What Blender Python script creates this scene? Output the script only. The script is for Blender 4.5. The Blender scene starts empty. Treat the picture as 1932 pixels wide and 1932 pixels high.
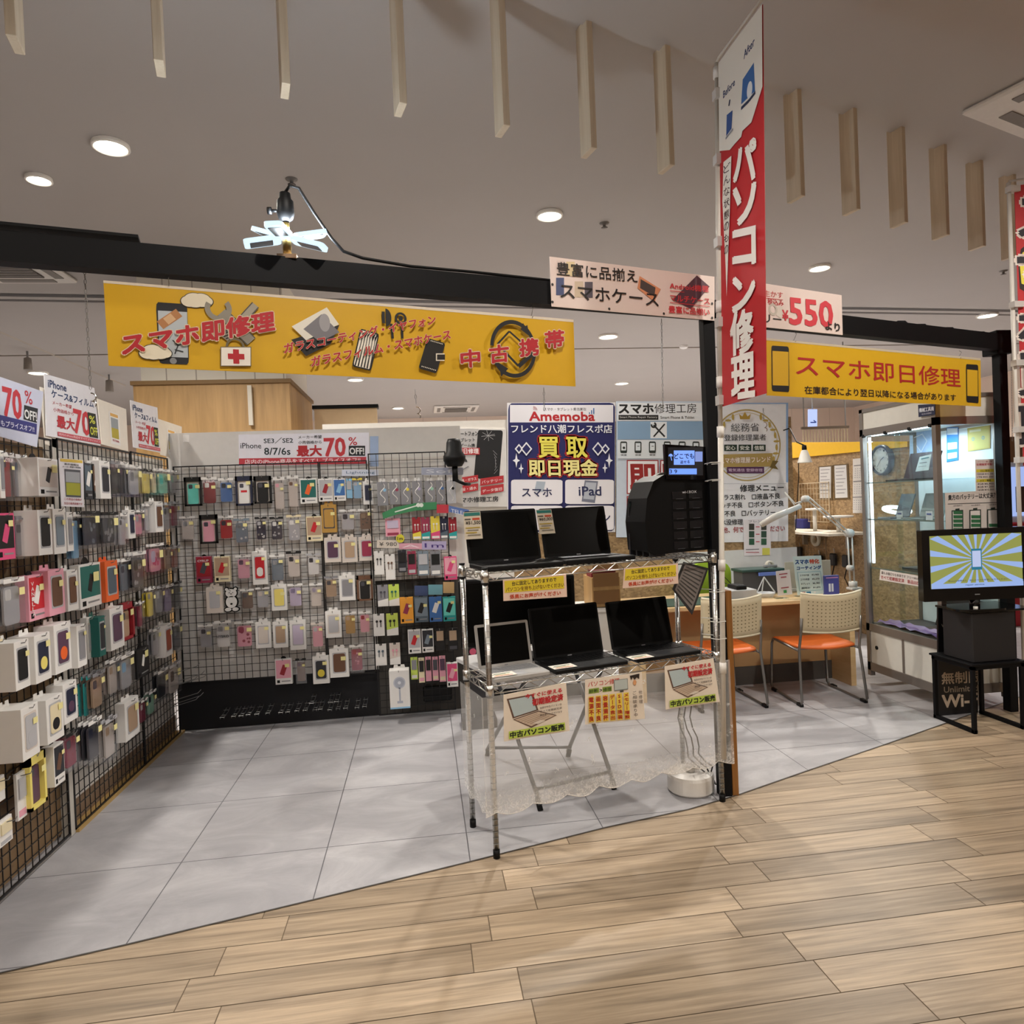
import bpy, math, random
from mathutils import Vector, Matrix
random.seed(7)
SC = bpy.context.scene
COL = SC.collection
# ------------------------------------------------------------------ camera (24 mm phone lens, eye height 1.45 m)
CAM = Vector((1.06631871, -3.02094986, 1.4530707)); FPX = 1288.17
R_ = Vector((0.99048551, -0.13112374, -0.04177349)); U_ = Vector((0.04306175, 0.00700349, 0.99904787)); F_ = Vector((0.13070634, 0.99134127, -0.01258327))
cam_d = bpy.data.cameras.new('camera'); cam_d.sensor_width = 36; cam_d.lens = 36*FPX/1932; cam_d.clip_start = .05; cam_d.clip_end = 80
cam = bpy.data.objects.new('camera', cam_d); COL.objects.link(cam)
cam.matrix_world = Matrix(((R_.x, U_.x, -F_.x, CAM.x), (R_.y, U_.y, -F_.y, CAM.y), (R_.z, U_.z, -F_.z, CAM.z), (0, 0, 0, 1)))
SC.camera = cam
# ------------------------------------------------------------------ world and exposure
SC.view_settings.view_transform = 'Standard'; SC.view_settings.look = 'None'; SC.view_settings.gamma = 1; SC.view_settings.use_curve_mapping = False
SC.view_settings.exposure = -0.10
SC.cycles.transparent_max_bounces = 48; SC.cycles.max_bounces = 10; SC.cycles.diffuse_bounces = 5
w = bpy.data.worlds.new('world'); SC.world = w; w.use_nodes = True
w.node_tree.nodes['Background'].inputs[0].default_value = (1, .95, .9, 1); w.node_tree.nodes['Background'].inputs[1].default_value = 0.55
WARM = (1, .93, .84); COOL = (.80, .90, 1.0)
def lamp(kind, loc, power, colr, size=.1, aim=(0, 0, -1), spot=2.4, blend=.6):
    l = bpy.data.lights.new('lamp', kind); l.energy = power; l.color = colr
    if kind == 'AREA': l.shape = 'DISK'; l.size = size
    elif kind == 'SPOT': l.spot_size = spot; l.spot_blend = blend; l.shadow_soft_size = size
    else: l.shadow_soft_size = size
    o = bpy.data.objects.new('lamp', l); COL.objects.link(o); o.location = loc
    o.rotation_euler = Vector(aim).to_track_quat('-Z', 'Y').to_euler(); return o
CEIL = 3.9
# recessed ceiling downlights: (x, y, watts, ring radius)
DOWN = [(-.84, 1.75, 75, .10), (-1.52, 2.23, 30, .075), (2.25, 2.71, 75, .10), (5.49, 3.96, 75, .10), (9.3, 5.9, 60, .12), (3.94, 6.93, 80, .13),
        (5.36, 10.97, 80, .13), (-.06, 10.04, 80, .13), (.6, 13.84, 60, .13), (-5.0, 8.97, 80, .13), (10.6, 10.5, 80, .13), (8.2, 9.2, 80, .13),
        (-1.6, -1.4, 90, .10), (1.4, -1.9, 80, .10), (4.2, -1.1, 100, .10), (-1.4, -5, 90, .10), (2.4, -5.2, 90, .10), (6.5, -3.6, 90, .10)]  # out of view behind and above the camera, added to light the walkway
for x, y, p, r in DOWN:
    if y > 6: p *= 2.6
    lamp('SPOT', (x, y, CEIL-.03), p*6.2, WARM, .07, spot=2.6, blend=.5)
# the five-blade LED bulb standing on the black beam: cool, and the strongest light in the booth
LED = Vector((.612, -.385, 2.50))
lamp('POINT', LED+Vector((0, 0, -.0)), 56, COOL, .07)
lamp('POINT', LED+Vector((.09, .05, .0)), 20, COOL, .04)

# ------------------------------------------------------------------ rays through known planes (used only to measure positions on real walls and signs)
def P(u, v, x=None, y=None, z=None, d=None):
    r = F_ + R_*((u-966)/FPX) - U_*((v-966)/FPX)
    if x is not None: d = (x-CAM.x)/r.x
    elif y is not None: d = (y-CAM.y)/r.y
    elif z is not None: d = (z-CAM.z)/r.z
    return CAM + r*d
def PP(u, v, A, N):
    r = F_ + R_*((u-966)/FPX) - U_*((v-966)/FPX)
    return CAM + r*((Vector(A)-CAM).dot(Vector(N))/r.dot(Vector(N)))
# ------------------------------------------------------------------ materials
def lin(h):
    h = h.lstrip('#'); c = [int(h[i:i+2], 16)/255 for i in (0, 2, 4)]
    return tuple(((x+.055)/1.055)**2.4 if x > .04045 else x/12.92 for x in c)
MC = {}
def M(h, rough=.55, metal=0, emit=0, alpha=1, var=.05, scale=25, spec=.5):
    k = (h, rough, metal, emit, alpha, var, scale, spec)
    if k in MC: return MC[k]
    m = bpy.data.materials.new('paint_'+h.lstrip('#')); m.use_nodes = True; nt = m.node_tree; b = nt.nodes['Principled BSDF']
    c = lin(h)
    if var and not emit:
        n = nt.nodes.new('ShaderNodeTexNoise'); n.inputs['Scale'].default_value = scale; n.inputs['Detail'].default_value = 2
        tc = nt.nodes.new('ShaderNodeTexCoord'); nt.links.new(tc.outputs['Object'], n.inputs['Vector'])
        r = nt.nodes.new('ShaderNodeMapRange'); r.inputs[3].default_value = 1-var; r.inputs[4].default_value = 1+var; nt.links.new(n.outputs['Fac'], r.inputs[0])
        mx = nt.nodes.new('ShaderNodeVectorMath'); mx.operation = 'SCALE'; mx.inputs[0].default_value = c; nt.links.new(r.outputs[0], mx.inputs['Scale'])
        nt.links.new(mx.outputs[0], b.inputs['Base Color'])
    b.inputs['Base Color'].default_value = (*c, 1); b.inputs['Roughness'].default_value = rough; b.inputs['Metallic'].default_value = metal; b.inputs['Specular IOR Level'].default_value = spec
    if emit: b.inputs['Base Color'].default_value = (.02, .02, .02, 1); b.inputs['Emission Color'].default_value = (*c, 1); b.inputs['Emission Strength'].default_value = emit
    if alpha < 1: b.inputs['Alpha'].default_value = alpha
    MC[k] = m; return m
def texmat(name, build, rough=.5):
    m = bpy.data.materials.new(name); m.use_nodes = True; nt = m.node_tree; b = nt.nodes['Principled BSDF']; b.inputs['Roughness'].default_value = rough
    build(nt, b, nt.nodes.new, nt.links.new); return m
def ramp(nt, stops):
    r = nt.nodes.new('ShaderNodeValToRGB'); e = r.color_ramp.elements
    e[0].position, e[0].color = stops[0][0], (*lin(stops[0][1]), 1); e[1].position, e[1].color = stops[-1][0], (*lin(stops[-1][1]), 1)
    for p, c in stops[1:-1]:
        x = e.new(p); x.color = (*lin(c), 1)
    return r
def coords(nt, sc=(1, 1, 1), rot=(0, 0, 0)):
    t = nt.nodes.new('ShaderNodeTexCoord'); mp = nt.nodes.new('ShaderNodeMapping'); mp.inputs['Scale'].default_value = sc; mp.inputs['Rotation'].default_value = rot
    nt.links.new(t.outputs['Object'], mp.inputs[0]); return mp.outputs[0]
def wood(name, c0, c1, sc, contrast=.5, rough=.45, attr=False):
    def f(nt, b, N, L):
        co = coords(nt, sc)
        n = N('ShaderNodeTexNoise'); n.inputs['Scale'].default_value = 1; n.inputs['Detail'].default_value = 6; n.inputs['Roughness'].default_value = .65; n.inputs['Distortion'].default_value = .5
        r = ramp(nt, [(.5-contrast/2, c0), (.5+contrast/2, c1)]); L(n.outputs['Fac'], r.inputs[0])
        if attr:
            a = N('ShaderNodeAttribute'); a.attribute_name = 'tone'
            av = N('ShaderNodeVectorMath'); av.operation = 'MULTIPLY_ADD'; av.inputs[1].default_value = (37, 91, 0); L(a.outputs['Fac'], av.inputs[0]); L(co, av.inputs[2]); L(av.outputs[0], n.inputs['Vector'])
            mr = N('ShaderNodeMapRange'); mr.inputs[3].default_value = .74; mr.inputs[4].default_value = 1.12; L(a.outputs['Fac'], mr.inputs[0])
            k = N('ShaderNodeTexNoise'); k.inputs['Scale'].default_value = .42; k.inputs['Detail'].default_value = 7; k.inputs['Distortion'].default_value = .6; L(av.outputs[0], k.inputs['Vector'])
            kr = N('ShaderNodeMapRange'); kr.inputs[1].default_value = .34; kr.inputs[2].default_value = .50; kr.inputs[3].default_value = .68; kr.inputs[4].default_value = 1; L(k.outputs['Fac'], kr.inputs[0])
            mm = N('ShaderNodeMath'); mm.operation = 'MULTIPLY'; L(mr.outputs[0], mm.inputs[0]); L(kr.outputs[0], mm.inputs[1])
            s = N('ShaderNodeVectorMath'); s.operation = 'SCALE'; L(r.outputs[0], s.inputs[0]); L(mm.outputs[0], s.inputs['Scale']); L(s.outputs[0], b.inputs['Base Color'])
        else:
            L(co, n.inputs['Vector']); L(r.outputs[0], b.inputs['Base Color'])
    return texmat(name, f, rough)
def osb_f(nt, b, N, L):
    co = coords(nt, (14, 14, 22)); v = N('ShaderNodeTexVoronoi'); v.inputs['Scale'].default_value = 3.0; v.inputs['Randomness'].default_value = 1
    n = N('ShaderNodeTexNoise'); n.inputs['Scale'].default_value = 1.3; n.inputs['Detail'].default_value = 4
    mx = N('ShaderNodeMixRGB'); mx.inputs[0].default_value = .55; L(co, n.inputs['Vector']); L(co, v.inputs['Vector']); L(v.outputs['Color'], mx.inputs[1]); L(n.outputs['Color'], mx.inputs[2])
    bw = N('ShaderNodeRGBToBW'); L(mx.outputs[0], bw.inputs[0]); r = ramp(nt, [(.25, '7a6244'), (.5, '9a7e59'), (.75, 'b3966e')]); L(bw.outputs[0], r.inputs[0]); L(r.outputs[0], b.inputs['Base Color'])
OSB = texmat('oriented_strand_board', osb_f, .6)
def panel_f(step, gap, c, g, axis=0):
    def f(nt, b, N, L):
        co = coords(nt); sp = N('ShaderNodeSeparateXYZ'); L(co, sp.inputs[0]); m = N('ShaderNodeMath'); m.operation = 'MODULO'; m.inputs[1].default_value = step
        ad = N('ShaderNodeMath'); ad.operation = 'ADD'; ad.inputs[1].default_value = 100*step; L(sp.outputs[axis], ad.inputs[0]); L(ad.outputs[0], m.inputs[0])
        lt = N('ShaderNodeMath'); lt.operation = 'LESS_THAN'; lt.inputs[1].default_value = gap; L(m.outputs[0], lt.inputs[0])
        mx = N('ShaderNodeMixRGB'); mx.inputs[1].default_value = (*lin(c), 1); mx.inputs[2].default_value = (*lin(g), 1); L(lt.outputs[0], mx.inputs[0]); L(mx.outputs[0], b.inputs['Base Color'])
    return f
def tile_f(nt, b, N, L):
    co = coords(nt); sp = N('ShaderNodeSeparateXYZ'); L(co, sp.inputs[0]); outs = []
    for ax in (0, 1):
        ad = N('ShaderNodeMath'); ad.operation = 'ADD'; ad.inputs[1].default_value = 60.0022; L(sp.outputs[ax], ad.inputs[0])
        m = N('ShaderNodeMath'); m.operation = 'MODULO'; m.inputs[1].default_value = .6; L(ad.outputs[0], m.inputs[0])
        lt = N('ShaderNodeMath'); lt.operation = 'LESS_THAN'; lt.inputs[1].default_value = .0045; L(m.outputs[0], lt.inputs[0]); outs.append(lt)
    mxx = N('ShaderNodeMath'); mxx.operation = 'MAXIMUM'; L(outs[0].outputs[0], mxx.inputs[0]); L(outs[1].outputs[0], mxx.inputs[1])
    n = N('ShaderNodeTexNoise'); n.inputs['Scale'].default_value = 2.2; n.inputs['Detail'].default_value = 8; n.inputs['Roughness'].default_value = .65; n.inputs['Distortion'].default_value = .8
    mp = N('ShaderNodeMapping'); mp.inputs['Scale'].default_value = (1, 2, 1); L(co, mp.inputs[0]); L(mp.outputs[0], n.inputs['Vector'])
    r = ramp(nt, [(.3, '9a999d'), (.5, 'aaa9ad'), (.7, 'bebdc0')]); L(n.outputs['Fac'], r.inputs[0])
    mx = N('ShaderNodeMixRGB'); mx.inputs[2].default_value = (*lin('5a5a5e'), 1); L(mxx.outputs[0], mx.inputs[0]); L(r.outputs[0], mx.inputs[1]); L(mx.outputs[0], b.inputs['Base Color'])
TILE = texmat('grey_stone_tile', tile_f, .42)
PLANK = wood('wood_look_floor_tile', '93806a', 'cab498', (2.2, 52, 1), .46, .42, True)
LWOOD = wood('light_wood_laminate', 'c9a878', 'd9bd90', (3, 3, 30), .5, .45)
OAK = wood('oak_veneer', '9c7a4c', 'b8935f', (14, 14, 1.2), .4, .5)
FIN = wood('pale_ash_wood', 'bfae94', 'dacdb6', (25, 25, 1.5), .5, .6)
CEILM = M('aca7a3', .85, var=.03, scale=1.5)
WHITE = M('e9e8e6', .5); BLACK = M('09090a', .5, spec=.25); BLACKG = M('08080a', .12, var=0); CHROME = M('cfcdc8', .22, 1, var=.03); STEEL = M('9a9a98', .35, .8); GREY = M('8d8d8e', .5); WIRE = M('1b1b1d', .4, .3); PAPER = M('e8e4de', .6)
GLASS = bpy.data.materials.new('clear_glass'); GLASS.use_nodes = True
def _g(nt, tint, rough, ior, fac):
    nt.nodes.clear(); o = nt.nodes.new('ShaderNodeOutputMaterial'); t = nt.nodes.new('ShaderNodeBsdfTransparent'); t.inputs[0].default_value = (*tint, 1); g = nt.nodes.new('ShaderNodeBsdfGlossy'); g.inputs['Roughness'].default_value = rough
    lw = nt.nodes.new('ShaderNodeLayerWeight'); lw.inputs[0].default_value = .5; fr = nt.nodes.new('ShaderNodeMath'); fr.operation = 'POWER'; fr.inputs[1].default_value = 5; nt.links.new(lw.outputs['Facing'], fr.inputs[0]); mx = nt.nodes.new('ShaderNodeMixShader')
    ad = nt.nodes.new('ShaderNodeMath'); ad.operation = 'ADD'; ad.inputs[1].default_value = fac; nt.links.new(fr.outputs[0], ad.inputs[0]); nt.links.new(ad.outputs[0], mx.inputs[0])
    nt.links.new(t.outputs[0], mx.inputs[1]); nt.links.new(g.outputs[0], mx.inputs[2]); nt.links.new(mx.outputs[0], o.inputs[0])
_g(GLASS.node_tree, (.93, .97, .96), .02, 1.4, .03)
PLAST = bpy.data.materials.new('clear_plastic'); PLAST.use_nodes = True; _g(PLAST.node_tree, (.97, .97, .98), .14, 1.45, .10)
# ------------------------------------------------------------------ mesh builder
class MB:
    def __init__(s): s.v = []; s.f = []; s.m = []; s.mats = []; s.sm = []; s.T = None
    def mi(s, mat):
        if mat not in s.mats: s.mats.append(mat)
        return s.mats.index(mat)
    def add(s, vs, fs, mat, smooth=False):
        b = len(s.v); i = s.mi(mat)
        for p in vs:
            p = Vector(p); s.v.append(s.T @ p if s.T else p)
        for f in fs: s.f.append([b+k for k in f]); s.m.append(i); s.sm.append(smooth)
        return s
    def box(s, lo, hi, mat, bev=0):
        x0, y0, z0 = lo; x1, y1, z1 = hi
        if bev:   # chamfered along the vertical and horizontal edges
            b = min(bev, abs(x1-x0)/3, abs(y1-y0)/3, abs(z1-z0)/3); vs = []; fs = []
            import itertools
            idx = {}
            for sx, sy, sz in itertools.product((0, 1), repeat=3):
                X = (x0, x1)[sx]; Y = (y0, y1)[sy]; Z = (z0, z1)[sz]; dx, dy, dz = (b, -b)[sx], (b, -b)[sy], (b, -b)[sz]
                for k, p in enumerate(((X, Y+dy, Z+dz), (X+dx, Y, Z+dz), (X+dx, Y+dy, Z))): idx[sx, sy, sz, k] = len(vs); vs.append(p)
                t = [idx[sx, sy, sz, k] for k in range(3)]; fs.append(t if (sx+sy+sz) % 2 else t[::-1])
            for k in range(3):
                o = [i for i in range(3) if i != k]
                for sd in (0, 1):
                    q = []
                    for a, c in ((0, 0), (1, 0), (1, 1), (0, 1)):
                        t = [0, 0, 0]; t[k] = sd; t[o[0]] = a; t[o[1]] = c; q.append(idx[(*t, k)])
                    fs.append(q)
            for k in range(3):
                o = [i for i in range(3) if i != k]
                for a, c in itertools.product((0, 1), repeat=2):
                    q = []
                    for e in (0, 1):
                        t = [0, 0, 0]; t[k] = e; t[o[0]] = a; t[o[1]] = c
                        q.append((idx[(*t, o[0])], idx[(*t, o[1])]))
                    fs.append([q[0][0], q[0][1], q[1][1], q[1][0]])
            return s.add(vs, fs, mat)
        return s.add([(x0, y0, z0), (x1, y0, z0), (x1, y1, z0), (x0, y1, z0), (x0, y0, z1), (x1, y0, z1), (x1, y1, z1), (x0, y1, z1)],
                     [(0, 3, 2, 1), (4, 5, 6, 7), (0, 1, 5, 4), (1, 2, 6, 5), (2, 3, 7, 6), (3, 0, 4, 7)], mat)
    def tube(s, pts, r, mat, n=6, close=False):
        pts = [Vector(p) for p in pts]; rings = []; vs = []; fs = []; N = len(pts)
        for i, p in enumerate(pts):
            a = pts[i-1] if (i or close) else p; c = pts[(i+1) % N] if (i < N-1 or close) else p
            t = (c-a).normalized(); up = Vector((0, 0, 1)) if abs(t.z) < .9 else Vector((1, 0, 0))
            x = t.cross(up).normalized(); y = t.cross(x)
            rr = r[i] if isinstance(r, (list, tuple)) else r
            for k in range(n):
                g = 2*math.pi*k/n; vs.append(p+x*math.cos(g)*rr+y*math.sin(g)*rr)
        for i in range(N-1+(1 if close else 0)):
            j = (i+1) % N
            for k in range(n): fs.append((i*n+k, i*n+(k+1) % n, j*n+(k+1) % n, j*n+k))
        if not close: fs.append(tuple(range(n-1, -1, -1))); fs.append(tuple((N-1)*n+k for k in range(n)))
        return s.add(vs, fs, mat, n > 5)
    def cyl(s, a, b, r, mat, n=16, r2=None):
        return s.tube([a, b], [r, r if r2 is None else r2], mat, n)
    def lathe(s, prof, mat, n=24, o=(0, 0, 0)):
        vs = []; fs = []
        for (r, z) in prof:
            for k in range(n): g = 2*math.pi*k/n; vs.append((o[0]+r*math.cos(g), o[1]+r*math.sin(g), o[2]+z))
        for i in range(len(prof)-1):
            for k in range(n): fs.append((i*n+k, i*n+(k+1) % n, (i+1)*n+(k+1) % n, (i+1)*n+k))
        return s.add(vs, fs, mat, True)
    def prism(s, poly, O, X, Y, Z, mat, smooth=False):   # poly in the X,Y frame at O, extruded by Z
        O, X, Y, Z = map(Vector, (O, X, Y, Z)); n = len(poly)
        vs = [O+X*a+Y*b for a, b in poly]; vs += [p+Z for p in vs]
        fs = [tuple(range(n-1, -1, -1)), tuple(range(n, 2*n))]+[(i, (i+1) % n, n+(i+1) % n, n+i) for i in range(n)]
        return s.add(vs, fs, mat, smooth)
    def build(s, name, parent=None, loc=None, kind=None, stuff=False):
        me = bpy.data.meshes.new(name); o = bpy.data.objects.new(name, me); COL.objects.link(o)
        L = Vector(loc) if loc is not None else Vector((0, 0, 0))
        if parent is not None:
            o.parent = parent; q = parent; L = Vector((0, 0, 0))
            while q is not None: L = L+Vector(q.location); q = q.parent
        elif loc is not None: o.location = L
        me.from_pydata([tuple(p-L) for p in s.v], [], s.f)
        for m in s.mats: me.materials.append(m)
        me.polygons.foreach_set('material_index', s.m); me.polygons.foreach_set('use_smooth', s.sm); me.update()
        if kind: o['kind'] = kind
        return o
def tag(o, label, cat, group=None):
    o['label'] = label; o['category'] = cat
    if group: o['group'] = group
    return o
def thing(name, loc, label, cat, group=None, rz=0):
    o = bpy.data.objects.new(name, None); o.empty_display_size = .05; COL.objects.link(o); o.location = loc; o.rotation_euler = (0, 0, rz)
    return tag(o, label, cat, group)
def dup(root, loc, rz, label=None, group=None):
    def cp(o, par):
        c = o.copy(); COL.objects.link(c); c.parent = par
        for ch in kids.get(o.name, []): cp(ch, c)
        return c
    kids = {}
    for o in bpy.data.objects:
        if o.parent: kids.setdefault(o.parent.name, []).append(o)
    r = cp(root, None); r.location = loc; r.rotation_euler = (0, 0, rz)
    if label: r['label'] = label
    if group: r['group'] = group
    return r
def struct(name, mb, loc=None): return mb.build(name, None, loc, 'structure')
def rrect(x0, y0, x1, y1, r, n=4):
    r = min(r, (x1-x0)/2.01, (y1-y0)/2.01); pts = []
    for cx, cy, a0 in ((x1-r, y1-r, 0), (x0+r, y1-r, 90), (x0+r, y0+r, 180), (x1-r, y0+r, 270)):
        for k in range(n+1): a = math.radians(a0+90*k/n); pts.append((cx+r*math.cos(a), cy+r*math.sin(a)))
    return pts
# ------------------------------------------------------------------ lettering
TC = {}
def text_geo(t, off=0.0):
    k = (t, off)
    if k in TC: return TC[k]
    cu = bpy.data.curves.new('t', 'FONT'); cu.body = t; cu.size = 1; cu.resolution_u = 2; cu.offset = off
    o = bpy.data.objects.new('t', cu); COL.objects.link(o); dg = bpy.context.evaluated_depsgraph_get()
    me = bpy.data.meshes.new_from_object(o.evaluated_get(dg)); vs = [(q.co.x, q.co.y) for q in me.vertices]; fs = [tuple(p.vertices) for p in me.polygons]
    bpy.data.objects.remove(o); bpy.data.curves.remove(cu); bpy.data.meshes.remove(me)
    if not vs: vs = [(0, 0)]
    xs = [a for a, _ in vs]; ys = [b for _, b in vs]; TC[k] = (vs, fs, min(xs), max(xs), min(ys), max(ys)); return TC[k]
class Sheet:
    """flat print on a board: O is the lower-left corner, X to the right, Y up, N towards the reader"""
    def __init__(s, O, X, Y, m=None, lift=.0012):
        s.O = Vector(O); s.X = Vector(X).normalized(); s.Y = Vector(Y).normalized(); s.N = s.X.cross(s.Y).normalized(); s.mb = MB(); s.k = lift; s.map = m or (lambda u, v: (u, v))
    @staticmethod
    def at(O, X, Y, lift=.0012):      # coordinates are measured by sight lines on the sheet's own plane
        s = Sheet(O, X, Y, None, lift); n = s.N
        def mp(u, v):
            p = PP(u, v, s.O, n)-s.O; return (p.dot(s.X), p.dot(s.Y))
        s.map = mp; return s
    def pt(s, a, b, k=None): return s.O+s.X*a+s.Y*b+s.N*(s.k if k is None else k)
    def face(s, pts, mat, raw=False):
        s.k += .00018; q = [p if raw else s.map(*p) for p in pts]
        s.mb.add([s.pt(a, b) for a, b in q], [tuple(range(len(q)))], mat); return s
    def rect(s, u0, v0, u1, v1, c): return s.face([(u0, v0), (u1, v0), (u1, v1), (u0, v1)], mm(c))
    def poly(s, pts, c): return s.face(pts, mm(c))
    def line(s, pts, w, c):
        s.k += .00018; q = [s.map(*p) for p in pts]
        for (a, b), (c2, d) in zip(q, q[1:]):
            L = math.hypot(c2-a, d-b) or 1e-6; nx, ny = -(d-b)/L*w/2, (c2-a)/L*w/2
            s.mb.add([s.pt(a+nx, b+ny), s.pt(a-nx, b-ny), s.pt(c2-nx, d-ny), s.pt(c2+nx, d+ny)], [(0, 1, 2, 3)], mm(c))
        return s
    def disc(s, u, v, r, c, r0=0, ry=None, n=28, a0=0, a1=360):
        s.k += .00018; a, b = s.map(u, v); ry = ry or r; vs = []; fs = []
        for k in range(n+1):
            g = math.radians(a0+(a1-a0)*k/n); vs += [s.pt(a+r*math.cos(g), b+ry*math.sin(g)), s.pt(a+r0*math.cos(g), b+r0*ry/r*math.sin(g))]
        for k in range(n): fs.append((2*k, 2*k+1, 2*k+3, 2*k+2))
        s.mb.add(vs, fs, mm(c)); return s
    def text(s, t, u0, v0, u1, v1, h, c, bold=.015, out=None, ow=.06):
        """baseline from (u0,v0) to (u1,v1), letter height h measured upwards in the same units"""
        a = s.map(u0, v0); b = s.map(u1, v1); sg = -1 if s.map(0, 1)[1] < s.map(0, 0)[1] else 1
        d = s.map(u0, v0+sg*h); H = abs(d[1]-a[1])
        vs, fs, x0, x1, y0, y1 = text_geo(t); W, Hh = (x1-x0) or 1, (y1-y0) or 1; sc = H/Hh; q = []
        if out: s.k += .00018; q += [(s.k, (bold+ow)*sc*math.cos(g), (bold+ow)*sc*math.sin(g), out) for g in [k*math.pi/4 for k in range(8)]]
        s.k += .00018; q += [(s.k+1e-6*k, bold*sc*dx, bold*sc*dy, c) for k, (dx, dy) in enumerate(((-.7, -.7), (.7, -.7), (.7, .7), (-.7, .7), (0, 0)) if bold > .006 else ((0, 0),))]
        for kk, ox, oy, col in q:
            s.mb.add([s.pt(a[0]+(b[0]-a[0])*(x-x0)/W+ox, a[1]+(b[1]-a[1])*(x-x0)/W+H*(y-y0)/Hh+oy, kk) for x, y in vs], fs, mm(col))
        return s
    def vtext(s, t, u, v0, v1, wd, c, bold=.02, slant=0, out=None):
        n = len(t); st = (v1-v0)/n; g = .10
        for i, ch in enumerate(t):
            if ch == 'ー': ch = '丨'
            _, _, x0, x1, y0, y1 = text_geo(ch); em = min(1.0, .95/max(x1-x0, .01)); fw, fh = min(1, (x1-x0)/.9), min(1, (y1-y0)/.9); a = v0+st*(i+.5); u_ = u+slant*(i/n); hh = abs(st)*(1-2*g)*fh
            s.text(ch, u_-wd/2*fw, a+(hh/2 if st > 0 else -hh/2), u_+wd/2*fw, a+(hh/2 if st > 0 else -hh/2), hh, c, bold, out)
        return s
    def done(s, parent, name='print'): return s.mb.build(name, parent)
def mm(c): return c if not isinstance(c, str) else M(c, .6, var=0)
def board(name, O, X, Y, wd, ht, th, mat, label, cat, group=None, mode='px', lift=.0008):
    """a stiff board as a thing: returns (root, sheet)"""
    X = Vector(X).normalized(); Y = Vector(Y).normalized(); N = X.cross(Y); O = Vector(O)
    r = thing(name, O+X*wd/2, label, cat, group)
    MB().prism([(0, 0), (wd, 0), (wd, ht), (0, ht)], O-N*th, X, Y, N*th, mat).build('board', r)
    sh = Sheet.at(O, X, Y, lift) if mode == 'px' else Sheet(O, X, Y, None, lift)
    return r, sh
def pboard(name, corners, A, N, th, mat, label, cat, group=None):
    """a board whose outline is measured on the plane through A with normal N; corners tl,tr,br,bl"""
    N = Vector(N).normalized(); pts = [PP(u, v, A, N) for u, v in corners]; O = pts[-1]; X = N.cross(Vector((0, 0, 1))).normalized()*-1
    X = Vector((0, 0, 1)).cross(N).normalized(); Y = N.cross(X).normalized()
    loc = sum(pts, Vector())/len(pts); loc.z = min(p.z for p in pts)
    r = thing(name, loc, label, cat, group)
    MB().prism([((p-O).dot(X), (p-O).dot(Y)) for p in pts], O-N*th, X, Y, N*th, mat).build('board', r)
    return r, Sheet.at(O, X, Y, .0008)
# ================================================================== STRUCTURE
RNG = random.Random(3)
# wood-look floor tiles laid in staggered rows 0.143 m wide
BX = [(-9, -3.2), (-4, -1.55), (-.35, -.62), (-.01, -.548), (.6, -.40), (1.2, -.25), (1.8, -.09), (2.23, .0), (2.51, .09), (2.98, .28), (3.57, .51), (4.19, .76), (6, 1.5), (9, 2.8), (14, 5.0)]
mb = MB(); known = {0: 2.352, 1: 1.32, 2: 1.415, 3: 1.236, 4: 1.165, 5: 1.30}; tones = []
for k in range(-36, 40):
    y1 = -.195-.1433*k; y0 = y1-.1433; x0 = known.get(k, RNG.uniform(0, .885))-.885*12; n = 0
    if y0 < -6.2: break
    x = x0
    while x < 14:
        if x > -9.5:
            yb = max((b+(c-b)*0 for (a, b), (a2, c) in zip(BX, BX[1:]) if a <= x+.9 and a2 >= x), default=9)+.9*.5+.3
            if y0 < yb: mb.add([(x+.0018, y0+.0016, 0), (x+.8832, y0+.0016, 0), (x+.8832, y1-.0016, 0), (x+.0018, y1-.0016, 0)], [(0, 1, 2, 3)], PLANK); tones.append(RNG.random())
        x += .885
fl = struct('floor', mb); at = fl.data.attributes.new('tone', 'FLOAT', 'FACE'); at.data.foreach_set('value', tones)
struct('floor_base', MB().box((-9, -8, -.05), (14, 16, -.0015), M('6b5b48', .8)))
mb = MB(); poly = [(a, b) for a, b in BX]+[(14, 16), (-9, 16)]
mb.add([(a, b, .0015) for a, b in poly], [tuple(range(len(poly)))], TILE); struct('floor_tiled', mb)
mb = MB(); e = []
for (a, b), (c, d) in zip(BX, BX[1:]):
    L = math.hypot(c-a, d-b); nx, ny = -(d-b)/L*.0035, (c-a)/L*.0035; mb.add([(a-nx, b-ny, .003), (c-nx, d-ny, .003), (c+nx, d+ny, .003), (a+nx, b+ny, .003)], [(0, 1, 2, 3)], M('4a4642', .5))
struct('trim_1', mb)
# ceiling: one high plaster ceiling; the walkway part steps down 3 cm along the fin line
FL = [(-9, -2.9), (.14, -.18), (1.45, .22), (2.02, .42), (3.46, .94), (4.88, 1.50), (5.72, 1.83), (14, 5.1)]
cz = CEIL
mb = MB(); mb.add([(-9, -8, cz), (-9, 16, cz), (14, 16, cz), (14, -8, cz)], [(0, 1, 2, 3)], CEILM); struct('ceiling', mb)
mb = MB(); pts = FL+[(14, -8), (-9, -8)]; n = len(pts)
mb.add([(a, b, cz-.02) for a, b in pts]+[(a, b, cz) for a, b in pts], [tuple(range(n))]+[(i, (i+1) % n, n+(i+1) % n, n+i) for i in range(n)], CEILM); struct('ceiling_walkway', mb)
mb = MB()
for y0, y1, c in ((5.0, 5.1, '3a3838'), (5.22, 5.28, '55504e')):
    mb.add([(-9, y0-.5, cz-.004), (14, y0+.95, cz-.004), (14, y1+.95, cz-.004), (-9, y1-.5, cz-.004)], [(0, 1, 2, 3)], M(c, .6))
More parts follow.
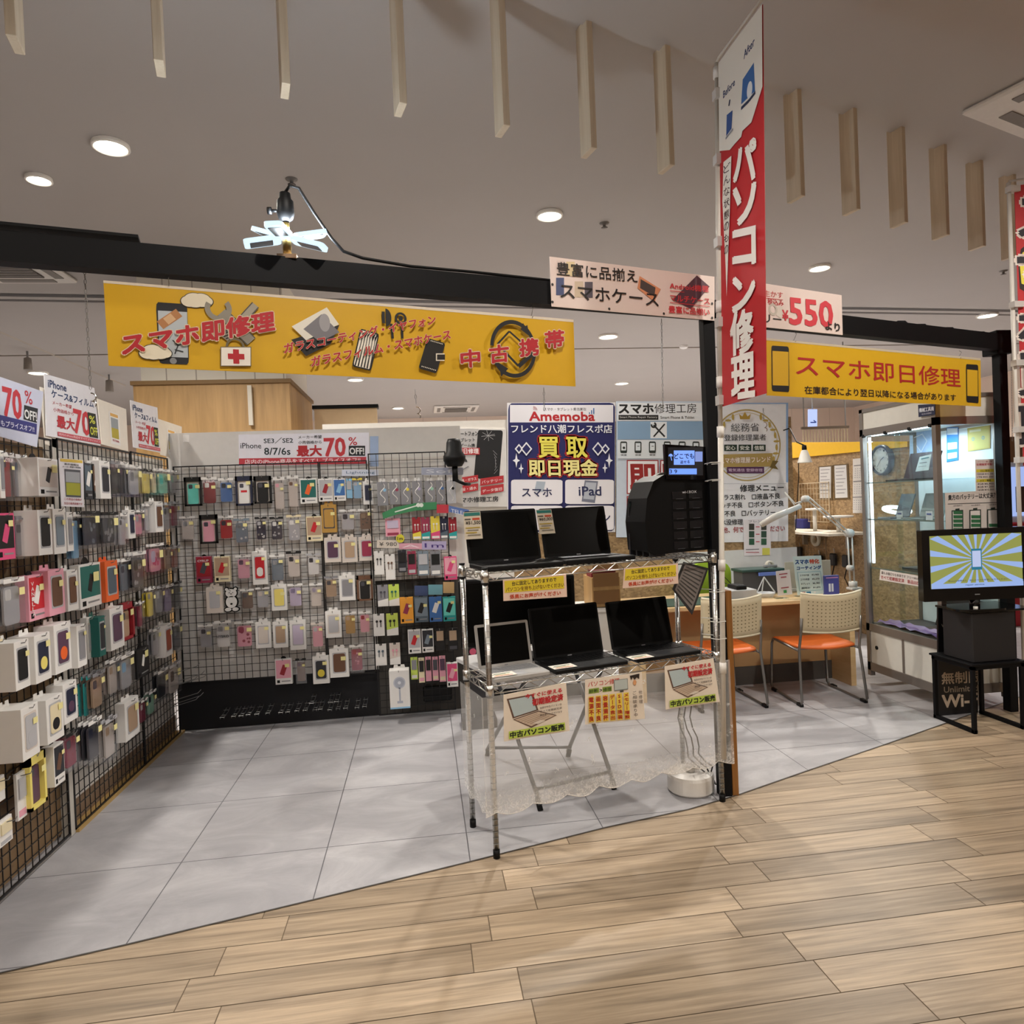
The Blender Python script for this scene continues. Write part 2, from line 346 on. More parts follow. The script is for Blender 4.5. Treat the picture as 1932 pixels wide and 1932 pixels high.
mb.box((-9, 7.75, cz-.012), (14, 7.77, cz), M('8f877d', .7)); struct('trim_2', mb)
WALLM = texmat('pink_beige_wall', panel_f(1.2, .01, 'e2cfbf', 'bfae9f'), .8)
struct('wall_back', MB().box((-9, 15.9, 0), (14, 16, cz), WALLM)); struct('wall_left', MB().box((-9.1, -8, 0), (-9, 16, cz), WALLM)); struct('wall_right', MB().box((14, -8, 0), (14.1, 16, cz), WALLM))
struct('wall_front', MB().box((-9, -8.1, 0), (14, -8, cz), WALLM))
# wood fins hanging from the ceiling step
FR = [(-.80, -.41), (-.33, -.29), (.14, -.18), (.6, -.06), (1.08, .05), (1.56, .20), (2.03, .38), (2.50, .53), (2.97, .69), (3.45, .86), (3.93, 1.03), (4.41, 1.22), (4.89, 1.42), (5.36, 1.62), (5.83, 1.82)]
mb = MB(); ux, uy = -.51, .86; vx, vy = .86, .51
mb.box((-.0, -.0, 0), (.035, .115, .66), FIN, .002)
for i, (x, y) in enumerate(FR):
    w_ = ['at the far left edge of the ceiling', 'first whole fin left of the brightest downlight', 'above the brightest left downlight', 'above the cable of the five-blade bulb', 'right of the pale streaked middle ceiling', 'upper middle, its top cut by the frame', 'first one with its top end in view', 'just left of the tall red flag', 'hidden behind the red flag top', 'first one right of the red flag', 'second one right of the red flag', 'third one right of the red flag', 'fourth one right of the red flag', 'fifth right of the flag, shortest looking', 'behind the right banner pole'][i]
    if i == 0: f0 = tag(mb.build('ceiling_fin', None, (0, 0, 0)), '', 'ceiling fin'); o = f0
    else: o = f0.copy(); COL.objects.link(o)
    o.location = (x-.034, y-.009, 3.24); o.rotation_euler = (0, 0, .25); o['label'] = 'pale wooden ceiling fin '+w_; o['group'] = 'wooden fins hanging from the ceiling edge'
# downlights
DL = ['largest bright downlight at the upper left', 'small tilted downlight at the far left', 'bright downlight above the middle of the beam', 'bright downlight right of the red flag', 'downlight behind the right banner pole', 'downlight beside the black post, upper one', 'downlight beside the black post, lower one', 'small downlight under the yellow banner, left one', 'smallest downlight above the white wall', 'downlight above the left sale posters']
for i, (x, y, p, r) in enumerate(DOWN):
    g = None
    lb = 'round recessed '+DL[i] if i < len(DL) else 'unseen round downlight added to light the walkway or back shops'  # downlights without a listed place are unseen, added for the light they give
    z = cz if i < 3 or i == 3 or y > 2 else cz-.02
    t = thing('downlight', (x, y, z-.02), lb, 'ceiling light', 'recessed ceiling downlights' if i < len(DL) else 'unseen downlights added to light the walkway and far shops')
    MB().lathe([(r*1.12, .018), (r*1.15, -.006), (r*1.0, -.012), (r*.96, .014)], M('f2efe8', .4), 28, (x, y, z-.018)).build('trim_ring', t)
    MB().lathe([(.0001, 0), (r*.5, -.004), (r*.95, .008)], M('fff4dc', .5, emit=22), 24, (x, y, z-.02)).build('diffuser', t)
for u, v, L in ((550, 338, 'small sprinkler head left of the bulb cable'), (1140, 421, 'small sprinkler head right of the middle downlight'), (1893, 511, 'small sprinkler head near the right banner')):
    p = P(u, v, z=cz); MB().lathe([(.045, 0), (.04, -.008), (.015, -.012), (.012, -.035), (.03, -.04), (.0, -.045)], M('6e6a66', .4), 14, p).build('sprinkler_head', None, p)
    tag(bpy.context.scene.collection.objects[-1], L, 'sprinkler', 'ceiling sprinkler heads')
p = P(1127, 652, z=cz); tag(MB().lathe([(.07, 0), (.07, -.03), (.04, -.05), (0, -.05)], WHITE, 18, P(1290, 652, z=cz)).build('smoke_detector', None, P(1290, 652, z=cz)), 'white round smoke detector left of the black post', 'smoke detector')
def cassette(c, s, rz, lb):
    t = thing('air_conditioner', c, lb, 'air conditioner', None, rz)
    m = MB(); m.box((-s, -s, -.04), (s, s, 0), M('dad6cf', .5), .02)
    MBt = m.build('casing', None); MBt.parent = t
    m = MB(); m.box((-s*.5, -s*.5, -.055), (s*.5, s*.5, -.03), M('5a5550', .6)); [m.box((-s*.5, -s*.5+s*k/6, -.06), (s*.5, -s*.5+s*k/6+.01, -.03), M('908a84', .5)) for k in range(1, 6)]
    o = m.build('grille', None); o.parent = t
    m = MB(); [m.box((a*s*.78-.04*abs(a)-s*.6*(1-abs(a)), b*s*.78-.04*abs(b)-s*.6*(1-abs(b)), -.047), (a*s*.78+.04*abs(a)+s*.6*(1-abs(a)), b*s*.78+.04*abs(b)+s*.6*(1-abs(b)), -.03), M('7b7670', .6)) for a, b in ((1, 0), (-1, 0), (0, 1), (0, -1))]
    o = m.build('air_outlet', None); o.parent = t
cassette(P(860, 770, z=cz), .55, 0, 'square ceiling air conditioner above the white back wall')
cassette(P(2125, 150, z=cz-.02), .62, .35, 'square ceiling air conditioner cut by the right edge')
cassette(P(15, 500, z=cz), .42, 0, 'square ceiling air conditioner at far left above the beam')
# track lights on the left
a, b = P(-60, 600, z=cz), P(236, 727, z=cz); t = thing('light_track', (a+b)/2, 'long white light track running across the left ceiling', 'track light')
MB().tube([a, b], .018, M('a39b90', .5), 4).build('rail', t)
for u, v, s in ((52, 676, .13), (206, 718, .15)):
    q = P(u, v, z=cz-.12); m = MB(); m.cyl(q+Vector((0, 0, .10)), q, .015, GREY, 8); m.build('stem', t)
    MB().lathe([(.0, .02), (s*.35, .0), (s*.42, -s*1.2), (s*.38, -s*1.25), (0, -s*1.1)], M('8d8780', .4), 14, q).build('spot_head', t)
# column clad in white panels over an oak casing
CP = texmat('white_cladding', panel_f(.285, .012, 'e2ddd0', 'a9a296'), .6)
struct('wall_column', MB().box((-1.66, 4.25, 2.822), (-.26, 5.6, cz), CP))
t = thing('shop_cabinet', (-.96, 4.9, 0), 'tall oak casing under the white clad column', 'cabinet')
MB().box((-1.72, 4.2, 0), (-.22, 5.65, 2.78), OAK).build('body', t); MB().box((-1.74, 4.18, 2.78), (-.20, 5.67, 2.82), M('7d6038', .6)).build('top_edge', t)
MB().box((-.62, 4.14, 2.35), (-.58, 4.18, 2.75), M('c9c2b4', .5)).build('bracket', t)
t = thing('shop_partition', (-.0, 5.2, 0), 'pale wooden shop partition right of the oak casing', 'partition')
MB().box((-.1, 5.0, 0), (.6, 5.1, 2.62), M('d9c09a', .6)).build('panel', t); MB().box((-.12, 4.98, 2.62), (.62, 5.12, 2.66), BLACK).build('cap', t)
# ------------------------------------------------------------------ booth walls
struct('wall_booth_back', MB().box((-.62, 1.86, .0), (.72, 1.90, 1.30), M('16161a', .8)).box((-.62, 1.84, .33), (.72, 1.86, 2.02), M('d2cfcb', .55)).box((.72, 1.84, .95), (1.36, 1.87, 2.02), M('d6d2cc', .55)).box((.72, 1.86, .0), (1.36, 1.89, .95), M('4b4844', .7)))
struct('wall_booth_left', MB().box((-.68, -1.6, .02), (-.64, .36, 1.80), M('7d6446', .6)).box((-.68, .37, .12), (-.645, 1.84, 1.84), M('cdc8c1', .6)).box((-.68, .37, .0), (-.64, 1.84, .12), M('7d6650', .6)))
struct('trim_3', MB().box((-.645, .36, 0), (-.60, .40, 1.84), M('b8b3aa', .5)).box((-.64, .40, 0), (-.585, 1.84, .016), M('a98b54', .5)))
struct('wall_poster', MB().box((.25, 3.02, 0), (1.86, 3.08, 2.20), M('dedad3', .6)).box((1.86, 3.02, 0), (4.55, 3.08, 2.16), OSB).box((3.35, 3.0, .25), (4.55, 3.02, .93), M('d6d8da', .6)))
struct('wall_staff_side', MB().box((5.40, 1.9, 0), (5.46, 4.66, 1.86), OSB).box((4.55, 4.62, 0), (5.46, 4.68, 1.86), OSB))
p = [P(1478, 835, x=5.38), P(1712, 833, x=5.38), P(1712, 843, x=5.38), P(1478, 866, x=5.38)]
m = MB(); m.add([tuple(q) for q in p]+[tuple(q+Vector((.03, 0, 0))) for q in p], [(0, 1, 2, 3), (7, 6, 5, 4), (0, 4, 5, 1), (3, 2, 6, 7), (0, 3, 7, 4), (1, 5, 6, 2)], M('f2c020', .5)); tag(m.build('shade_band', None, p[2]), 'bright yellow band running above the particle board wall', 'shop awning')
# ------------------------------------------------------------------ black frame of the booth
BA, BB = Vector((-.25, -.60, 0)), Vector((2.46, .115, 0)); BC = Vector((4.84, .895, 0))
def beam(m, a, b, z0, z1, w, mat):
    d = (b-a).normalized(); n = Vector((-d.y, d.x, 0)); v = []
    for p in (a, b):
        for s in (-1, 1):
            for z in (z0, z1): v.append(Vector((p.x, p.y, z))+n*(s*w/2+w/2*0))
    m.add(v, [(0, 1, 3, 2), (4, 6, 7, 5), (0, 4, 5, 1), (2, 3, 7, 6), (1, 5, 7, 3), (0, 2, 6, 4)], mat); return m
BK = M('08080b', .6, var=.1, scale=8, spec=.2)
r = thing('booth_frame', (2.46, .115, 0), 'black square tube frame with two posts spanning the booth front', 'frame')
d1 = (BB-BA).normalized(); m = MB(); beam(m, BA-d1*1.2, BB, 2.30, 2.40, .06, BK); beam(m, BA-d1*1.2, BA+d1*.4, 2.415, 2.425, .07, BK); m.build('beam', r)
beam(MB(), BB, BC, 2.285, 2.385, .06, BK).build('beam', r)
MB().box((2.432, .087, 0), (2.488, .143, 2.30), BK, .002).build('post', r); qx = P(1893, 900, y=.87).x; MB().box((qx-.028, .84, 0), (qx+.028, .90, 2.32), BK, .002).build('post', r); MB().box((qx-.06, .82, 2.265), (qx+.06, .94, 2.41), BK, .004).build('corner_bracket', r)
MB().box((2.492, .09, 0), (2.522, .15, .99), wood('oak_strip', '7c4f22', '9c6930', (40, 40, 2), .5)).build('wooden_strip', r)
for u in (1612, ): q = PP(u, 620, BB+Vector((0, -.035, 0)), (-.37, .93, 0)); m = MB(); m.box(q+Vector((-.03, -.008, -.05)), q+Vector((.03, 0, .05)), M('c09a86', .6)); m.build('tape_patch', r)
for u, v in ((1700, 610), (1738, 616), (1790, 622), (1850, 630)):
    q = PP(u, v, BB, (-.37, .93, 0)); m = MB(); m.tube([q+Vector((-.05, 0, -.02)), q+Vector((-.02, 0, .005)), q+Vector((.02, 0, .005)), q+Vector((.05, 0, -.02))], .012, BK, 6); m.build('cable_tie', r)
# ------------------------------------------------------------------ the five-blade LED bulb
t = thing('led_work_bulb', (LED.x, LED.y, 2.40), 'five blade white LED bulb clamped upright on the black beam', 'lamp')
bx, by = LED.x, LED.y
m = MB(); m.box((bx-.035, by-.02, 2.395), (bx+.035, by+.02, 2.41), M('8a6f55', .5)); m.cyl((bx, by, 2.41), (bx, by, 2.50), .016, M('8c7442', .3, .8), 10); m.cyl((bx, by, 2.50), (bx, by, 2.53), .012, M('b09a5a', .3, .8), 10); m.build('clamp', t)
MB().lathe([(.012, -.03), (.026, -.02), (.032, .0), (.03, .045), (.022, .055), (.02, .075), (.0, .08)], BLACK, 14, (bx, by, 2.565)).build('socket', t)
m = MB(); m.cyl((bx-.02, by, 2.575), (bx-.055, by, 2.575), .006, BLACK, 8); m.cyl((bx-.05, by, 2.575), (bx-.065, by, 2.575), .013, BLACK, 10); m.build('clamp_screw', t)
BL = M('d5efff', .3, emit=1.25); AL = M('5d5f62', .5)
for k, (a, el) in enumerate(((-12, -17), (25, 17), (150, 22), (190, -12), (262, -2))):
    ca, sa = math.cos(math.radians(a)), math.sin(math.radians(a)); ce, se = math.cos(math.radians(el)), math.sin(math.radians(el))
    X = Vector((ca*ce, sa*ce, se)); Y = Vector((-sa, ca, 0)); Z = X.cross(Y); O = Vector((bx, by, 2.475))+X*.022
    po = rrect(0, -.032, .132, .032, .014); MB().prism(po, O-Z*.010, X, Y, Z*.016, BL).build('blade_diffuser', t)
    m = MB(); m.prism(rrect(.03, -.024, .112, .024, .004), O-Z*.0115, X, Y, Z*.0015, AL); m.build('heat_sink', t)
cable = [(bx, by, 2.64), (bx+.02, by, 2.67), (bx+.05, by+.01, 2.665), (bx+.10, by+.03, 2.58), (bx+.16, by+.045, 2.49), (bx+.20, by+.05, 2.445), (bx+.27, by+.065, 2.425), (bx+.45, by+.115, 2.412), (bx+.7, by+.19, 2.416), (bx+1.1, by+.29, 2.409), (bx+1.35, by+.36, 2.409)]
tag(MB().tube(cable, .006, BLACK, 6).build('power_cable', None, cable[0]), 'thin black cable drooping from the LED bulb along the beam', 'cable')
# ================================================================== WIRE GRIDS AND PRODUCTS
class Fr:   # wall frame: O on the wire plane, X right, Z up, N out of the wall
    def __init__(s, O, X, N): s.O = Vector(O); s.X = Vector(X); s.N = Vector(N); s.Z = Vector((0, 0, 1))
    def p(s, a, b, n=0): return s.O+s.X*a+s.Z*b+s.N*n
FL_ = Fr((-.600, 0, 0), (0, 1, 0), (1, 0, 0)); FB = Fr((0, 1.80, 0), (1, 0, 0), (0, -1, 0)); FC = Fr((0, 1.735, 0), (1, 0, 0), (0, -1, 0))
def fbox(m, f, a0, a1, b0, b1, n0, n1, mat, bev=0):
    lo = f.p(a0, b0, n0); hi = f.p(a1, b1, n1)
    m.box([min(lo[i], hi[i]) for i in range(3)], [max(lo[i], hi[i]) for i in range(3)], mat, bev); return m
def fpoly(m, f, poly, n0, n1, mat): return m.prism([(a, b) for a, b in poly], f.O+f.N*n0, f.X, f.Z, f.N*(n1-n0), mat)
def grid(f, a0, a1, b0, b1, label, step=.05, name='wire_grid_panel', mat=None, grp=None):
    t = thing(name, f.p((a0+a1)/2, b0), label, 'wire grid', grp); m = MB(); r = .0017; mt = mat or WIRE
    def wire(p, q): 
        lo = [min(p[i], q[i])-r for i in range(3)]; hi = [max(p[i], q[i])+r for i in range(3)]; m.box(lo, hi, mt)
    n = round((a1-a0)/step)
    for k in range(1, n): wire(f.p(a0+(a1-a0)*k/n, b0), f.p(a0+(a1-a0)*k/n, b1))
    n = round((b1-b0)/step)
    for k in range(1, n): wire(f.p(a0, b0+(b1-b0)*k/n, .003), f.p(a1, b0+(b1-b0)*k/n, .003))
    m.build('wire_mesh', t); m = MB(); c = [(a0, b0), (a1, b0), (a1, b1), (a0, b1)]
    for (a, b), (c_, d) in zip(c, c[1:]+c[:1]): 
        lo = f.p(min(a, c_)-.004, min(b, d)-.004, -.003); hi = f.p(max(a, c_)+.004, max(b, d)+.004, .005); m.box([min(lo[i], hi[i]) for i in range(3)], [max(lo[i], hi[i]) for i in range(3)], mt)
    m.build('frame', t); return t
GL = [grid(FL_, -1.55, .345, .02, 1.83, 'black wire grid panel over brown backing, nearest on the left wall'), grid(FL_, .40, 1.20, .02, 1.84, 'black wire grid panel in the middle of the left wall'), grid(FL_, 1.215, 1.79, .02, 1.845, 'narrow black wire grid panel at the left wall corner')]
GB = [grid(FB, -.565, .375, .34, 1.79, 'black wire grid panel left of the tall seam on the back wall'), grid(FB, .385, .70, .32, 1.79, 'narrow black wire grid in the middle of the back wall'), grid(FC, .72, 1.24, .04, 1.83, 'tall black wire grid at the right end of the back wall')]
HK = {}
def hook(f, a, b, L, lb, grp):
    k = (id(f), round(L, 2)); m = None
    g = f.X*.011; o = f.p(a, b, .002)
    if k not in HK:
        m = MB(); Z = Vector((0, 0, 1)); z0 = Vector((0, 0, 0))
        m.tube([z0-Z*.02, z0+Z*.0, f.N*L*.5-Z*.008, f.N*L-Z*.002, f.N*(L+.006)+Z*.010], .0021, STEEL, 4)
        h = m.build('display_hook', None); HK[k] = h.data
    else: h = bpy.data.objects.new('display_hook', HK[k]); COL.objects.link(h)
    h.location = o; return tag(h, lb, 'hook', grp)
PAL = dict(w='ebe9e6', k='141416', g='8b8b90', d='4a4a52', l='b9b9bd', n='20263f', b='3e6fb0', s='8fc2e4', t='2aa0a0', q='6fd6c8', r='9c1f2c', R='c8242e', m='9a3350', p='e9a5b6', P='dd4f80', o='f0692a', y='e8d34a', Y='f1e07a', c='e9dcb8', B='6b4a36', T='b59a80', v='a99bc0', V='5a3d55', e='1f6a63', L='c7dc62', G='b98f45', D='2a2c33', S='54636f', i='cbbfd6', h='d9cfc6', x='9fd2b8', O='f5a93a', A='7a8894', C='a04a30')
def pc(k, r=.45): return M(PAL[k], r, var=.03)
ORD = ['first', 'second', 'third', 'fourth', 'fifth', 'sixth', 'seventh', 'eighth', 'ninth', 'tenth', 'eleventh', 'twelfth', 'thirteenth', 'fourteenth', 'fifteenth', 'sixteenth', 'seventeenth', 'eighteenth', 'nineteenth', 'twentieth', 'twenty-first', 'twenty-second', 'twenty-third', 'twenty-fourth', 'twenty-fifth']
ZF = .0009
def case_poly(a, b, w, h): return rrect(a-w/2, b-h/2, a+w/2, b+h/2, w*.16, 4)
def product(f, par, a0, a1, b0, b1, kind, cs, look, where, grp, n0=.02, dep=.03, tilt=0, first=True):
    """hanging package. kinds: W box with window, X printed box, C clear pack with case, K frame card, Z cable box, E earphone card, N narrow"""
    w_, h_ = a1-a0, b1-b0; am, bm = (a0+a1)/2, (b0+b1)/2; n1 = n0+dep
    if kind == 'C': n0 = n0+max(0, dep-.022); n1 = n0+.022
    nm = {'W': 'phone_case_box', 'X': 'accessory_box', 'C': 'phone_case_pack', 'K': 'phone_case_pack', 'Z': 'cable_box', 'E': 'earphone_pack', 'N': 'accessory_pack', 'F': 'fan_box', 'Q': 'bear_shaped_case', 'H': 'folded_card_pack'}[kind]
    t = thing(nm, f.p(am, b0, n0), '%s, %s' % (look, where), {'Z': 'cable', 'E': 'earphones', 'F': 'fan box', 'X': 'boxed accessory', 'N': 'accessory pack'}.get(kind, 'phone case'), grp)
    A = pc(cs[0]); Bm = pc(cs[1] if len(cs) > 1 else 'd'); Cm = pc(cs[2] if len(cs) > 2 else 'w')
    def hdr(mat, hh=.09):
        m = MB(); y0 = b1-h_*hh; pl = [(a0, y0), (a1, y0), (a1, b1), (am+w_*.16, b1), (am+w_*.13, b1-h_*hh*.5), (am-w_*.13, b1-h_*hh*.5), (am-w_*.16, b1), (a0, b1)]
        fpoly(m, f, pl, n1, n1+.001, mat); m.build('header', t)
    def tab(mat):
        m = MB(); pl = [(am-w_*.3, b1-.002), (am+w_*.3, b1-.002), (am+w_*.26, b1+.022), (am+w_*.07, b1+.022), (am+w_*.07, b1+.010), (am-w_*.07, b1+.010), (am-w_*.07, b1+.022), (am-w_*.26, b1+.022)]
        fpoly(m, f, pl, n0+dep*.3, n0+dep*.3+.0015, mat); m.build('hang_tab', t)
    def sticker():
        m = MB(); s = w_*.13; x = am+w_*.27+RNG.uniform(-.05, .03)*w_; y = b1-h_*RNG.uniform(.22, .36); fpoly(m, f, [(x-s, y-s*.8), (x+s, y-s*.8), (x+s, y+s*.8), (x-s, y+s*.8)], n1+ZF*6, n1+ZF*6.4, M('efe6a0', .6, var=0)); o = m.build('price_sticker', t); o['label'] = 'pale yellow price sticker'
    def pcase(mat, x, y, cw, ch, z0, z1, holes=True):
        m = MB(); fpoly(m, f, case_poly(x, y, cw, ch), z0, z1, mat); o = m.build('phone_case', t)
        if holes: m = MB(); fpoly(m, f, rrect(x-cw*.40, y+ch*.5-cw*.50, x-cw*.02, y+ch*.5-cw*.08, cw*.09), z1, z1+.001, Bm if Bm != mat else pc('d')); m.build('camera_cutout', o)
    if kind == 'W':
        m = MB(); fbox(m, f, a0, a1, b0, b1, n0, n1, A, .001); m.build('carton', t)
        m = MB(); fpoly(m, f, rrect(a0+w_*.15, b0+h_*.15, a1-w_*.13, b1-h_*.13, w_*.06), n1, n1+ZF, pc('d', .3) if Bm == A else M(PAL['l' if cs[1] != 'l' else 'h'], .3, var=0)); m.build('window', t)
        pcase(Bm, am+w_*.01, bm+h_*.01, w_*.62, h_*.64, n1+ZF, n1+ZF*3, False)
        if len(cs) > 2: m = MB(); q = rrect(am-w_*.20, b0+h_*.25, am+w_*.22, b0+h_*.52, w_*.2); fpoly(m, f, q, n1+ZF*3, n1+ZF*3.6, Cm); m.build('case_print', t)
        tab(A); sticker()
    elif kind == 'X':
        m = MB(); fbox(m, f, a0, a1, b0, b1, n0, n1, A, .001); m.build('carton', t)
        m = MB(); fpoly(m, f, [(a0+w_*.06, b0+h_*.24), (a1-w_*.06, b0+h_*.24), (a1-w_*.06, b1-h_*.05), (a0+w_*.06, b1-h_*.05)], n1, n1+ZF, Bm); m.build('picture', t)
        m = MB(); ph = rrect(-.09*h_, -.2*h_, .09*h_, .2*h_, .02*h_); ca, sa = math.cos(-.35), math.sin(-.35); q = [(am+x*ca-y*sa, bm+h_*.06+x*sa+y*ca) for x, y in ph]; fpoly(m, f, q, n1+ZF, n1+ZF*2, Cm); m.build('printed_phone', t)
        m = MB(); fpoly(m, f, [(a0+w_*.1, b0+h_*.06), (a0+w_*.26, b0+h_*.06), (a0+w_*.26, b0+h_*.17), (a0+w_*.1, b0+h_*.17)], n1, n1+ZF, BLACK); fpoly(m, f, [(a0+w_*.36, b0+h_*.1), (a1-w_*.12, b0+h_*.1), (a1-w_*.12, b0+h_*.14), (a0+w_*.36, b0+h_*.14)], n1, n1+ZF, GREY); m.build('print', t)
        m = MB(); m.prism([(math.cos(g)*.16*w_, math.sin(g)*.16*w_) for g in [math.pi*k/8 for k in range(9)]], f.p(am, b1-.002, n0+dep*.4), f.X, f.Z, f.N*.003, BLACK); m.build('hanger', t); sticker()
    elif kind == 'C':
        m = MB(); fbox(m, f, a0, a1, b0, b1, n0+.012, n1, PLAST); m.build('clear_pack', t)
        pcase(A, am-w_*.02, b0+h_*.46, w_*.74, h_*.74, n0+.003, n0+.011)
        hdr(Cm); sticker()
        if len(cs) > 3:
            m = MB(); c4 = pc(cs[3]); rr = random.Random(int(a0*999)+7)
            for k in range(7): x, y, s = am+rr.uniform(-.25, .25)*w_, b0+h_*rr.uniform(.18, .72), w_*rr.uniform(.05, .10); fpoly(m, f, [(x+s*math.cos(g*1.05), y+s*math.sin(g*1.05)) for g in range(6)], n0+.0112, n0+.0118, c4)
            m.build('case_print', t)
    elif kind == 'K':
        m = MB(); pl = [(a0, b0), (a1, b0), (a1, b1), (a0, b1)]; fpoly(m, f, pl, n0, n0+.002, A)
        for c in ((a0, a1, b0, b0+h_*.07), (a0, a1, b1-h_*.16, b1), (a0, a0+w_*.12, b0, b1), (a1-w_*.12, a1, b0, b1)): fbox(m, f, *c, n0, n0+dep*.6, A)
        m.build('frame_card', t); m = MB(); fbox(m, f, a0+w_*.12, a1-w_*.12, b0+h_*.07, b1-h_*.16, n0+.002, n0+.004, pc('h')); m.build('tray', t)
        n1 = n0+dep*.6; pcase(Bm, am, b0+h_*.42, w_*.60, h_*.70, n0+.004, n0+.014); 
        if len(cs) > 2: m = MB(); fpoly(m, f, [(am-w_*.18, bm-h_*.05), (am+w_*.18, bm-h_*.05), (am+w_*.18, bm+h_*.02), (am-w_*.18, bm+h_*.02)], n0+.014, n0+.015, Cm); m.build('logo_patch', t)
        sticker()
    elif kind == 'Z':
        m = MB(); fbox(m, f, a0, a1, b0, b1, n0, n1, A, .001); m.build('carton', t); m = MB()
        pts = [f.p(am+w_*.22*math.sin(k*.62+.4), b1-h_*(.08+.8*k/14), n1+.001) for k in range(15)]; m.tube(pts, .0028, Cm, 4); m.build('cable_picture', t)
        m = MB(); fpoly(m, f, [(am+w_*.2+w_*.16*math.cos(g), bm+h_*.15+w_*.16*math.sin(g)) for g in [k*math.pi/5 for k in range(10)]], n1, n1+ZF, Bm); m.build('colour_dot', t); tab(pc('w')); 
    elif kind == 'E':
        m = MB(); fpoly(m, f, [(a0, b0), (a1, b0), (a1, b1), (am+w_*.12, b1), (am+w_*.12, b1-.012), (am-w_*.12, b1-.012), (am-w_*.12, b1), (a0, b1)], n0, n0+.003, A); m.build('backing_card', t)
        m = MB(); fpoly(m, f, [(a0, b0), (a1, b0), (a1, b0+h_*.36), (a0, b0+h_*.26)], n0+.003, n0+.0038, Bm); m.build('lower_print', t)
        m = MB()
        for s in (-1, 1): x = am+s*w_*.17; m.lathe([(.0, .0), (w_*.11, .004), (w_*.10, .010), (0, .012)], Cm, 10, (0, 0, 0)) if 0 else fpoly(m, f, [(x+w_*.11*math.cos(g), b0+h_*.66+w_*.11*math.sin(g)) for g in [k*math.pi/5 for k in range(10)]], n0+.003, n0+.012, Cm); fbox(m, f, x-w_*.03, x+w_*.03, b0+h_*.40, b0+h_*.66, n0+.003, n0+.008, Cm)
        m.build('earphones', t); m = MB(); fbox(m, f, a0+w_*.08, a1-w_*.08, b0+h_*.03, b0+h_*.13, n0+.0038, n0+.0044, pc('w')); m.build('label_strip', t)
    elif kind == 'N':
        m = MB(); fbox(m, f, a0, a1, b0, b1, n0, n0+.012, A, .001); m.build('card', t); m = MB(); fbox(m, f, a0+w_*.12, a1-w_*.12, b0+h_*.45, b1-h_*.12, n0+.012, n0+.018, Bm); m.build('blister', t)
        m = MB(); fbox(m, f, a0+w_*.12, a1-w_*.12, b0+h_*.06, b0+h_*.2, n0+.012, n0+.013, Cm); m.build('label_strip', t)
    elif kind == 'F':
        m = MB(); fbox(m, f, a0, a1, b0, b1, n0, n0+.09, A, .002); m.build('carton', t); n1 = n0+.09
        m = MB(); g8 = [k*math.pi/12 for k in range(24)]; fpoly(m, f, [(am+w_*.30*math.cos(g), b0+h_*.68+w_*.30*math.sin(g)) for g in g8], n1, n1+ZF, M('c3c7d2', .5)); fpoly(m, f, [(am+w_*.24*math.cos(g), b0+h_*.68+w_*.24*math.sin(g)) for g in g8], n1+ZF, n1+ZF*1.5, M('aab0be', .5)); fpoly(m, f, [(am+w_*.08*math.cos(g), b0+h_*.68+w_*.08*math.sin(g)) for g in g8], n1+ZF*1.5, n1+ZF*2, M('dfe2ea', .5))
        fbox(m, f, am-w_*.04, am+w_*.04, b0+h_*.2, b0+h_*.55, n1, n1+ZF, M('b3b8c6', .5)); fbox(m, f, am-w_*.14, am+w_*.14, b0+h_*.14, b0+h_*.2, n1, n1+ZF, M('b3b8c6', .5)); m.build('fan_picture', t)
        m = MB(); fbox(m, f, a0, a1, b0, b0+h_*.04, n1, n1+ZF*2, pc('s')); m.build('blue_edge', t); tab(A)
    elif kind == 'Q':
        m = MB(); P_ = []
        def blob(x, y, rx, ry, z, mat, n=18): fpoly(m, f, [(a0+w_*(x+rx*math.cos(g)), b0+h_*(y+ry*math.sin(g))) for g in [2*math.pi*k/n for k in range(n)]], n0, n0+z, mat)
        for x, y, rx, ry in ((.5, .80, .40, .20), (.2, .97, .12, .08), (.8, .97, .12, .08), (.5, .42, .42, .30), (.25, .1, .25, .10), (.75, .1, .25, .10)): blob(x, y, rx+.05, ry+.025, .008, BLACK)
        m.build('outline', t); m = MB()
        for x, y, rx, ry in ((.5, .80, .38, .18), (.2, .97, .10, .06), (.8, .97, .10, .06), (.5, .42, .38, .26), (.25, .1, .22, .08), (.75, .1, .22, .08)): blob(x, y, rx, ry, .012, WHITE)
        m.build('case_body', t); m = MB()
        for x, y, rx, ry in ((.38, .82, .03, .02), (.62, .82, .03, .02), (.5, .77, .05, .02), (.5, .34, .08, .04)): blob(x, y, rx, ry, .0135, BLACK)
        m.build('face_print', t)
    for key, (wd_, vert, cl_) in WORDS.items():
        if look.startswith(key):
            sh = Sheet(f.O, f.X, (0, 0, 1), None, (n1 if kind != 'C' else n1)+.002)
            if vert: [sh.text(ch, am-w_*.36, b1-h_*(.12+.11*(i+1)), am-w_*.20, b1-h_*(.12+.11*(i+1)), h_*.085, cl_, .02) for i, ch in enumerate(wd_)]
            else: sh.text(wd_, am-w_*.38, b1-h_*(.20 if wd_ == 'CYRUP' else .58), am+w_*.34, b1-h_*(.20 if wd_ == 'CYRUP' else .58), h_*.08, cl_, .03)
            sh.done(t, 'lettering')
    if par is not None: hook(f, am-.002, b1-.006, n1-.0+.012 if kind not in 'KE' else dep*.6+.02, 'hook of %s, %s' % (look, where), grp.replace('packages hanging', 'display hooks'))
    return t
last = [None]
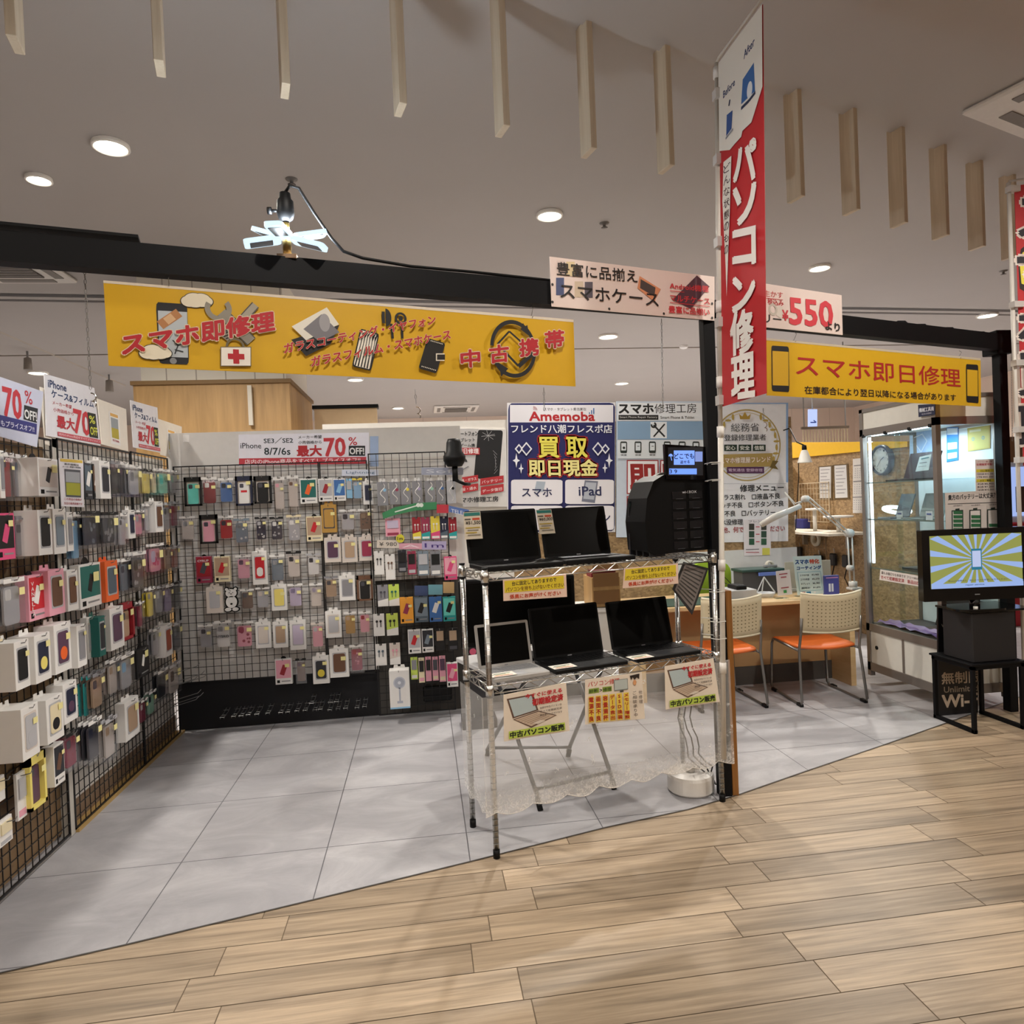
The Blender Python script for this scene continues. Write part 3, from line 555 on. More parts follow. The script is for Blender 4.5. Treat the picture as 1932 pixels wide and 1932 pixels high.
WORDS = {'rose red box': ('VANILLA', 1, 'e8dcdc'), 'wine red printed box': ('CYRUP', 0, 'e4cfd4'), 'dark red case': ('CYRUP', 0, 'e4cfd4'), 'clear pack with printed words': ('HYBRID', 0, '3a3a3e')}
def items(f, N, gridsel, rows, wname, grp, dep):
    for ri, row in enumerate(rows):
        for ci, it in enumerate(row):
            u0, u1, v0, v1, k, cs, look = it[:7]; D = it[7] if len(it) > 7 else dep
            um, vm = (u0+u1)/2, (v0+v1)/2; fo = D+.02
            if k == 'F': fo = .11
            A = f.O+N*fo
            q0, q1, qt, qb = PP(u0, vm, A, N), PP(u1, vm, A, N), PP(um, v0, A, N), PP(um, v1, A, N)
            a0, a1 = (q0-f.O).dot(f.X), (q1-f.O).dot(f.X); b0, b1 = qb.z, qt.z
            if a1-a0 < .03: a1 = a0+.03
            par = gridsel((a0+a1)/2)
            last[0] = product(f, par, a0, a1, b0, b1, k, cs, look, '%s row %s, %s %s' % (wname, ['one', 'two', 'three', 'four', 'five', 'six', 'seven', 'eight', 'nine'][ri], ORD[ci], 'from left'), grp, .02, D)
            if f is FL_ and k == 'C':
                sp_ = bpy.context.scene.collection.objects; root = last[0]
                for c_ in range(1 if D < .06 else 2): dup(root, Vector(root.location)-f.N*.0225*(c_+1), 0, ('spare of the %s, left wall row %s, %s place' % (look, ['one', 'two', 'three', 'four', 'five', 'six', 'seven', 'eight', 'nine'][ri], ORD[ci])), 'spare packs hanging behind the front packs')
LROWS = [
 [(0, 8, 850, 940, 'W', 'wg', 'white edge of a box'), (8, 28, 854, 945, 'C', 'rr', 'dark red case pack'), (31, 53, 858, 945, 'C', 'gAw', 'smoky grey case pack'), (72, 110, 865, 936, 'X', 'whk', 'white phone stand box', .10), (160, 174, 874, 942, 'X', 'DSw', 'charcoal case box'), (176, 188, 876, 942, 'X', 'kBw', 'dark brown case box'), (189, 208, 870, 941, 'W', 'wD', 'white box with blue side', .06), (211, 226, 870, 938, 'C', 'kdg', 'black and silver pack'), (228, 243, 872, 936, 'C', 'kVw', 'black and magenta pack'), (246, 268, 878, 938, 'C', 'lgw', 'clear grey pack', .06), (272, 288, 885, 935, 'C', 'Yyk', 'pale yellow green pack'), (291, 299, 884, 934, 'C', 'cgw', 'straw coloured slim pack'), (301, 322, 885, 935, 'C', 'xqw', 'mint green pack'), (324, 338, 888, 934, 'C', 'lxw', 'clear pale pack')],
 [(-6, 28, 968, 1056, 'X', 'PkP', 'hot pink box', .05), (32, 60, 973, 1054, 'C', 'gdg', 'charcoal fabric case pack'), (72, 98, 962, 1047, 'W', 'wk', 'cream box with black window', .09), (101, 124, 960, 1045, 'W', 'wA', 'white box with mauve window', .05), (127, 138, 966, 1040, 'W', 'wg', 'slim white edged box'), (140, 154, 966, 1062, 'C', 'slw', 'pale blue clear pack'), (160, 190, 964, 1034, 'C', 'ndkA', 'navy patterned pack', .06), (194, 224, 966, 1030, 'C', 'Ddkg', 'dark patterned pack', .06), (228, 241, 968, 1034, 'C', 'ldw', 'clear pack with dark strip'), (243, 255, 962, 1016, 'W', 'wn', 'white box with navy window'), (258, 273, 962, 1012, 'C', 'plw', 'pale pink pack'), (276, 290, 950, 1006, 'C', 'lhw', 'clear pearl pack'), (293, 308, 946, 1004, 'W', 'wB', 'white box with brown window', .06), (311, 324, 948, 1004, 'C', 'ldl', 'smoky clear pack'), (327, 339, 946, 996, 'C', 'mrl', 'dark rose pack')],
 [(8, 48, 1090, 1187, 'C', 'lww', 'silver glitter pack', .07), (54, 86, 1084, 1170, 'X', 'pRw', 'rose red box', .05), (92, 122, 1074, 1160, 'W', 'pB', 'rose framed box', .07), (127, 147, 1075, 1152, 'W', 'wB', 'white box with tan window', .05), (150, 191, 1063, 1146, 'X', 'wek', 'large white folding case box', .04), (199, 223, 1058, 1134, 'W', 'oS', 'bright orange framed box', .06), (230, 248, 1053, 1120, 'C', 'Anw', 'grey blue pack'), (252, 277, 1040, 1114, 'C', 'dkwl', 'dark clear pack', .06), (284, 310, 1025, 1083, 'C', 'piwP', 'pink marbled pack', .05), (314, 326, 1027, 1078, 'C', 'TBk', 'tan pack'), (328, 340, 1028, 1074, 'C', 'CBl', 'rust pack')],
 [(-8, 8, 1206, 1302, 'X', 'cyo', 'colourful picture box'), (28, 56, 1208, 1300, 'W', 'wk', 'white box with black case', .11), (66, 96, 1195, 1286, 'W', 'wnY', 'white box with navy case and badge', .10), (103, 134, 1175, 1268, 'W', 'wVo', 'lilac picture box', .08), (146, 163, 1178, 1258, 'W', 'wg', 'white box with red side', .08), (165, 175, 1164, 1243, 'W', 'wl', 'slim white pack', .03), (187, 199, 1162, 1238, 'W', 'eD', 'teal sided box', .07), (208, 234, 1145, 1224, 'W', 'wV', 'white box with plum window', .05), (238, 261, 1136, 1206, 'K', 'rT', 'red topped tan box', .05), (264, 273, 1134, 1186, 'C', 'mrw', 'maroon slim pack'), (281, 294, 1107, 1168, 'C', 'ygw', 'yellow tinted pack'), (297, 312, 1104, 1160, 'C', 'lwl', 'clear milky pack'), (314, 328, 1102, 1158, 'C', 'viw', 'purple tinted pack'), (330, 344, 1096, 1150, 'C', 'kdk', 'black dotted pack')],
 [(120, 146, 1286, 1362, 'W', 'wnV', 'white box with blue print window', .07), (164, 172, 1274, 1358, 'C', 'ttt', 'teal slim pack'), (176, 200, 1266, 1340, 'C', 'Tdg', 'brown clear pack', .06), (208, 227, 1242, 1314, 'C', 'hTw', 'peach clear pack'), (230, 255, 1232, 1304, 'C', 'lsw', 'bluish clear pack', .05), (258, 282, 1222, 1276, 'X', 'kkw', 'black box with white squares', .03), (290, 304, 1184, 1240, 'C', 'llw', 'plain clear pack'), (311, 325, 1177, 1238, 'W', 'wC', 'white box with rust window', .06), (329, 345, 1172, 1230, 'C', 'dgl', 'dark clear pack')],
 [(41, 74, 1330, 1430, 'W', 'wll', 'big white glitter case box', .13), (88, 120, 1313, 1398, 'W', 'wck', 'white box with black fox print', .09), (236, 263, 1318, 1392, 'W', 'wT', 'white box with tan window', .05), (267, 280, 1318, 1366, 'C', 'mww', 'maroon picture pack'), (282, 296, 1302, 1350, 'C', 'xnw', 'pale green pack'), (299, 318, 1262, 1320, 'C', 'Dkw', 'navy slim pack', .04), (321, 343, 1250, 1310, 'C', 'hBl', 'brown shadowed pack', .05)],
 [(126, 152, 1378, 1452, 'C', 'mdkr', 'maroon pack', .06), (168, 194, 1355, 1438, 'C', 'dnw', 'smoky navy pack', .06), (200, 223, 1352, 1434, 'C', 'hTl', 'beige clear pack', .05)],
 [(47, 64, 1454, 1544, 'N', 'wlp', 'narrow white strip box', .04), (67, 98, 1420, 1522, 'K', 'YV', 'cream framed plum case pack', .05), (102, 122, 1402, 1480, 'X', 'wDB', 'white box with dark picture', .05)],
 [(-2, 22, 1466, 1514, 'N', 'wcw', 'white tipped jewel blister'), (10, 36, 1542, 1592, 'N', 'wcl', 'small white blister of clear beads')]]
def selL(a): return GL[0] if a < .37 else GL[1] if a < 1.208 else GL[2]
def selB(a): return GB[0] if a < .38 else GB[1] if a < .71 else GB[2]
items(FL_, Vector((1, 0, 0)), selL, LROWS, 'left wall', 'packages hanging on the left wall grid', .035)
B1 = [
 [(346, 379, 900, 955, 'K', 'kq', 'black framed turquoise case'), (380, 410, 900, 954, 'C', 'rww', 'dark red case'), (412, 441, 902, 951, 'C', 'bDw', 'teal blue case'), (443, 475, 898, 954, 'K', 'nwR', 'navy framed white case'), (478, 511, 898, 950, 'K', 'kk', 'black framed black case'), (516, 538, 900, 966, 'C', 'hpw', 'clear pack with pink case'), (542, 564, 897, 962, 'C', 'hBw', 'clear pack with brown case'), (566, 598, 903, 950, 'X', 'weo', 'white box with orange phone'), (601, 628, 903, 946, 'X', 'wlr', 'pale card with red corner'), (629, 652, 903, 945, 'X', 'wbs', 'white and blue card'), (653, 664, 903, 940, 'N', 'sls', 'slim light blue card'), (665, 684, 902, 944, 'C', 'sly', 'pale blue clear case'), (685, 704, 908, 952, 'W', 'wn', 'white box with navy window')],
 [(339, 369, 974, 1022, 'C', 'hlw', 'beige clear case'), (375, 409, 971, 1026, 'K', 'kp', 'black framed pink case'), (412, 441, 973, 1020, 'C', 'RRw', 'bright red case'), (441, 471, 978, 1028, 'C', 'AgAw', 'grey case with white cats'), (481, 504, 975, 1022, 'C', 'nlkw', 'navy floral case'), (509, 535, 975, 1022, 'C', 'nwkl', 'navy floral case again'), (541, 569, 971, 1024, 'C', 'lwcw', 'clear floral case'), (578, 608, 974, 1021, 'X', 'cTR', 'cream box with red phone')],
 [(370, 399, 1050, 1100, 'X', 'mrd', 'wine red printed box'), (404, 434, 1050, 1098, 'X', 'cTR', 'cream box with red phone'), (445, 474, 1047, 1096, 'C', 'pVw', 'pink matte case'), (476, 504, 1040, 1103, 'W', 'wRw', 'white box with red case'), (509, 538, 1046, 1100, 'C', 'Alw', 'grey frosted case'), (540, 569, 1040, 1093, 'C', 'hdk', 'clear box with black header'), (578, 605, 1044, 1088, 'C', 'wdl', 'clear bumper case')],
 [(389, 420, 1107, 1157, 'W', 'hl', 'pale box with grey outline'), (421, 449, 1111, 1155, 'Q', 'wk', 'white bear case with black outline'), (453, 480, 1111, 1152, 'C', 'BBw', 'brown leather look case'), (482, 509, 1108, 1150, 'C', 'lhw', 'misty clear case'), (512, 541, 1103, 1152, 'W', 'wY', 'white box with yellow case'), (543, 572, 1101, 1148, 'C', 'ivw', 'lavender clear case'), (584, 609, 1100, 1148, 'C', 'hiw', 'pearly clear case')],
 [(374, 402, 1178, 1226, 'C', 'ldw', 'clear case with dark rim'), (405, 437, 1171, 1226, 'C', 'wlw', 'clear pack with printed words'), (443, 479, 1172, 1225, 'C', 'pmwm', 'pink ribbon printed case'), (482, 511, 1174, 1223, 'W', 'wh', 'white box with cream case'), (515, 543, 1173, 1222, 'W', 'wT', 'white box with tan card'), (547, 577, 1170, 1226, 'W', 'wi', 'iridescent edged box'), (587, 612, 1174, 1225, 'C', 'plh', 'light pink clear case')],
 [(519, 551, 1243, 1291, 'X', 'wpr', 'white box with pink picture'), (558, 578, 1242, 1290, 'C', 'BVk', 'dark brown case'), (590, 621, 1238, 1290, 'W', 'wDy', 'white framed dark print case')]]
items(FB, Vector((0, -1, 0)), selB, B1, 'back grid left', 'packages hanging on the left back grid', .03)
B2 = [
 [(606, 635, 952, 1005, 'W', 'GG', 'gold boxed case'), (641, 672, 961, 1003, 'C', 'lnw', 'white swirl clear case'), (676, 705, 960, 1002, 'C', 'BTwk', 'brown camouflage case')],
 [(612, 643, 1014, 1061, 'W', 'hV', 'framed case with purple photo'), (645, 674, 1014, 1061, 'W', 'hT', 'framed pink floral case'), (677, 706, 1013, 1058, 'W', 'hm', 'framed magenta case')],
 [(612, 638, 1087, 1130, 'C', 'Tdg', 'tan and clear case'), (640, 670, 1086, 1133, 'W', 'wg', 'white framed grey case'), (673, 703, 1086, 1134, 'K', 'Bk', 'brown framed black case')],
 [(614, 644, 1153, 1203, 'W', 'wl', 'white box with pale blue case'), (649, 673, 1154, 1200, 'C', 'GTw', 'champagne gold case'), (677, 700, 1153, 1197, 'C', 'prw', 'pink lettered case')],
 [(622, 658, 1224, 1278, 'W', 'wB', 'white box with taupe case'), (660, 687, 1216, 1270, 'C', 'mrwp', 'rose case with white dots')]]
items(FB, Vector((0, -1, 0)), selB, B2, 'back grid centre', 'packages hanging on the middle back grid', .03)
B3 = [
 [(712, 732, 909, 954, 'Z', 'gsw', 'grey cable box with blue dot'), (735, 755, 909, 952, 'Z', 'gmw', 'grey cable box with maroon dot'), (756, 775, 908, 952, 'Z', 'gyw', 'grey cable box with yellow dot'), (778, 797, 907, 951, 'Z', 'gvw', 'grey cable box with lilac dot'), (802, 821, 907, 950, 'Z', 'gxw', 'grey cable box with green dot'), (823, 840, 906, 950, 'Z', 'gbw', 'grey cable box with blue mark'), (843, 860, 906, 950, 'Z', 'lkw', 'pale cable box with black reel')],
 [(727, 755, 978, 1012, 'N', 'pim', 'pink pouch with ring strap'), (778, 794, 976, 1018, 'E', 'ryw', 'red and yellow earphone card'), (795, 811, 976, 1018, 'E', 'mtw', 'red and teal earphone card'), (813, 830, 974, 1017, 'E', 'yPw', 'yellow and pink earphone card'), (831, 845, 975, 1016, 'E', 'nSw', 'navy earphone card'), (847, 862, 976, 1017, 'E', 'rtw', 'red earphone card with teal end')],
 [(706, 724, 1040, 1085, 'E', 'wwk', 'white card with black lens'), (727, 745, 1046, 1094, 'E', 'wwB', 'white card with brown earphones'), (751, 767, 1038, 1080, 'N', 'Dkg', 'dark cable card'), (769, 785, 1040, 1084, 'N', 'mkl', 'red cable card'), (788, 809, 1040, 1086, 'N', 'Alw', 'grey charger card'), (812, 832, 1040, 1086, 'N', 'gkw', 'grey card with black ring'), (838, 862, 1050, 1094, 'X', 'PpP', 'rose pink boxed battery')],
 [(712, 732, 1104, 1145, 'E', 'gwd', 'grey earphone card'), (733, 753, 1103, 1144, 'E', 'Lwe', 'lime earphone card'), (755, 780, 1127, 1176, 'X', 'OOm', 'orange earphone box'), (782, 808, 1126, 1174, 'X', 'SAk', 'slate blue earphone box'), (810, 834, 1126, 1173, 'X', 'bbw', 'royal blue earphone box'), (836, 860, 1126, 1172, 'X', 'tqk', 'turquoise earphone box')],
 [(704, 725, 1159, 1201, 'E', 'wwk', 'white earphone card'), (729, 751, 1158, 1200, 'E', 'Lwk', 'second lime earphone card'), (770, 794, 1188, 1233, 'X', 'wlR', 'white cable box with red dot'), (796, 818, 1187, 1231, 'X', 'wDA', 'white and charcoal cable box'), (822, 839, 1186, 1228, 'N', 'kTk', 'black card with beige blister'), (846, 864, 1185, 1228, 'N', 'kTd', 'black card with tan blister')],
 [(708, 729, 1216, 1257, 'E', 'wwS', 'plain white earphone card'), (735, 755, 1214, 1255, 'E', 'hwp', 'blush earphone card'), (775, 788, 1241, 1283, 'N', 'Lgw', 'narrow green pack'), (790, 801, 1242, 1289, 'N', 'ckp', 'narrow blush pack'), (803, 814, 1240, 1286, 'N', 'pkp', 'narrow pink pack'), (816, 827, 1240, 1285, 'N', 'pdc', 'narrow pink pack'), (829, 841, 1238, 1287, 'N', 'pVc', 'narrow pink pack'), (843, 864, 1250, 1296, 'X', 'wPp', 'bright pink lipstick battery box')],
 [(735, 773, 1265, 1337, 'F', 'ws', 'white box with handheld fan picture')]]
items(FC, Vector((0, -1, 0)), selB, B3, 'right back grid', 'packages hanging on the right back grid', .025)
# empty hooks low on the walls
for i, (u, v) in enumerate([(427, 1345), (448, 1343), (462, 1342), (475, 1340), (491, 1339), (511, 1337), (535, 1336), (548, 1335), (565, 1333), (580, 1332), (592, 1319), (598, 1331), (608, 1330), (627, 1317), (638, 1316), (626, 1331), (641, 1329), (655, 1328), (676, 1327), (690, 1325)]):
    q = P(u, v, y=1.80); t = thing('display_hook', q, 'empty chrome double hook on the black panel under the back grid', 'hook', 'empty chrome hooks on the black panel')
    m = MB(); X = Vector((.012, 0, 0)); N = Vector((0, -.10, 0)); Z = Vector((0, 0, .02))
    for s in (-1, 1): m.tube([q+X*s+Vector((0, .055, .02)), q+X*s+Z*.3, q+X*s+N, q+X*s+N-Z*.5], .0016, STEEL, 4)
    m.tube([q-X*1.3+N, q+X*1.3+N], .0016, STEEL, 4); m.tube([q-X*1.3+Vector((0, -.001, .02)), q+X*1.3+Vector((0, -.001, .02))], .0016, STEEL, 4); m.tube([q-X+N*.5, q+X+N*.5], .0016, STEEL, 4); m.build('hook_wire', t)
for i in range(7):
    q = Vector((-.597, 1.50+.045*(i % 5), .25+.10*(i//3)+.03*(i % 2))); t = thing('display_hook', q, 'empty steel hook low at the left wall corner', 'hook', 'empty steel hooks at the left corner')
    m = MB(); m.tube([q, q+Vector((.08, 0, .02)), q+Vector((.20, 0, .05)), q+Vector((.22, 0, .07))], .0022, STEEL, 4); m.build('hook_wire', t)
m = MB(); m.box((1.02, 1.74, .10), (1.22, 1.80, .20), BLACK, .01); tag(m.build('black_tray', None, (1.12, 1.77, .10)), 'small black tray low on the right back grid', 'tray')
# ================================================================== SIGNS, BANNERS AND POSTERS
def sub(sh, quad):   # unit square (s right, t down) inside a quad given tl,tr,br,bl on the sheet's plane
    base = sh.map
    def mp(s, t):
        u = (quad[0][0]*(1-s)+quad[1][0]*s)*(1-t)+(quad[3][0]*(1-s)+quad[2][0]*s)*t; v = (quad[0][1]*(1-s)+quad[1][1]*s)*(1-t)+(quad[3][1]*(1-s)+quad[2][1]*s)*t
        return base(u, v)
    sh.map = mp; return sh
RED = 'b3202a'; YB = 'd6a81a'
dB = (BB-BA).normalized(); NB = Vector((dB.y, -dB.x, 0)); dC = (BC-BB).normalized(); NC = Vector((dC.y, -dC.x, 0))
AB = BA+NB*.0; AC = BB+NC*.0
# ---- long yellow banner
r, s = pboard('banner', [(195, 531), (1082, 605), (1086, 729), (205, 690)], AB, NB, .003, M(YB, .45, var=.03), 'long yellow hanging banner with phone and tool pictures', 'banner')
s.poly([(195, 529), (1082, 603), (1082, 608), (195, 534)], 'dfd3c0')
def rquad(s, q, c, k=.12):
    pts = []
    for i in range(4):
        p, a, b = Vector(q[i]), Vector(q[i-1]), Vector(q[(i+1) % 4]); pts += [tuple(p+(a-p)*k), tuple(p+(a-p)*k*.3+(b-p)*k*.3*.5), tuple(p+(b-p)*k*.6)]
    s.poly(pts, c)
rquad(s, [(294, 570), (353, 574), (357, 688), (300, 686)], '1d1f24'); s.poly([(298, 586), (353, 589), (355, 675), (301, 673)], 'b6bec4'); s.disc(327, 681, .011, '8a8d90')
s.line([(302, 614), (338, 590)], .032, 'b07a4c'); s.line([(313, 607), (327, 597)], .026, 'd2ab82'); s.line([(326, 642), (336, 652), (330, 668)], .004, '30343a'); s.line([(336, 652), (350, 648)], .004, '30343a'); s.line([(330, 660), (346, 664)], .004, '30343a')
for u, v, a in ((371, 568, .045), (293, 666, .045)):
    for du, rr in ((-14, .026), (-4, .034), (9, .032), (18, .022)): s.disc(u+du, v+(1 if abs(du) > 10 else -1), rr+.003, '3a3a30', ry=(rr+.003)*.75)
    for du, rr in ((-14, .026), (-4, .034), (9, .032), (18, .022)): s.disc(u+du, v+(1 if abs(du) > 10 else -1), rr, 'e8dfc8', ry=rr*.75)
s.line([(418, 590), (474, 645)], .042, '4c4a44'); s.line([(418, 590), (474, 645)], .034, '8d877b'); s.disc(412, 583, .045, '8d877b', r0=.6*.045, a0=150, a1=400); s.line([(482, 576), (424, 640)], .030, '4c4a44'); s.line([(482, 576), (424, 640)], .022, 'a39c8c')
for k in range(4): s.line([(414+k*4, 628+k*4), (430+k*4, 622+k*4)], .006, '3c3a34')
s.rect(416, 655, 474, 692, '6a5c4a'); s.rect(417.5, 656.5, 472.5, 690.5, 'ece6dc'); s.disc(444, 655, .032, '6a6048', r0=.024, a0=0, a1=180); s.line([(445, 660), (446, 687)], .020, RED); s.line([(430, 673), (461, 674)], .020, RED)
s.text('スマホ即修理', 232, 672, 518, 624, 39, RED, .045, 'e6d8c0', .03)
s.poly([(549, 642), (640, 614), (623, 650), (577, 673)], '1c1b1e'); s.poly([(550, 617), (616, 581), (639, 613), (577, 643)], 'e0dccf'); s.poly([(572, 622), (606, 594), (640, 628), (603, 646)], '77757a'); s.disc(612, 610, .02, '9a989b', ry=.034)
s.disc(727, 600, .022, '141414', ry=.035, a0=-90, a1=90); s.line([(722, 589), (723, 611)], .012, '141414'); s.disc(755, 602, .024, '141414', r0=.015); s.disc(755, 602, .009, '141414'); s.line([(737, 612), (740, 640)], .010, '141414'); s.line([(757, 614), (758, 640)], .010, '141414')
rquad(s, [(679, 621), (715, 631), (699, 701), (663, 692)], '141414'); rquad(s, [(681, 624), (712, 633), (697, 698), (666, 690)], 'eee8da')
for k in range(6): s.poly([(668+k*5.6, 690+k*1.4), (670.5+k*5.6, 691+k*1.4), (686+k*5.2-3, 640-k*1.5), (690+k*4.6, 626+k*1.2), (683+k*4.6, 630+k*1.6), (679+k*5.2, 650)], '141414')
rquad(s, [(805, 639), (839, 649), (822, 706), (788, 696)], '15110f'); s.rect(821, 668, 837, 682, 'e3dccb'); s.rect(823, 670, 838, 680, '15110f')
for k in range(9): s.line([(794+k*3.1, 692+k*.95), (795.6+k*3.1, 692.5+k*.95)], .004, 'e8e0d0'); s.line([(811+k*2.6, 644+k*.8), (812.3+k*2.6, 644.4+k*.8)], .004, 'e8e0d0')
s.text('ガラスコーティング・イヤフォン', 536, 669, 820, 613, 19, RED, .03, 'e6d8c0', .025); s.text('ガラスフィルム・スマホケース', 587, 694, 848, 641, 19, RED, .03, 'e6d8c0', .025)
s.disc(966, 660, .105, '17171a', r0=.090, a0=10, a1=175, ry=.122); s.disc(966, 660, .105, '17171a', r0=.090, a0=190, a1=355, ry=.122)
s.poly([(980, 622), (984, 611), (997, 634)], '17171a'); s.poly([(979, 623), (992, 615), (996, 636)], '17171a'); s.poly([(937, 685), (956, 697), (943, 712)], '17171a')
s.line([(936, 651), (958, 627), (1003, 667)], .008, '17171a'); s.line([(1003, 667), (975, 692), (940, 655)], .010, '17171a'); s.line([(1003, 668), (975, 693)], .018, '17171a')
for ch, u, v in (('中', 868, 696), ('古', 922, 687), ('携', 978, 675), ('帯', 1026, 660)): s.text(ch, u, v, u+35, v-4, 32, RED, .045, 'e6d8c0', .03)
s.done(r)
# ---- banner with phone cases, above the beam
r, s = pboard('banner', [(1037, 484), (1348, 522), (1348, 605), (1041, 578)], AB+NB*.04, NB, .003, M('e3d0c8', .45, var=.03), 'white banner about phone cases fixed above the beam, left of the post', 'banner')
for u0, v0, u1, v1, c in ((1049, 524, 1064, 557, '4a5378'), (1084, 531, 1100, 561, 'c8b49c'), (1103, 532, 1118, 562, '5d5660'), (1050, 492, 1066, 520, 'd8c4bc'), (1068, 494, 1084, 521, 'd9c49a')): s.rect(u0, v0, u1, v1, c)
for u, v in ((1042, 537), (1042, 570), (1149, 583), (1252, 592), (1343, 573), (1343, 600)): s.disc(u, v, .006, '33302e')
s.poly([(1202, 544), (1206, 521), (1246, 546), (1236, 563), (1236, 571)], 'd99068'); s.poly([(1208, 527), (1236, 543), (1234, 560), (1207, 544)], '4d4240'); s.poly([(1314, 520), (1338, 541), (1303, 583), (1268, 566)], '54343f')
s.text('豊富に品揃え', 1050, 519, 1202, 534, 25, '211d1d', .012); s.text('スマホケース', 1057, 562, 1242, 579, 27, '211d1d', .012)
s.text('Android機種', 1263, 545, 1336, 552, 12, 'c2343a', .03); s.text('マルチケース', 1264, 568, 1338, 575, 12, 'c2343a', .03); s.text('豊富に品揃い', 1261, 590, 1338, 596, 13, 'c2343a', .04); s.line([(1263, 549), (1290, 552)], .003, 'c2343a'); s.line([(1263, 571), (1338, 579)], .003, 'c2343a')
s.done(r)
r, s = pboard('banner', [(1352, 521), (1588, 557), (1590, 632), (1352, 608)], AC+NC*.04, NC, .003, M('e4d3cc', .45, var=.03), 'white banner with big red 550 price above the right beam', 'banner')
s.text('生かす', 1441, 559, 1477, 563, 12, 'c2403e', .01); s.line([(1441, 562), (1477, 566)], .003, 'c2403e'); s.text('税込み', 1448, 574, 1478, 578, 11, 'b52c30', .03); s.disc(1471, 588, .03, 'd8cfc4'); s.disc(1458, 584, .03, 'c4bcb0', r0=.018)
s.text('リー', 1442, 608, 1474, 611, 15, '221f1f', .03); s.text('¥', 1476, 604, 1487, 605, 19, 'c22c38', .03); s.text('550', 1490, 611, 1571, 618, 49, 'cf3d48', .035); s.text('より', 1557, 622, 1584, 626, 15, '221f1f', .04); s.text('バッテ', 1375, 596, 1440, 604, 16, '221f1f', .03); s.done(r)
# ---- right yellow banner
r, s = pboard('banner', [(1445, 641), (1850, 679), (1851, 767), (1447, 746)], AC-NC*.0, NC, .003, M('d9ac22', .45, var=.03), 'yellow banner with red same-day repair lettering and two phones', 'banner')
s.poly([(1445, 638), (1850, 676), (1850, 680), (1445, 642)], 'c9bda6')
for a, b, c, d, e, g in ((1455, 652, 1488, 738, 662, 727), (1822, 687, 1845, 759, 697, 747)):
    rquad(s, [(a, b), (c, b+(c-a)*.06), (c+1, d+2), (a+1, d)], '1b1a1e', .10); s.poly([(a+2, e), (c-1, e+2), (c-.5, g+1), (a+2.5, g)], 'd9ac22')
s.text('スマホ即日修理', 1502, 708, 1812, 731, 40, 'ab2222', .012); s.text('在庫都合により翌日以降になる場合があります', 1518, 743, 1803, 757, 15, '2b2018', .02); s.done(r)
# ---- chains and S-hooks
def chain(u0, v0, u1, v1, A, N, lb, hookend=True):
    a, b = PP(u0, v0, A, N), PP(u1, v1, A, N); t = thing('hanging_chain', b, lb, 'chain'); m = MB(); L = (b-a).length; n = int(L/.016); d = (b-a)/n
    for i in range(n):
        c = a+d*(i+.5); x = Vector((.0035, 0, 0)) if i % 2 else Vector((0, .0035, 0)); z = Vector((0, 0, .010)); m.tube([c-z, c-z*.5+x, c+z*.5+x, c+z, c+z*.5-x, c-z*.5-x], .0011, STEEL, 4, True)
    m.build('links', t)
    if hookend: m = MB(); m.tube([b+Vector((.016*math.sin(g)*(1 if g < 3.3 else -1.0), 0, -.012-.014*(1-math.cos(g)) if g < 3.3 else -.040-.012*(1-math.cos(g-3.3)))) for g in [k*.45 for k in range(13)]], .0022, CHROME, 5); m.build('s_hook', t)
A1 = AB-NB*.03
chain(159, 500, 171, 735, A1, NB, 'dark chain with S-hook hanging in front of the left sale posters'); chain(783, 735, 785, 762, A1, NB, 'short chain with S-hook below the long yellow banner'); chain(1026, 732, 1027, 775, A1, NB, 'chain end hanging over the navy poster', False); chain(1248, 602, 1251, 775, A1, NB, 'long thin chain hanging left of the black post', False)
chain(1440, 770, 1441, 792, AC, NC, 'short chain with S-hook over the round emblem poster')
for u, v, w_, A, N, lb in ((1003, 577, 600, AB, NB, 'wire hook holding the right end of the long yellow banner'), (318, 522, 540, AB, NB, 'wire hook holding the left end of the long yellow banner'), (1499, 626, 645, AC, NC, 'wire hook holding the left end of the right yellow banner'), (1810, 662, 676, AC, NC, 'wire hook holding the right end of the right yellow banner')):
    a, b = PP(u, v, A, N), PP(u+1, w_, A, N); c = (a+b)/2; m = MB(); m.tube([a, a+(c-a)*.5+N*.012, c+N*.004, b-(b-c)*.3-N*.01, b, b-(b-c)*.2+N*.008], .0016, STEEL, 5); tag(m.build('wire_hook', None, b), lb, 'hook')
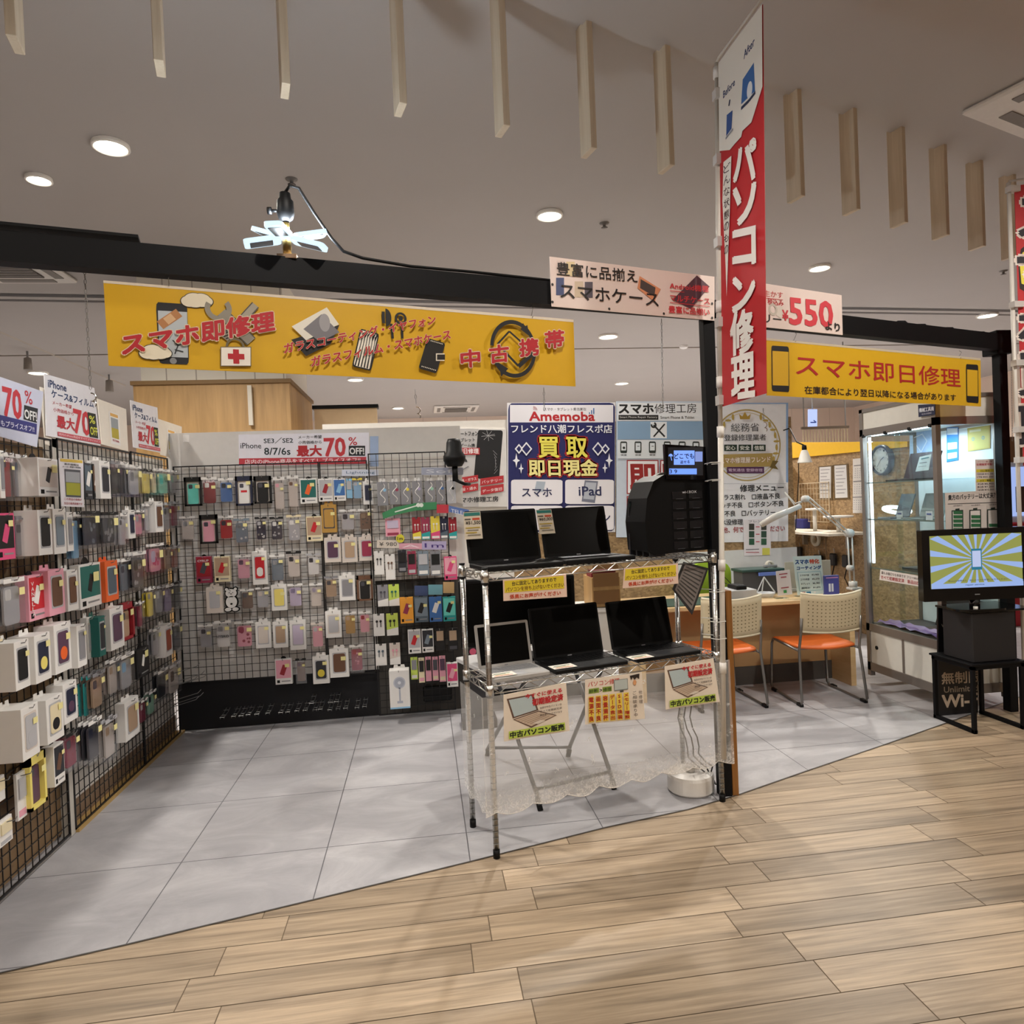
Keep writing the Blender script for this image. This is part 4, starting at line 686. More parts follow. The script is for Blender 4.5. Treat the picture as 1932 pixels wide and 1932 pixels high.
# ---- sale boards over the left wall
XW = (-.592, 0, 0); NX = (1, 0, 0)
r, s = pboard('sale_sign', [(-60, 690), (82, 739), (70, 844), (-60, 806)], XW, NX, .004, M('cfd2e4', .5), 'lilac seventy percent off sign at the far left', 'sale sign')
s.text('70', 7, 784, 41, 791, 54, 'c4333f', .03); s.text('%', 47, 760, 61, 764, 24, 'c4333f', .01); s.poly([(45, 764), (71, 771), (69, 798), (44, 791)], '1d2226'); s.text('OFF!', 46, 789, 69, 795, 17, 'e8eae8', .03); s.poly([(-60, 768), (69, 800), (68, 820), (-60, 792)], '33357a'); s.text('もプライスオフ!!', 1, 803, 64, 815, 11, 'dfe0ee', .02); s.done(r)
for k, (q, lb) in enumerate(([(184, 752), (238, 772), (242, 852), (192, 838)], 'cream board with a small yellow phone notice, between the two tall sale signs'), ([(298, 792), (343, 806), (343, 868), (303, 858)], 'cream board with a narrow phone notice at the left wall corner')) if 0 else enumerate((([(184, 752), (238, 772), (242, 852), (192, 838)], 'cream board with small phone notice between the two sale signs'), ([(298, 790), (343, 805), (343, 869), (303, 858)], 'cream board with narrow phone notice at the left wall corner'))):
    r, s = pboard('notice_board', q, Vector(XW)-Vector((.006, 0, 0)), NX, .004, M('ece4d6', .5), lb, 'notice board'); sub(s, q)
    s.rect(.36, .20, .72, .92, 'f1eeea'); s.rect(.40, .22, .68, .29, 'e0b060'); s.rect(.41, .32, .67, .55, '9aa0a4'); s.rect(.41, .55, .67, .78, 'b9a93c'); s.text('表示価格', .42, .86, .66, .86, .05, 'a8323c', .02); s.done(r)
r, s = pboard('blank_board', [(76, 730), (108, 740), (108, 846), (86, 838)], Vector(XW)-Vector((.008, 0, 0)), NX, .004, M('ece4d6', .5), 'cream blank board behind the tall sale sign', 'board')
for q, lb in (([(84, 705), (178, 732), (190, 841), (88, 822)], 'tall white sale sign with blue heading, larger one'), ([(246, 755), (297, 769), (302, 854), (252, 844)], 'tall white sale sign, smaller one nearer the corner')):
    r, s = pboard('sale_sign', q, XW, NX, .004, M('e6e4e8', .4), lb, 'sale sign'); sub(s, q)
    s.text('iPhone', .06, .20, .42, .20, .12, '233a66', .03); s.text('ケース&フィルム', .12, .36, .94, .36, .13, '22406b', .03); s.text('メーカー希望', .13, .47, .50, .47, .065, 'b8434c', .01); s.text('小売価格から', .14, .58, .53, .58, .065, 'b8434c', .01); s.text('最大', .20, .83, .53, .83, .20, 'bc2c38', .04); s.text('70', .52, .86, .82, .86, .40, 'c7343e', .03)
    s.rect(.80, .46, .96, .88, '1d2318'); s.text('%', .82, .64, .93, .64, .13, 'd6d84a', .02); s.text('OFF', .82, .84, .95, .84, .14, 'd6d84a', .02); s.rect(.20, .90, 1, .97, 'c4505c'); s.text('店内のiPhone商品をすべてプライスオフ', .22, .955, .98, .955, .04, 'f0d8d8', .01); s.done(r)
r, s = pboard('notice_sheet', [(111, 864), (157, 868), (159, 957), (116, 955)], (-.43, 0, 0), NX, .002, M('eceaf0', .4), 'small white notice with olive phone picture on the left grid', 'notice')
q = [(111, 864), (157, 868), (159, 957), (116, 955)]; sub(s, q); s.rect(.04, .01, .96, .07, 'd9b84a'); s.text('表示価格は', .2, .14, .8, .14, .045, '33333a', .02); s.text('メーカー希望小売価格', .12, .19, .88, .19, .04, '33333a', .02); s.rect(.20, .22, .86, .80, '55585e'); s.rect(.23, .27, .83, .49, 'a9adb2'); s.rect(.23, .50, .83, .76, 'a8a832'); s.text('この商品の価格が', .12, .87, .88, .87, .05, 'a02c3a', .02); s.text('当店の販売価格です', .10, .96, .90, .96, .05, 'a02c3a', .02); s.done(r)
# ---- sign on the back board
YA = (0, 1.835, 0); NY = (0, -1, 0)
q = [(450, 820), (696, 816), (697, 876), (451, 880)]
r, s = pboard('sale_sign', q, YA, NY, .003, M('e9e8f2', .4), 'wide white seventy percent off sign above the back grid', 'sale sign')
s.text('iPhone', 454, 846, 493, 846, 10, '2a2d36', .01); s.text('SE3／SE2', 498, 837, 553, 836, 11, '223036', .02); s.text('8/7/6s', 499, 858, 548, 858, 13, '223036', .02); s.text('メーカー希望', 563, 828, 607, 827, 6, '2a2d36', .02); s.text('小売価格から', 563, 838, 607, 837, 6, '2a2d36', .02); s.text('最大', 561, 861, 607, 860, 20, RED, .05)
s.text('70', 613, 861, 652, 860, 34, 'c4343c', .03); s.text('%', 658, 840, 674, 840, 15, 'c4343c', .01); s.rect(658, 841, 689, 860, '16181c'); s.text('OFF!', 660, 857, 687, 857, 12, 'e8e8e8', .03); s.poly([(451, 865), (691, 862), (691, 875), (451, 878)], 'c23a46'); s.text('店内のiPhone商品をすべて！プライスオフ!!', 462, 876, 680, 872, 9, 'f4e2e4', .015); s.done(r)
def slip(u0, v0, u1, v1, col, lb, y=1.79, txt=None, tc='44506a', pts=None, bend=0, cat='shelf label'):
    pts = pts or [(u0, v0), (u1, v0), (u1, v1), (u0, v1)]; r, s = pboard('shelf_label', pts, (0, y, 0), NY, .0015, M(col, .4), lb, cat)
    if txt: s.text(txt, u0+(u1-u0)*.12, v1-(v1-v0)*.25, u1-(u1-u0)*.1, v1-(v1-v0)*.25+bend, (v1-v0)*.5, tc, .01)
    s.done(r); return r
slip(698, 823, 714, 880, '9fb4d6', 'light blue sheet beside the wide sale sign', 1.835); slip(345, 820, 357, 834, 'ece9e6', 'tiny white paper slip at the left of the back board', 1.835)
slip(645, 886, 714, 898, 'd9dfee', 'white and blue label strip over the cable boxes', 1.77, 'Lightning', '5b7a9a'); slip(795, 882, 874, 896, 'aab0c4', 'blue grey strip lettered Soft at the top right grid', 1.70, 'Soft', 'dfe2ea')
r, s = pboard('shelf_label', [(721, 968), (745, 957), (785, 949), (824, 947), (825, 961), (786, 963), (748, 971), (723, 979)], (0, 1.66, 0), NY, .0015, M('3f8a5c', .4), 'curved green label strip with white earphone picture', 'shelf label'); s.line([(745, 966), (790, 953)], .008, 'e6efe6'); s.disc(789, 953, .014, 'e6efe6'); s.disc(795, 953, .014, 'e6efe6'); s.done(r)
slip(824, 952, 846, 968, 'c33a4a', 'red label end of the green strip', 1.65); slip(847, 956, 884, 971, '5a76b4', 'blue label strip right of the red one', 1.64, 'TELEC', 'dfe4f2', [(847, 954), (885, 962), (884, 973), (847, 966)], 6)
slip(711, 1019, 753, 1034, 'd8cec2', 'beige label strip below the pink pouch', 1.70, '¥ 980', '55504a'); slip(753, 1025, 796, 1036, 'd9a0b0', 'pink label strip right of the yellow sticker', 1.70, 'A', 'f0dce2'); slip(796, 1021, 842, 1037, 'b3a9cc', 'lavender label strip above the grey charger card', 1.70, '1m', '44307a')
r, s = pboard('sticker', [(755+8*math.cos(g), 1016-8*math.sin(g)) for g in [k*math.pi/8 for k in range(16)]], (0, 1.69, 0), NY, .0015, M('d9cf3e', .4), 'round yellow sticker below the pink pouch', 'sticker'); s.text('1m', 750, 1019, 760, 1019, 6, '222222', .03); s.done(r)
slip(782, 1105, 807, 1124, '3b4a70', 'navy card header above the slate earphone box', 1.70); slip(808, 1103, 835, 1122, '6fa3b0', 'teal card header above the royal blue box', 1.70); slip(836, 1098, 857, 1119, 'c9a878', 'tan card header above the turquoise box', 1.70)
# ---- posters on the wall behind the counter
def wallposter(q, mat, lb, nm='poster'): return pboard(nm, q, (0, 3.005, 0), NY, .012, mat, lb, 'poster')
q = [(957, 760), (1161, 759), (1161, 1004), (957, 1006)]
r, s = wallposter(q, M('e4e3e8', .4), 'navy and white buyback poster with gold lettering')
rquad(s, [(959, 761), (1160, 760), (1160, 1002), (959, 1004)], '1b1e5c', .05); s.rect(962, 764, 1157, 797, 'e4e3ea'); s.text('Amemoba', 999, 794, 1122, 794, 17, 'b01c24', .04); s.text('スマホ・タブレット高価買取', 1026, 775, 1106, 775, 6, '55565e', .0)
for k in range(3): s.disc(1006, 774, .012+.012*k, 'b55a5a', r0=.008+.012*k, a0=0, a1=90); s.line([(1112+k*4, 781), (1112+k*4, 778-k*4)], .009, '2b6aa8')
s.text('フレンド八潮フレスポ店', 965, 817, 1155, 817, 16, 'eceef6', .02)
for a, b in ((1017, '買'), (1070, '取')): s.text(b, a, 863, a+38, 863, 38, 'e8dc5a', .03, 'b02420', .09)
s.text('即日現金', 999, 898, 1127, 898, 31, 'f0e294', .04, 'b02420', .09)
for u in (979, 993, 1128, 1142):
    w_ = 11 if u in (993, 1128) else 8; s.poly([(u, 847-w_*1.2), (u+w_, 847), (u, 847+w_*1.2), (u-w_, 847)], 'e6e8f0'); w_ -= 3.2; s.poly([(u, 847-w_*1.2), (u+w_, 847), (u, 847+w_*1.2), (u-w_, 847)], '1b1e5c')
for u, v, a in ((974, 869, 7), (983, 884, 5), (1149, 869, 7), (1141, 883, 5)): s.poly([(u, v-a*2), (u+a*.3, v-a*.4), (u+a, v), (u+a*.3, v+a*.4), (u, v+a*2), (u-a*.3, v+a*.4), (u-a, v), (u-a*.3, v-a*.4)], 'eceef6')
for a, b, c, d in ((964, 905, 1061, 951), (1066, 905, 1158, 951), (964, 954, 1061, 1000), (1066, 954, 1158, 1000)): rquad(s, [(a, b), (c, b), (c, d), (a, d)], 'e8e6ec', .10)
s.poly([(1012, 908), (1029, 909), (1025, 928), (1008, 927)], 'a9b4c2'); s.poly([(1103, 906), (1128, 908), (1122, 949), (1097, 946)], '74788a'); s.poly([(1105, 910), (1125, 911), (1120, 943), (1100, 941)], 'b4bac6'); s.text('スマホ', 985, 937, 1041, 937, 16, '1d2450', .02); s.text('iPad', 1092, 935, 1134, 935, 17, '1d2450', .02); s.text('パソコン', 1078, 984, 1151, 984, 16, '1d2450', .02); s.done(r)
q = [(1163, 757), (1332, 757), (1332, 1012), (1163, 1014)]
r, s = wallposter(q, M('c9d6e6', .4), 'pale blue repair workshop poster left of the black post')
s.rect(1165, 760, 1330, 794, 'e9eef4'); s.text('スマホ', 1168, 780, 1233, 780, 18, '1a1c1e', .05); s.text('修理工房', 1235, 780, 1314, 779, 18, '1a1c1e', .005); s.rect(1167, 783, 1242, 792, '1a1c1e'); s.text('Smart Phone Repair Factory', 1169, 790, 1240, 790, 5, 'd8d8d8', .0); s.text('Smart Phone & Tablet', 1246, 790, 1310, 790, 5, '1a1c1e', .01)
s.rect(1165, 795, 1330, 829, '88a9ca'); s.rect(1227, 796, 1258, 827, 'e9eef4'); s.line([(1233, 802), (1254, 824)], .016, '1a1c1e'); s.line([(1254, 800), (1233, 824)], .014, '1a1c1e'); s.disc(1233, 802, .028, '1a1c1e', r0=.012, a0=160, a1=430); s.rect(1165, 830, 1330, 865, 'dfe7ee')
for k, u in enumerate((1176, 1203, 1230, 1258, 1286, 1312)):
    rquad(s, [(u-6, 833), (u+7, 833), (u+7, 855), (u-6, 855)], '1f2a26', .2); s.rect(u-4, 836, u+5, 850, 'dfe7ee'); s.disc(u+1, 845, .012, '1f2a26') if k % 3 == 0 else s.line([(u-1, 842), (u+3, 842)], .006, '1f2a26'); s.text('修理', u-5, 860, u+6, 860, 3, '3a3a3a', .02)
for k in range(2):
    a = 1182+k*63; s.rect(a, 868, a+60, 932, 'a02a2c'); s.rect(a+2, 870, a+58, 930, 'eceef2'); s.text('即日'[k], a+8, 924, a+53, 924, 47, '96201f', .05)
    s.rect(a, 936, a+60, 1000, 'a02a2c'); s.rect(a+2, 938, a+58, 998, 'eceef2'); s.text('修理'[k], a+8, 992, a+53, 992, 47, '96201f', .05)
s.done(r)
q = [(1336, 760), (1487, 761), (1487, 1021), (1336, 1024)]
r, s = wallposter(q, M('eef0f6', .4), 'white poster with round gold laurel emblem and repair menu')
s.rect(1483, 761, 1487, 910, '93b4e0'); s.rect(1336, 760, 1487, 762, '93b4e0')
s.disc(1409, 840, .335, 'b39c5c', r0=.323, n=60); s.disc(1409, 840, .305, 'cbb985', r0=.30, n=60)
for k in range(9):
    for sg in (-1, 1):
        g = math.radians(90+sg*(28+k*11)); u = 1409+56*math.cos(g); v = 840-60*math.sin(g); s.disc(u, v, .030, 'b9a050', ry=.011, n=10, a0=0, a1=360) if k % 2 else s.disc(u, v, .013, 'b9a050', ry=.030, n=10)
s.poly([(1396, 791), (1394, 781), (1400, 786), (1405, 777), (1410, 786), (1416, 781), (1414, 791)], 'b49540')
s.text('総務省', 1379, 815, 1432, 814, 16, '3a3c40', .0); s.text('登録修理業者', 1366, 832, 1445, 831, 12, '3a3c40', .01)
for k, t_ in enumerate(('安心', '安全', '信頼')): a = 1366+k*27; s.rect(a, 839, a+24, 851, '1c3328'); s.text(t_, a+3, 849, a+21, 849, 8, 'e8ece8', .02)
s.poly([(1350, 862), (1352, 858), (1457, 855), (1457, 880), (1350, 882)], 'ad9556'); s.poly([(1457, 869), (1468, 870), (1462, 878), (1468, 886), (1452, 882)], '6d5c28'); s.text('スマホ修理屋フレンド', 1358, 875, 1453, 872, 11, 'f1e6d8', .03, '8c3a34', .03); s.rect(1371, 881, 1441, 893, '4f2450'); s.text('電気通信 登録修理', 1374, 890, 1438, 890, 6, 'd8c0dc', .01)
s.rect(1350, 912, 1483, 913, 'c9cdd4'); s.text('修理メニュー', 1396, 928, 1478, 926, 13, '24262a', .03)
for t_, a, b, c, d, cl in (('ガラス割れ', 1355, 944, 1406, 943, '24262a'), ('□液晶不良', 1418, 943, 1471, 941, '24262a'), ('タッチ不良', 1350, 960, 1400, 958, '24262a'), ('□ボタン不良', 1412, 958, 1478, 955, '24262a'), ('充電不良', 1345, 976, 1387, 974, '24262a'), ('□バッテリー', 1399, 974, 1462, 972, '24262a'), ('水没修理', 1359, 991, 1401, 990, '24262a'), ('その他、何でもご相談ください', 1344, 1006, 1480, 1002, '9c3038')): s.text(t_, a, b, c, d, 11, cl, .02)
s.done(r)
q = [(852, 808), (955, 810), (957, 956), (852, 957)]
r, s = wallposter(q, M('dcdad8', .4), 'white poster with a cracked black phone, left of the navy poster')
s.rect(853, 809, 903, 956, 'c2c0c0'); rquad(s, [(902, 811), (949, 812), (941, 913), (894, 900)], '17171a', .08)
for k in range(9): g = k*.75; s.line([(921, 822), (921+13*math.cos(g), 822+10*math.sin(g))], .003, 'b9b9bb'); 
for k in range(7): s.line([(930+k*1.5, 850+k*6), (938-k, 858+k*6)], .003, '9c9ca0')
s.text('スマートフォン', 856, 823, 902, 822, 8, '232325', .03); s.text('タブレット', 862, 834, 896, 833, 7, '232325', .03); s.text('ゲーム機', 868, 843, 896, 843, 6, '232325', .03); s.rect(862, 845, 905, 858, 'b02a30'); s.text('即日修理', 864, 856, 903, 856, 10, 'f0e6e6', .03)
s.disc(873, 872, .04, '2f2f33', r0=.02, a0=0, a1=180); s.line([(866, 890), (884, 880)], .008, '77777c')
for a, b, c, d, t_ in ((862, 902, 902, 912, '液晶・ガラス'), (906, 903, 950, 914, 'バッテリー'), (862, 918, 902, 929, '水没・通水'), (907, 919, 950, 931, 'データ復旧')): s.poly([(a, b), (c, b-6), (c, d-4), (a, d+3)], 'b62f36'); s.text(t_, a+3, d-1, c-3, d-6, 6, 'f4e8e8', .01)
s.text('スマホ修理工房', 858, 949, 940, 946, 10, '1e1e20', .03); s.done(r)
# small sheets low on the poster wall
r, s = pboard('notice_sheet', [(1403, 981), (1453, 978), (1455, 1047), (1404, 1049)], (0, 2.99, 0), NY, .002, M('e4e0e6', .5), 'white sheet with green before and after pictures above the counter', 'notice')
for k in range(3):
    v = 988+k*14
    for u in (1413, 1436): s.rect(u, v, u+10, v+12, ['3a3a34', '2c4a3c', '2e5a44'][k])
    s.line([(1426, v+6), (1433, v+6)], .008, 'c04050')
s.text('フレンド', 1412, 986, 1445, 985, 4, '55606c', .01); s.rect(1438, 1034, 1452, 1047, 'd2cf5c'); s.line([(1407, 1037), (1432, 1036)], .006, '55505a'); s.line([(1407, 1042), (1432, 1042)], .006, 'b04858'); s.done(r)
# ---- tall red flag on its pole
PB0 = Vector((2.408, .005, 0)); LEAN = Vector((.029, 0, 1)); fx = Vector((.018, -.387, 0)).normalized(); fy = LEAN.normalized(); fn = fx.cross(fy).normalized(); fx = fy.cross(fn); W_ = .375; zt, zb = 3.44, 1.86
FP0 = PB0+LEAN*zb; O = FP0+fx*.018; r = thing('banner_flag', FP0+Vector((.0, -.15, 0)), 'tall red and white vertical flag with big white lettering', 'flag')
m = MB(); N_ = 10
vs = []; 
for j in (0, 1):
    for i in range(N_+1): a = W_*i/N_; vs.append(O+fx*a+fy*((zt-zb)*j)-fn*.002)
m.add(vs, [(i, i+1, N_+2+i, N_+1+i) for i in range(N_)], M('b51f26', .55, var=.03)); cl = m.build('cloth', r); md = cl.modifiers.new('thick', 'SOLIDIFY'); md.thickness = .002
s = Sheet.at(O, fx, fy, .001)
def lo(a, z): return (a, z-zb)
s.face([lo(0, zt), lo(W_, zt)]+[s.map(u, v) for u, v in ((1439, 163), (1428, 199), (1418, 231), (1401, 247), (1399, 258), (1388, 270), (1377, 283))]+[(0, s.map(1361, 281)[1])], M('e3ddd2', .6, var=0), True)
s.text('After', 1404, 112, 1424, 84, 15, '25345c', .03); s.text('Before', 1365, 186, 1387, 160, 13, '25345c', .03)
s.poly([(1399, 197), (1402, 150), (1423, 118), (1425, 172)], '2f62a0'); s.disc(1415, 170, .022, 'dfe3e6', ry=.035); s.line([(1399, 205), (1414, 190), (1426, 174)], .014, '2a3450'); s.poly([(1371, 257), (1372, 217), (1383, 208), (1381, 243)], '2b4f8c'); s.line([(1376, 200), (1378, 188)], .012, '2a3450'); s.line([(1370, 262), (1384, 243)], .01, '8a8f98')
s.poly([(1366, 306), (1381, 294), (1378, 400), (1372, 560), (1370, 500), (1364, 380)], 'e3ddd2')
for k, ch in enumerate('どんな状態のもの'): s.text(ch, 1366+k*.3, 329+k*22, 1379-k*.5, 329+k*22-8, 16, '3c1c22', .01)
for ch, v, h, u in (('パ', 342, 70, 1386), ('ソ', 424, 68, 1386), ('コ', 500, 62, 1385), ('ン', 588, 62, 1384), ('修', 670, 78, 1381), ('理', 752, 76, 1383)): s.text(ch, u, v, u+42, v-6, h, 'e9e2da', .045)
s.done(r)
for z in (zb+.03, 2.25, 2.62, 3.0, 3.30): m = MB(); m.box((PB0.x+.029*z-.018, FP0.y-.03, z-.022), (PB0.x+.029*z+.02, FP0.y+.012, z+.022), M('d8d4d0', .5, alpha=.75)); m.build('clip', r)
t = thing('flag_pole', PB0, 'white tubular pole of the tall red flag beside the black post', 'pole')
m = MB(); m.cyl(PB0+LEAN*.22, PB0+LEAN*1.75, .0125, M('d4cec4', .4), 12); m.cyl(PB0+LEAN*1.75, PB0+LEAN*3.45, .0105, M('c8c2b8', .4), 12); m.build('tube', t)
m = MB(); m.tube([PB0+LEAN*3.45, PB0+LEAN*3.462+fx*.02, PB0+LEAN*3.462+fx*.41], .007, M('c8c2b8', .4), 8); m.build('top_arm', t)
for z in (.62, 1.10, 1.72, 1.95, 2.3, 3.38): MB().cyl(PB0+LEAN*z, PB0+LEAN*(z+.05), .0165, M('e4e0da', .4), 12).build('joint_sleeve', t)
for z in (.78, .86, 1.0, 1.52, 1.60): MB().tube([PB0+Vector((-.02, .03, z)), PB0+Vector((-.01, -.018, z+.003)), PB0+Vector((.035, -.016, z+.004)), PB0+Vector((.06, .06, z)), PB0+Vector((-.02, .14, z))], .002, M('c9c6c0', .5), 4).build('cable_tie', t)
# ---- second red flag at the right edge
G0 = P(1903, 345, d=4.1); gz = G0.z; gx = Vector((.95, -.30, 0)).normalized(); gn = gx.cross(Vector((0, 0, 1)))
t = thing('flag_pole', (G0.x, G0.y, 0), 'white tubular pole at the right edge of the picture', 'pole'); MB().cyl((G0.x, G0.y, 0.01), (G0.x, G0.y, gz), .012, M('d0cbc4', .4), 12).build('tube', t)
m = MB(); m.tube([(G0.x, G0.y, gz), (G0.x, G0.y, gz+.01), G0+gx*.62+Vector((0, 0, .012))], .007, M('c8c2b8', .4), 6); m.build('top_arm', t)
zb2 = PP(1915, 880, G0, gn).z; O = Vector((G0.x, G0.y, zb2))+gx*.03; r = thing('banner_flag', O, 'red vertical flag cut off by the right edge, black outlined letters', 'flag')
MB().prism([(0, 0), (.58, 0), (.58, gz-zb2-.02), (0, gz-zb2-.02)], O-gn*.003, gx, (0, 0, 1), gn*.003, M('b8242a', .55, var=.03)).build('cloth', r)
s = Sheet.at(O, gx, (0, 0, 1), .001); s.poly([(1921, 500), (1926, 470), (1950, 450), (1950, 560), (1924, 545)], '2a1d18'); s.poly([(1924, 500), (1929, 477), (1950, 460), (1950, 545), (1927, 535)], 'e5d84a')
for ch, v, h in (('ス', 445, 80), ('マ', 555, 80), ('ホ', 650, 78), ('買', 745, 90), ('取', 850, 95)): s.text(ch, 1923, v, 2012, v, h*.86, '25222a', .035, 'ece0d8', .045)
s.done(r)
for z in (gz-.06, gz-.75, gz-1.1, gz-1.5, zb2+.02): MB().box((G0.x-.015, G0.y-.03, z), (G0.x+.05, G0.y+.012, z+.035), M('d8d4d0', .5, alpha=.8)).build('clip', r)

chain(1908, 660, 1910, 832, (BC+Vector((.06, 0, 0))), NC, 'brownish chain hanging beside the right black post', False)
# ================================================================== CHROME WIRE SHELF WITH LAPTOPS
SF = Vector((1.31, -.24, 0)); e1 = Vector((1.11, .29, 0)).normalized(); e2 = Vector((-e1.y, e1.x, 0)); SL, SD = 1.147, .30
TM = Matrix(((e1.x, e2.x, 0, SF.x), (e1.y, e2.y, 0, SF.y), (0, 0, 1, 0), (0, 0, 0, 1)))
def S3(s, d, z): return TM @ Vector((s, d, z))
def MBS(): m = MB(); m.T = TM; return m
def sz(u, v, d): q = PP(u, v, S3(0, d, 0), e2)-SF; return q.dot(e1), q.z
t = thing('wire_shelf', S3(SL/2, SD/2, 0), 'chrome wire rack of two shelves standing at the floor edge', 'shelf rack')
ZT, ZL = 1.170, .705
for i, (s, d) in enumerate(((0, 0), (SL, 0), (0, SD), (SL, SD))):
    m = MBS(); m.cyl((s, d, .03), (s, d, 1.19), .0125, CHROME, 12)
    for k in range(44): m.cyl((s, d, .06+k*.025), (s, d, .0615+k*.025), .0131, STEEL, 10)
    o = m.build('post', t); m = MBS(); m.cyl((s, d, 0), (s, d, .035), .0145, BLACK, 12); m.build('rubber_foot', o); m = MBS(); m.cyl((s, d, 1.188), (s, d, 1.194), .0138, BLACK, 12); m.build('cap', o)
for zz in (ZT, ZL):
    m = MBS(); r = .0032
    for z in (zz, zz-.030):
        for a, b in (((0, 0), (SL, 0)), ((0, SD), (SL, SD)), ((0, 0), (0, SD)), ((SL, 0), (SL, SD))): m.tube([(a[0], a[1], z), (b[0], b[1], z)], r, CHROME, 6)
    for d in (0, SD):
        n = 26; m.tube([(SL*k/n, d, zz-(.030 if k % 2 else 0)) for k in range(n+1)], .0024, CHROME, 5)
    for s in (0, SL):
        n = 8; m.tube([(s, SD*k/n, zz-(.030 if k % 2 else 0)) for k in range(n+1)], .0024, CHROME, 5)
    for k in range(1, 41): m.tube([(SL*k/41, 0, zz+.001), (SL*k/41, SD, zz+.001)], .0016, CHROME, 4)
    for d in (.10, .20): m.tube([(0, d, zz-.004), (SL, d, zz-.004)], .003, CHROME, 5)
    o = m.build('shelf', t)
    for s, d in ((0, 0), (SL, 0), (0, SD), (SL, SD)): m = MBS(); m.cyl((s, d, zz-.036), (s, d, zz+.008), .0175, CHROME, 12); m.cyl((s, d, zz-.043), (s, d, zz-.036), .016, BLACK, 12); m.build('corner_sleeve', o)
def laptop(s0, w_, dh, dp, z, sh_, tilt, body, scr, lb, bez=.010, kb='0d0d0f', logo=True, yaw=0):
    t = thing('laptop', S3(s0+w_/2, dh-dp/2, z), lb, 'laptop'); R = TM @ Matrix.Translation((s0+w_/2, dh, z)) @ Matrix.Rotation(yaw, 4, 'Z') @ Matrix.Translation((-w_/2, 0, 0))
    def B(): m = MB(); m.T = R; return m
    m = B(); m.box((0, -dp, .002), (w_, 0, .022), body, .004); o = m.build('base', t)
    m = B(); m.box((w_*.06, -dp*.58, .022), (w_*.94, -dp*.10, .0228), M(kb, .5, var=0))
    for i in range(5):
        n = 14-(i == 4)*5
        for k in range(n): x0 = w_*.07+w_*.86*k/n; y0 = -dp*.565+dp*.092*i; m.box((x0+.0008, y0+.001, .0228), (x0+w_*.86/n-.0016, y0+dp*.092-.003, .0242), M(kb, .35, var=.02) if kb != 'c4c4c6' else GREY)
    m.build('keyboard', o); m = B(); m.box((w_*.34, -dp*.93, .0222), (w_*.62, -dp*.64, .0226), M('1a1a1d' if kb != 'c4c4c6' else 'b4b4b6', .3, var=0)); m.build('touchpad', o)
    ct, st = math.cos(tilt), math.sin(tilt); Y = Vector((0, st, ct)); N = Vector((0, ct, -st))
    m = B(); m.prism(rrect(0, 0, w_, sh_, .008), (0, -.004, .020), (1, 0, 0), Y, N*.008, body); o = m.build('screen_lid', t)
    m = B(); m.prism([(bez, bez*1.3), (w_-bez, bez*1.3), (w_-bez, sh_-bez), (bez, sh_-bez)], Vector((0, -.0045, .020)), (1, 0, 0), Y, N*.0004, scr); m.build('display', o)
    if logo: m = B(); m.prism([(w_*.47, bez*.35), (w_*.53, bez*.35), (w_*.53, bez*.75), (w_*.47, bez*.75)], Vector((0, -.0050, .020)), (1, 0, 0), Y, N*.0004, M('8c8c90', .4)); m.build('logo', o)
    m = B(); m.cyl((w_*.1, 0, .018), (w_*.9, 0, .018), .006, BLACK, 8); m.build('hinge', o)
    return t
DARK = M('070708', .5, var=.03, spec=.25); SCRB = M('010101', .35, var=0, spec=.15)
def lp(bl, br, tl, d, dp, z, mats, lb, kb='0d0d0f', bez=.010, logo=True, tilt=.22):
    s0, _ = sz(*bl, d); s1, _ = sz(*br, d); _, zt_ = sz(*tl, d+.04); laptop(s0, s1-s0, d, dp, z, (zt_-z-.02)/math.cos(tilt), tilt, *mats, lb, bez, kb, logo)
lp((885, 1063), (1021, 1053), (878, 965), .24, .235, ZT+.004, (DARK, SCRB), 'matte black laptop at the left end of the top shelf')
lp((1028, 1052), (1152, 1042), (1018, 960), .25, .225, ZT+.004, (DARK, M('050302', .3, var=0, spec=.2)), 'black laptop with white keyboard edge in the top shelf middle', '0d0d0f', .012)
m = MBS(); s0 = sz(1052, 1056, .20)[0]; m.box((s0, .13, ZT+.0265), (s0+.24, .19, ZT+.0285), M('cfd3d8', .4)); tag(m.build('paper_strip', None, S3(s0, .16, ZT+.026)), 'thin white strip lying on the keyboard of the top middle laptop', 'paper')
lp((903, 1252), (1004, 1241), (893, 1180), .21, .19, ZL+.004, (M('b9b7b4', .35, .3), SCRB), 'small silver laptop at the left end of the lower shelf', 'c4c4c6', .012)
lp((1008, 1243), (1138, 1230), (992, 1150), .23, .225, ZL+.004, (DARK, SCRB), 'black laptop in the middle of the lower shelf')
lp((1155, 1226), (1269, 1210), (1141, 1137), .23, .225, ZL+.004, (DARK, SCRB), 'black laptop at the right end of the lower shelf')
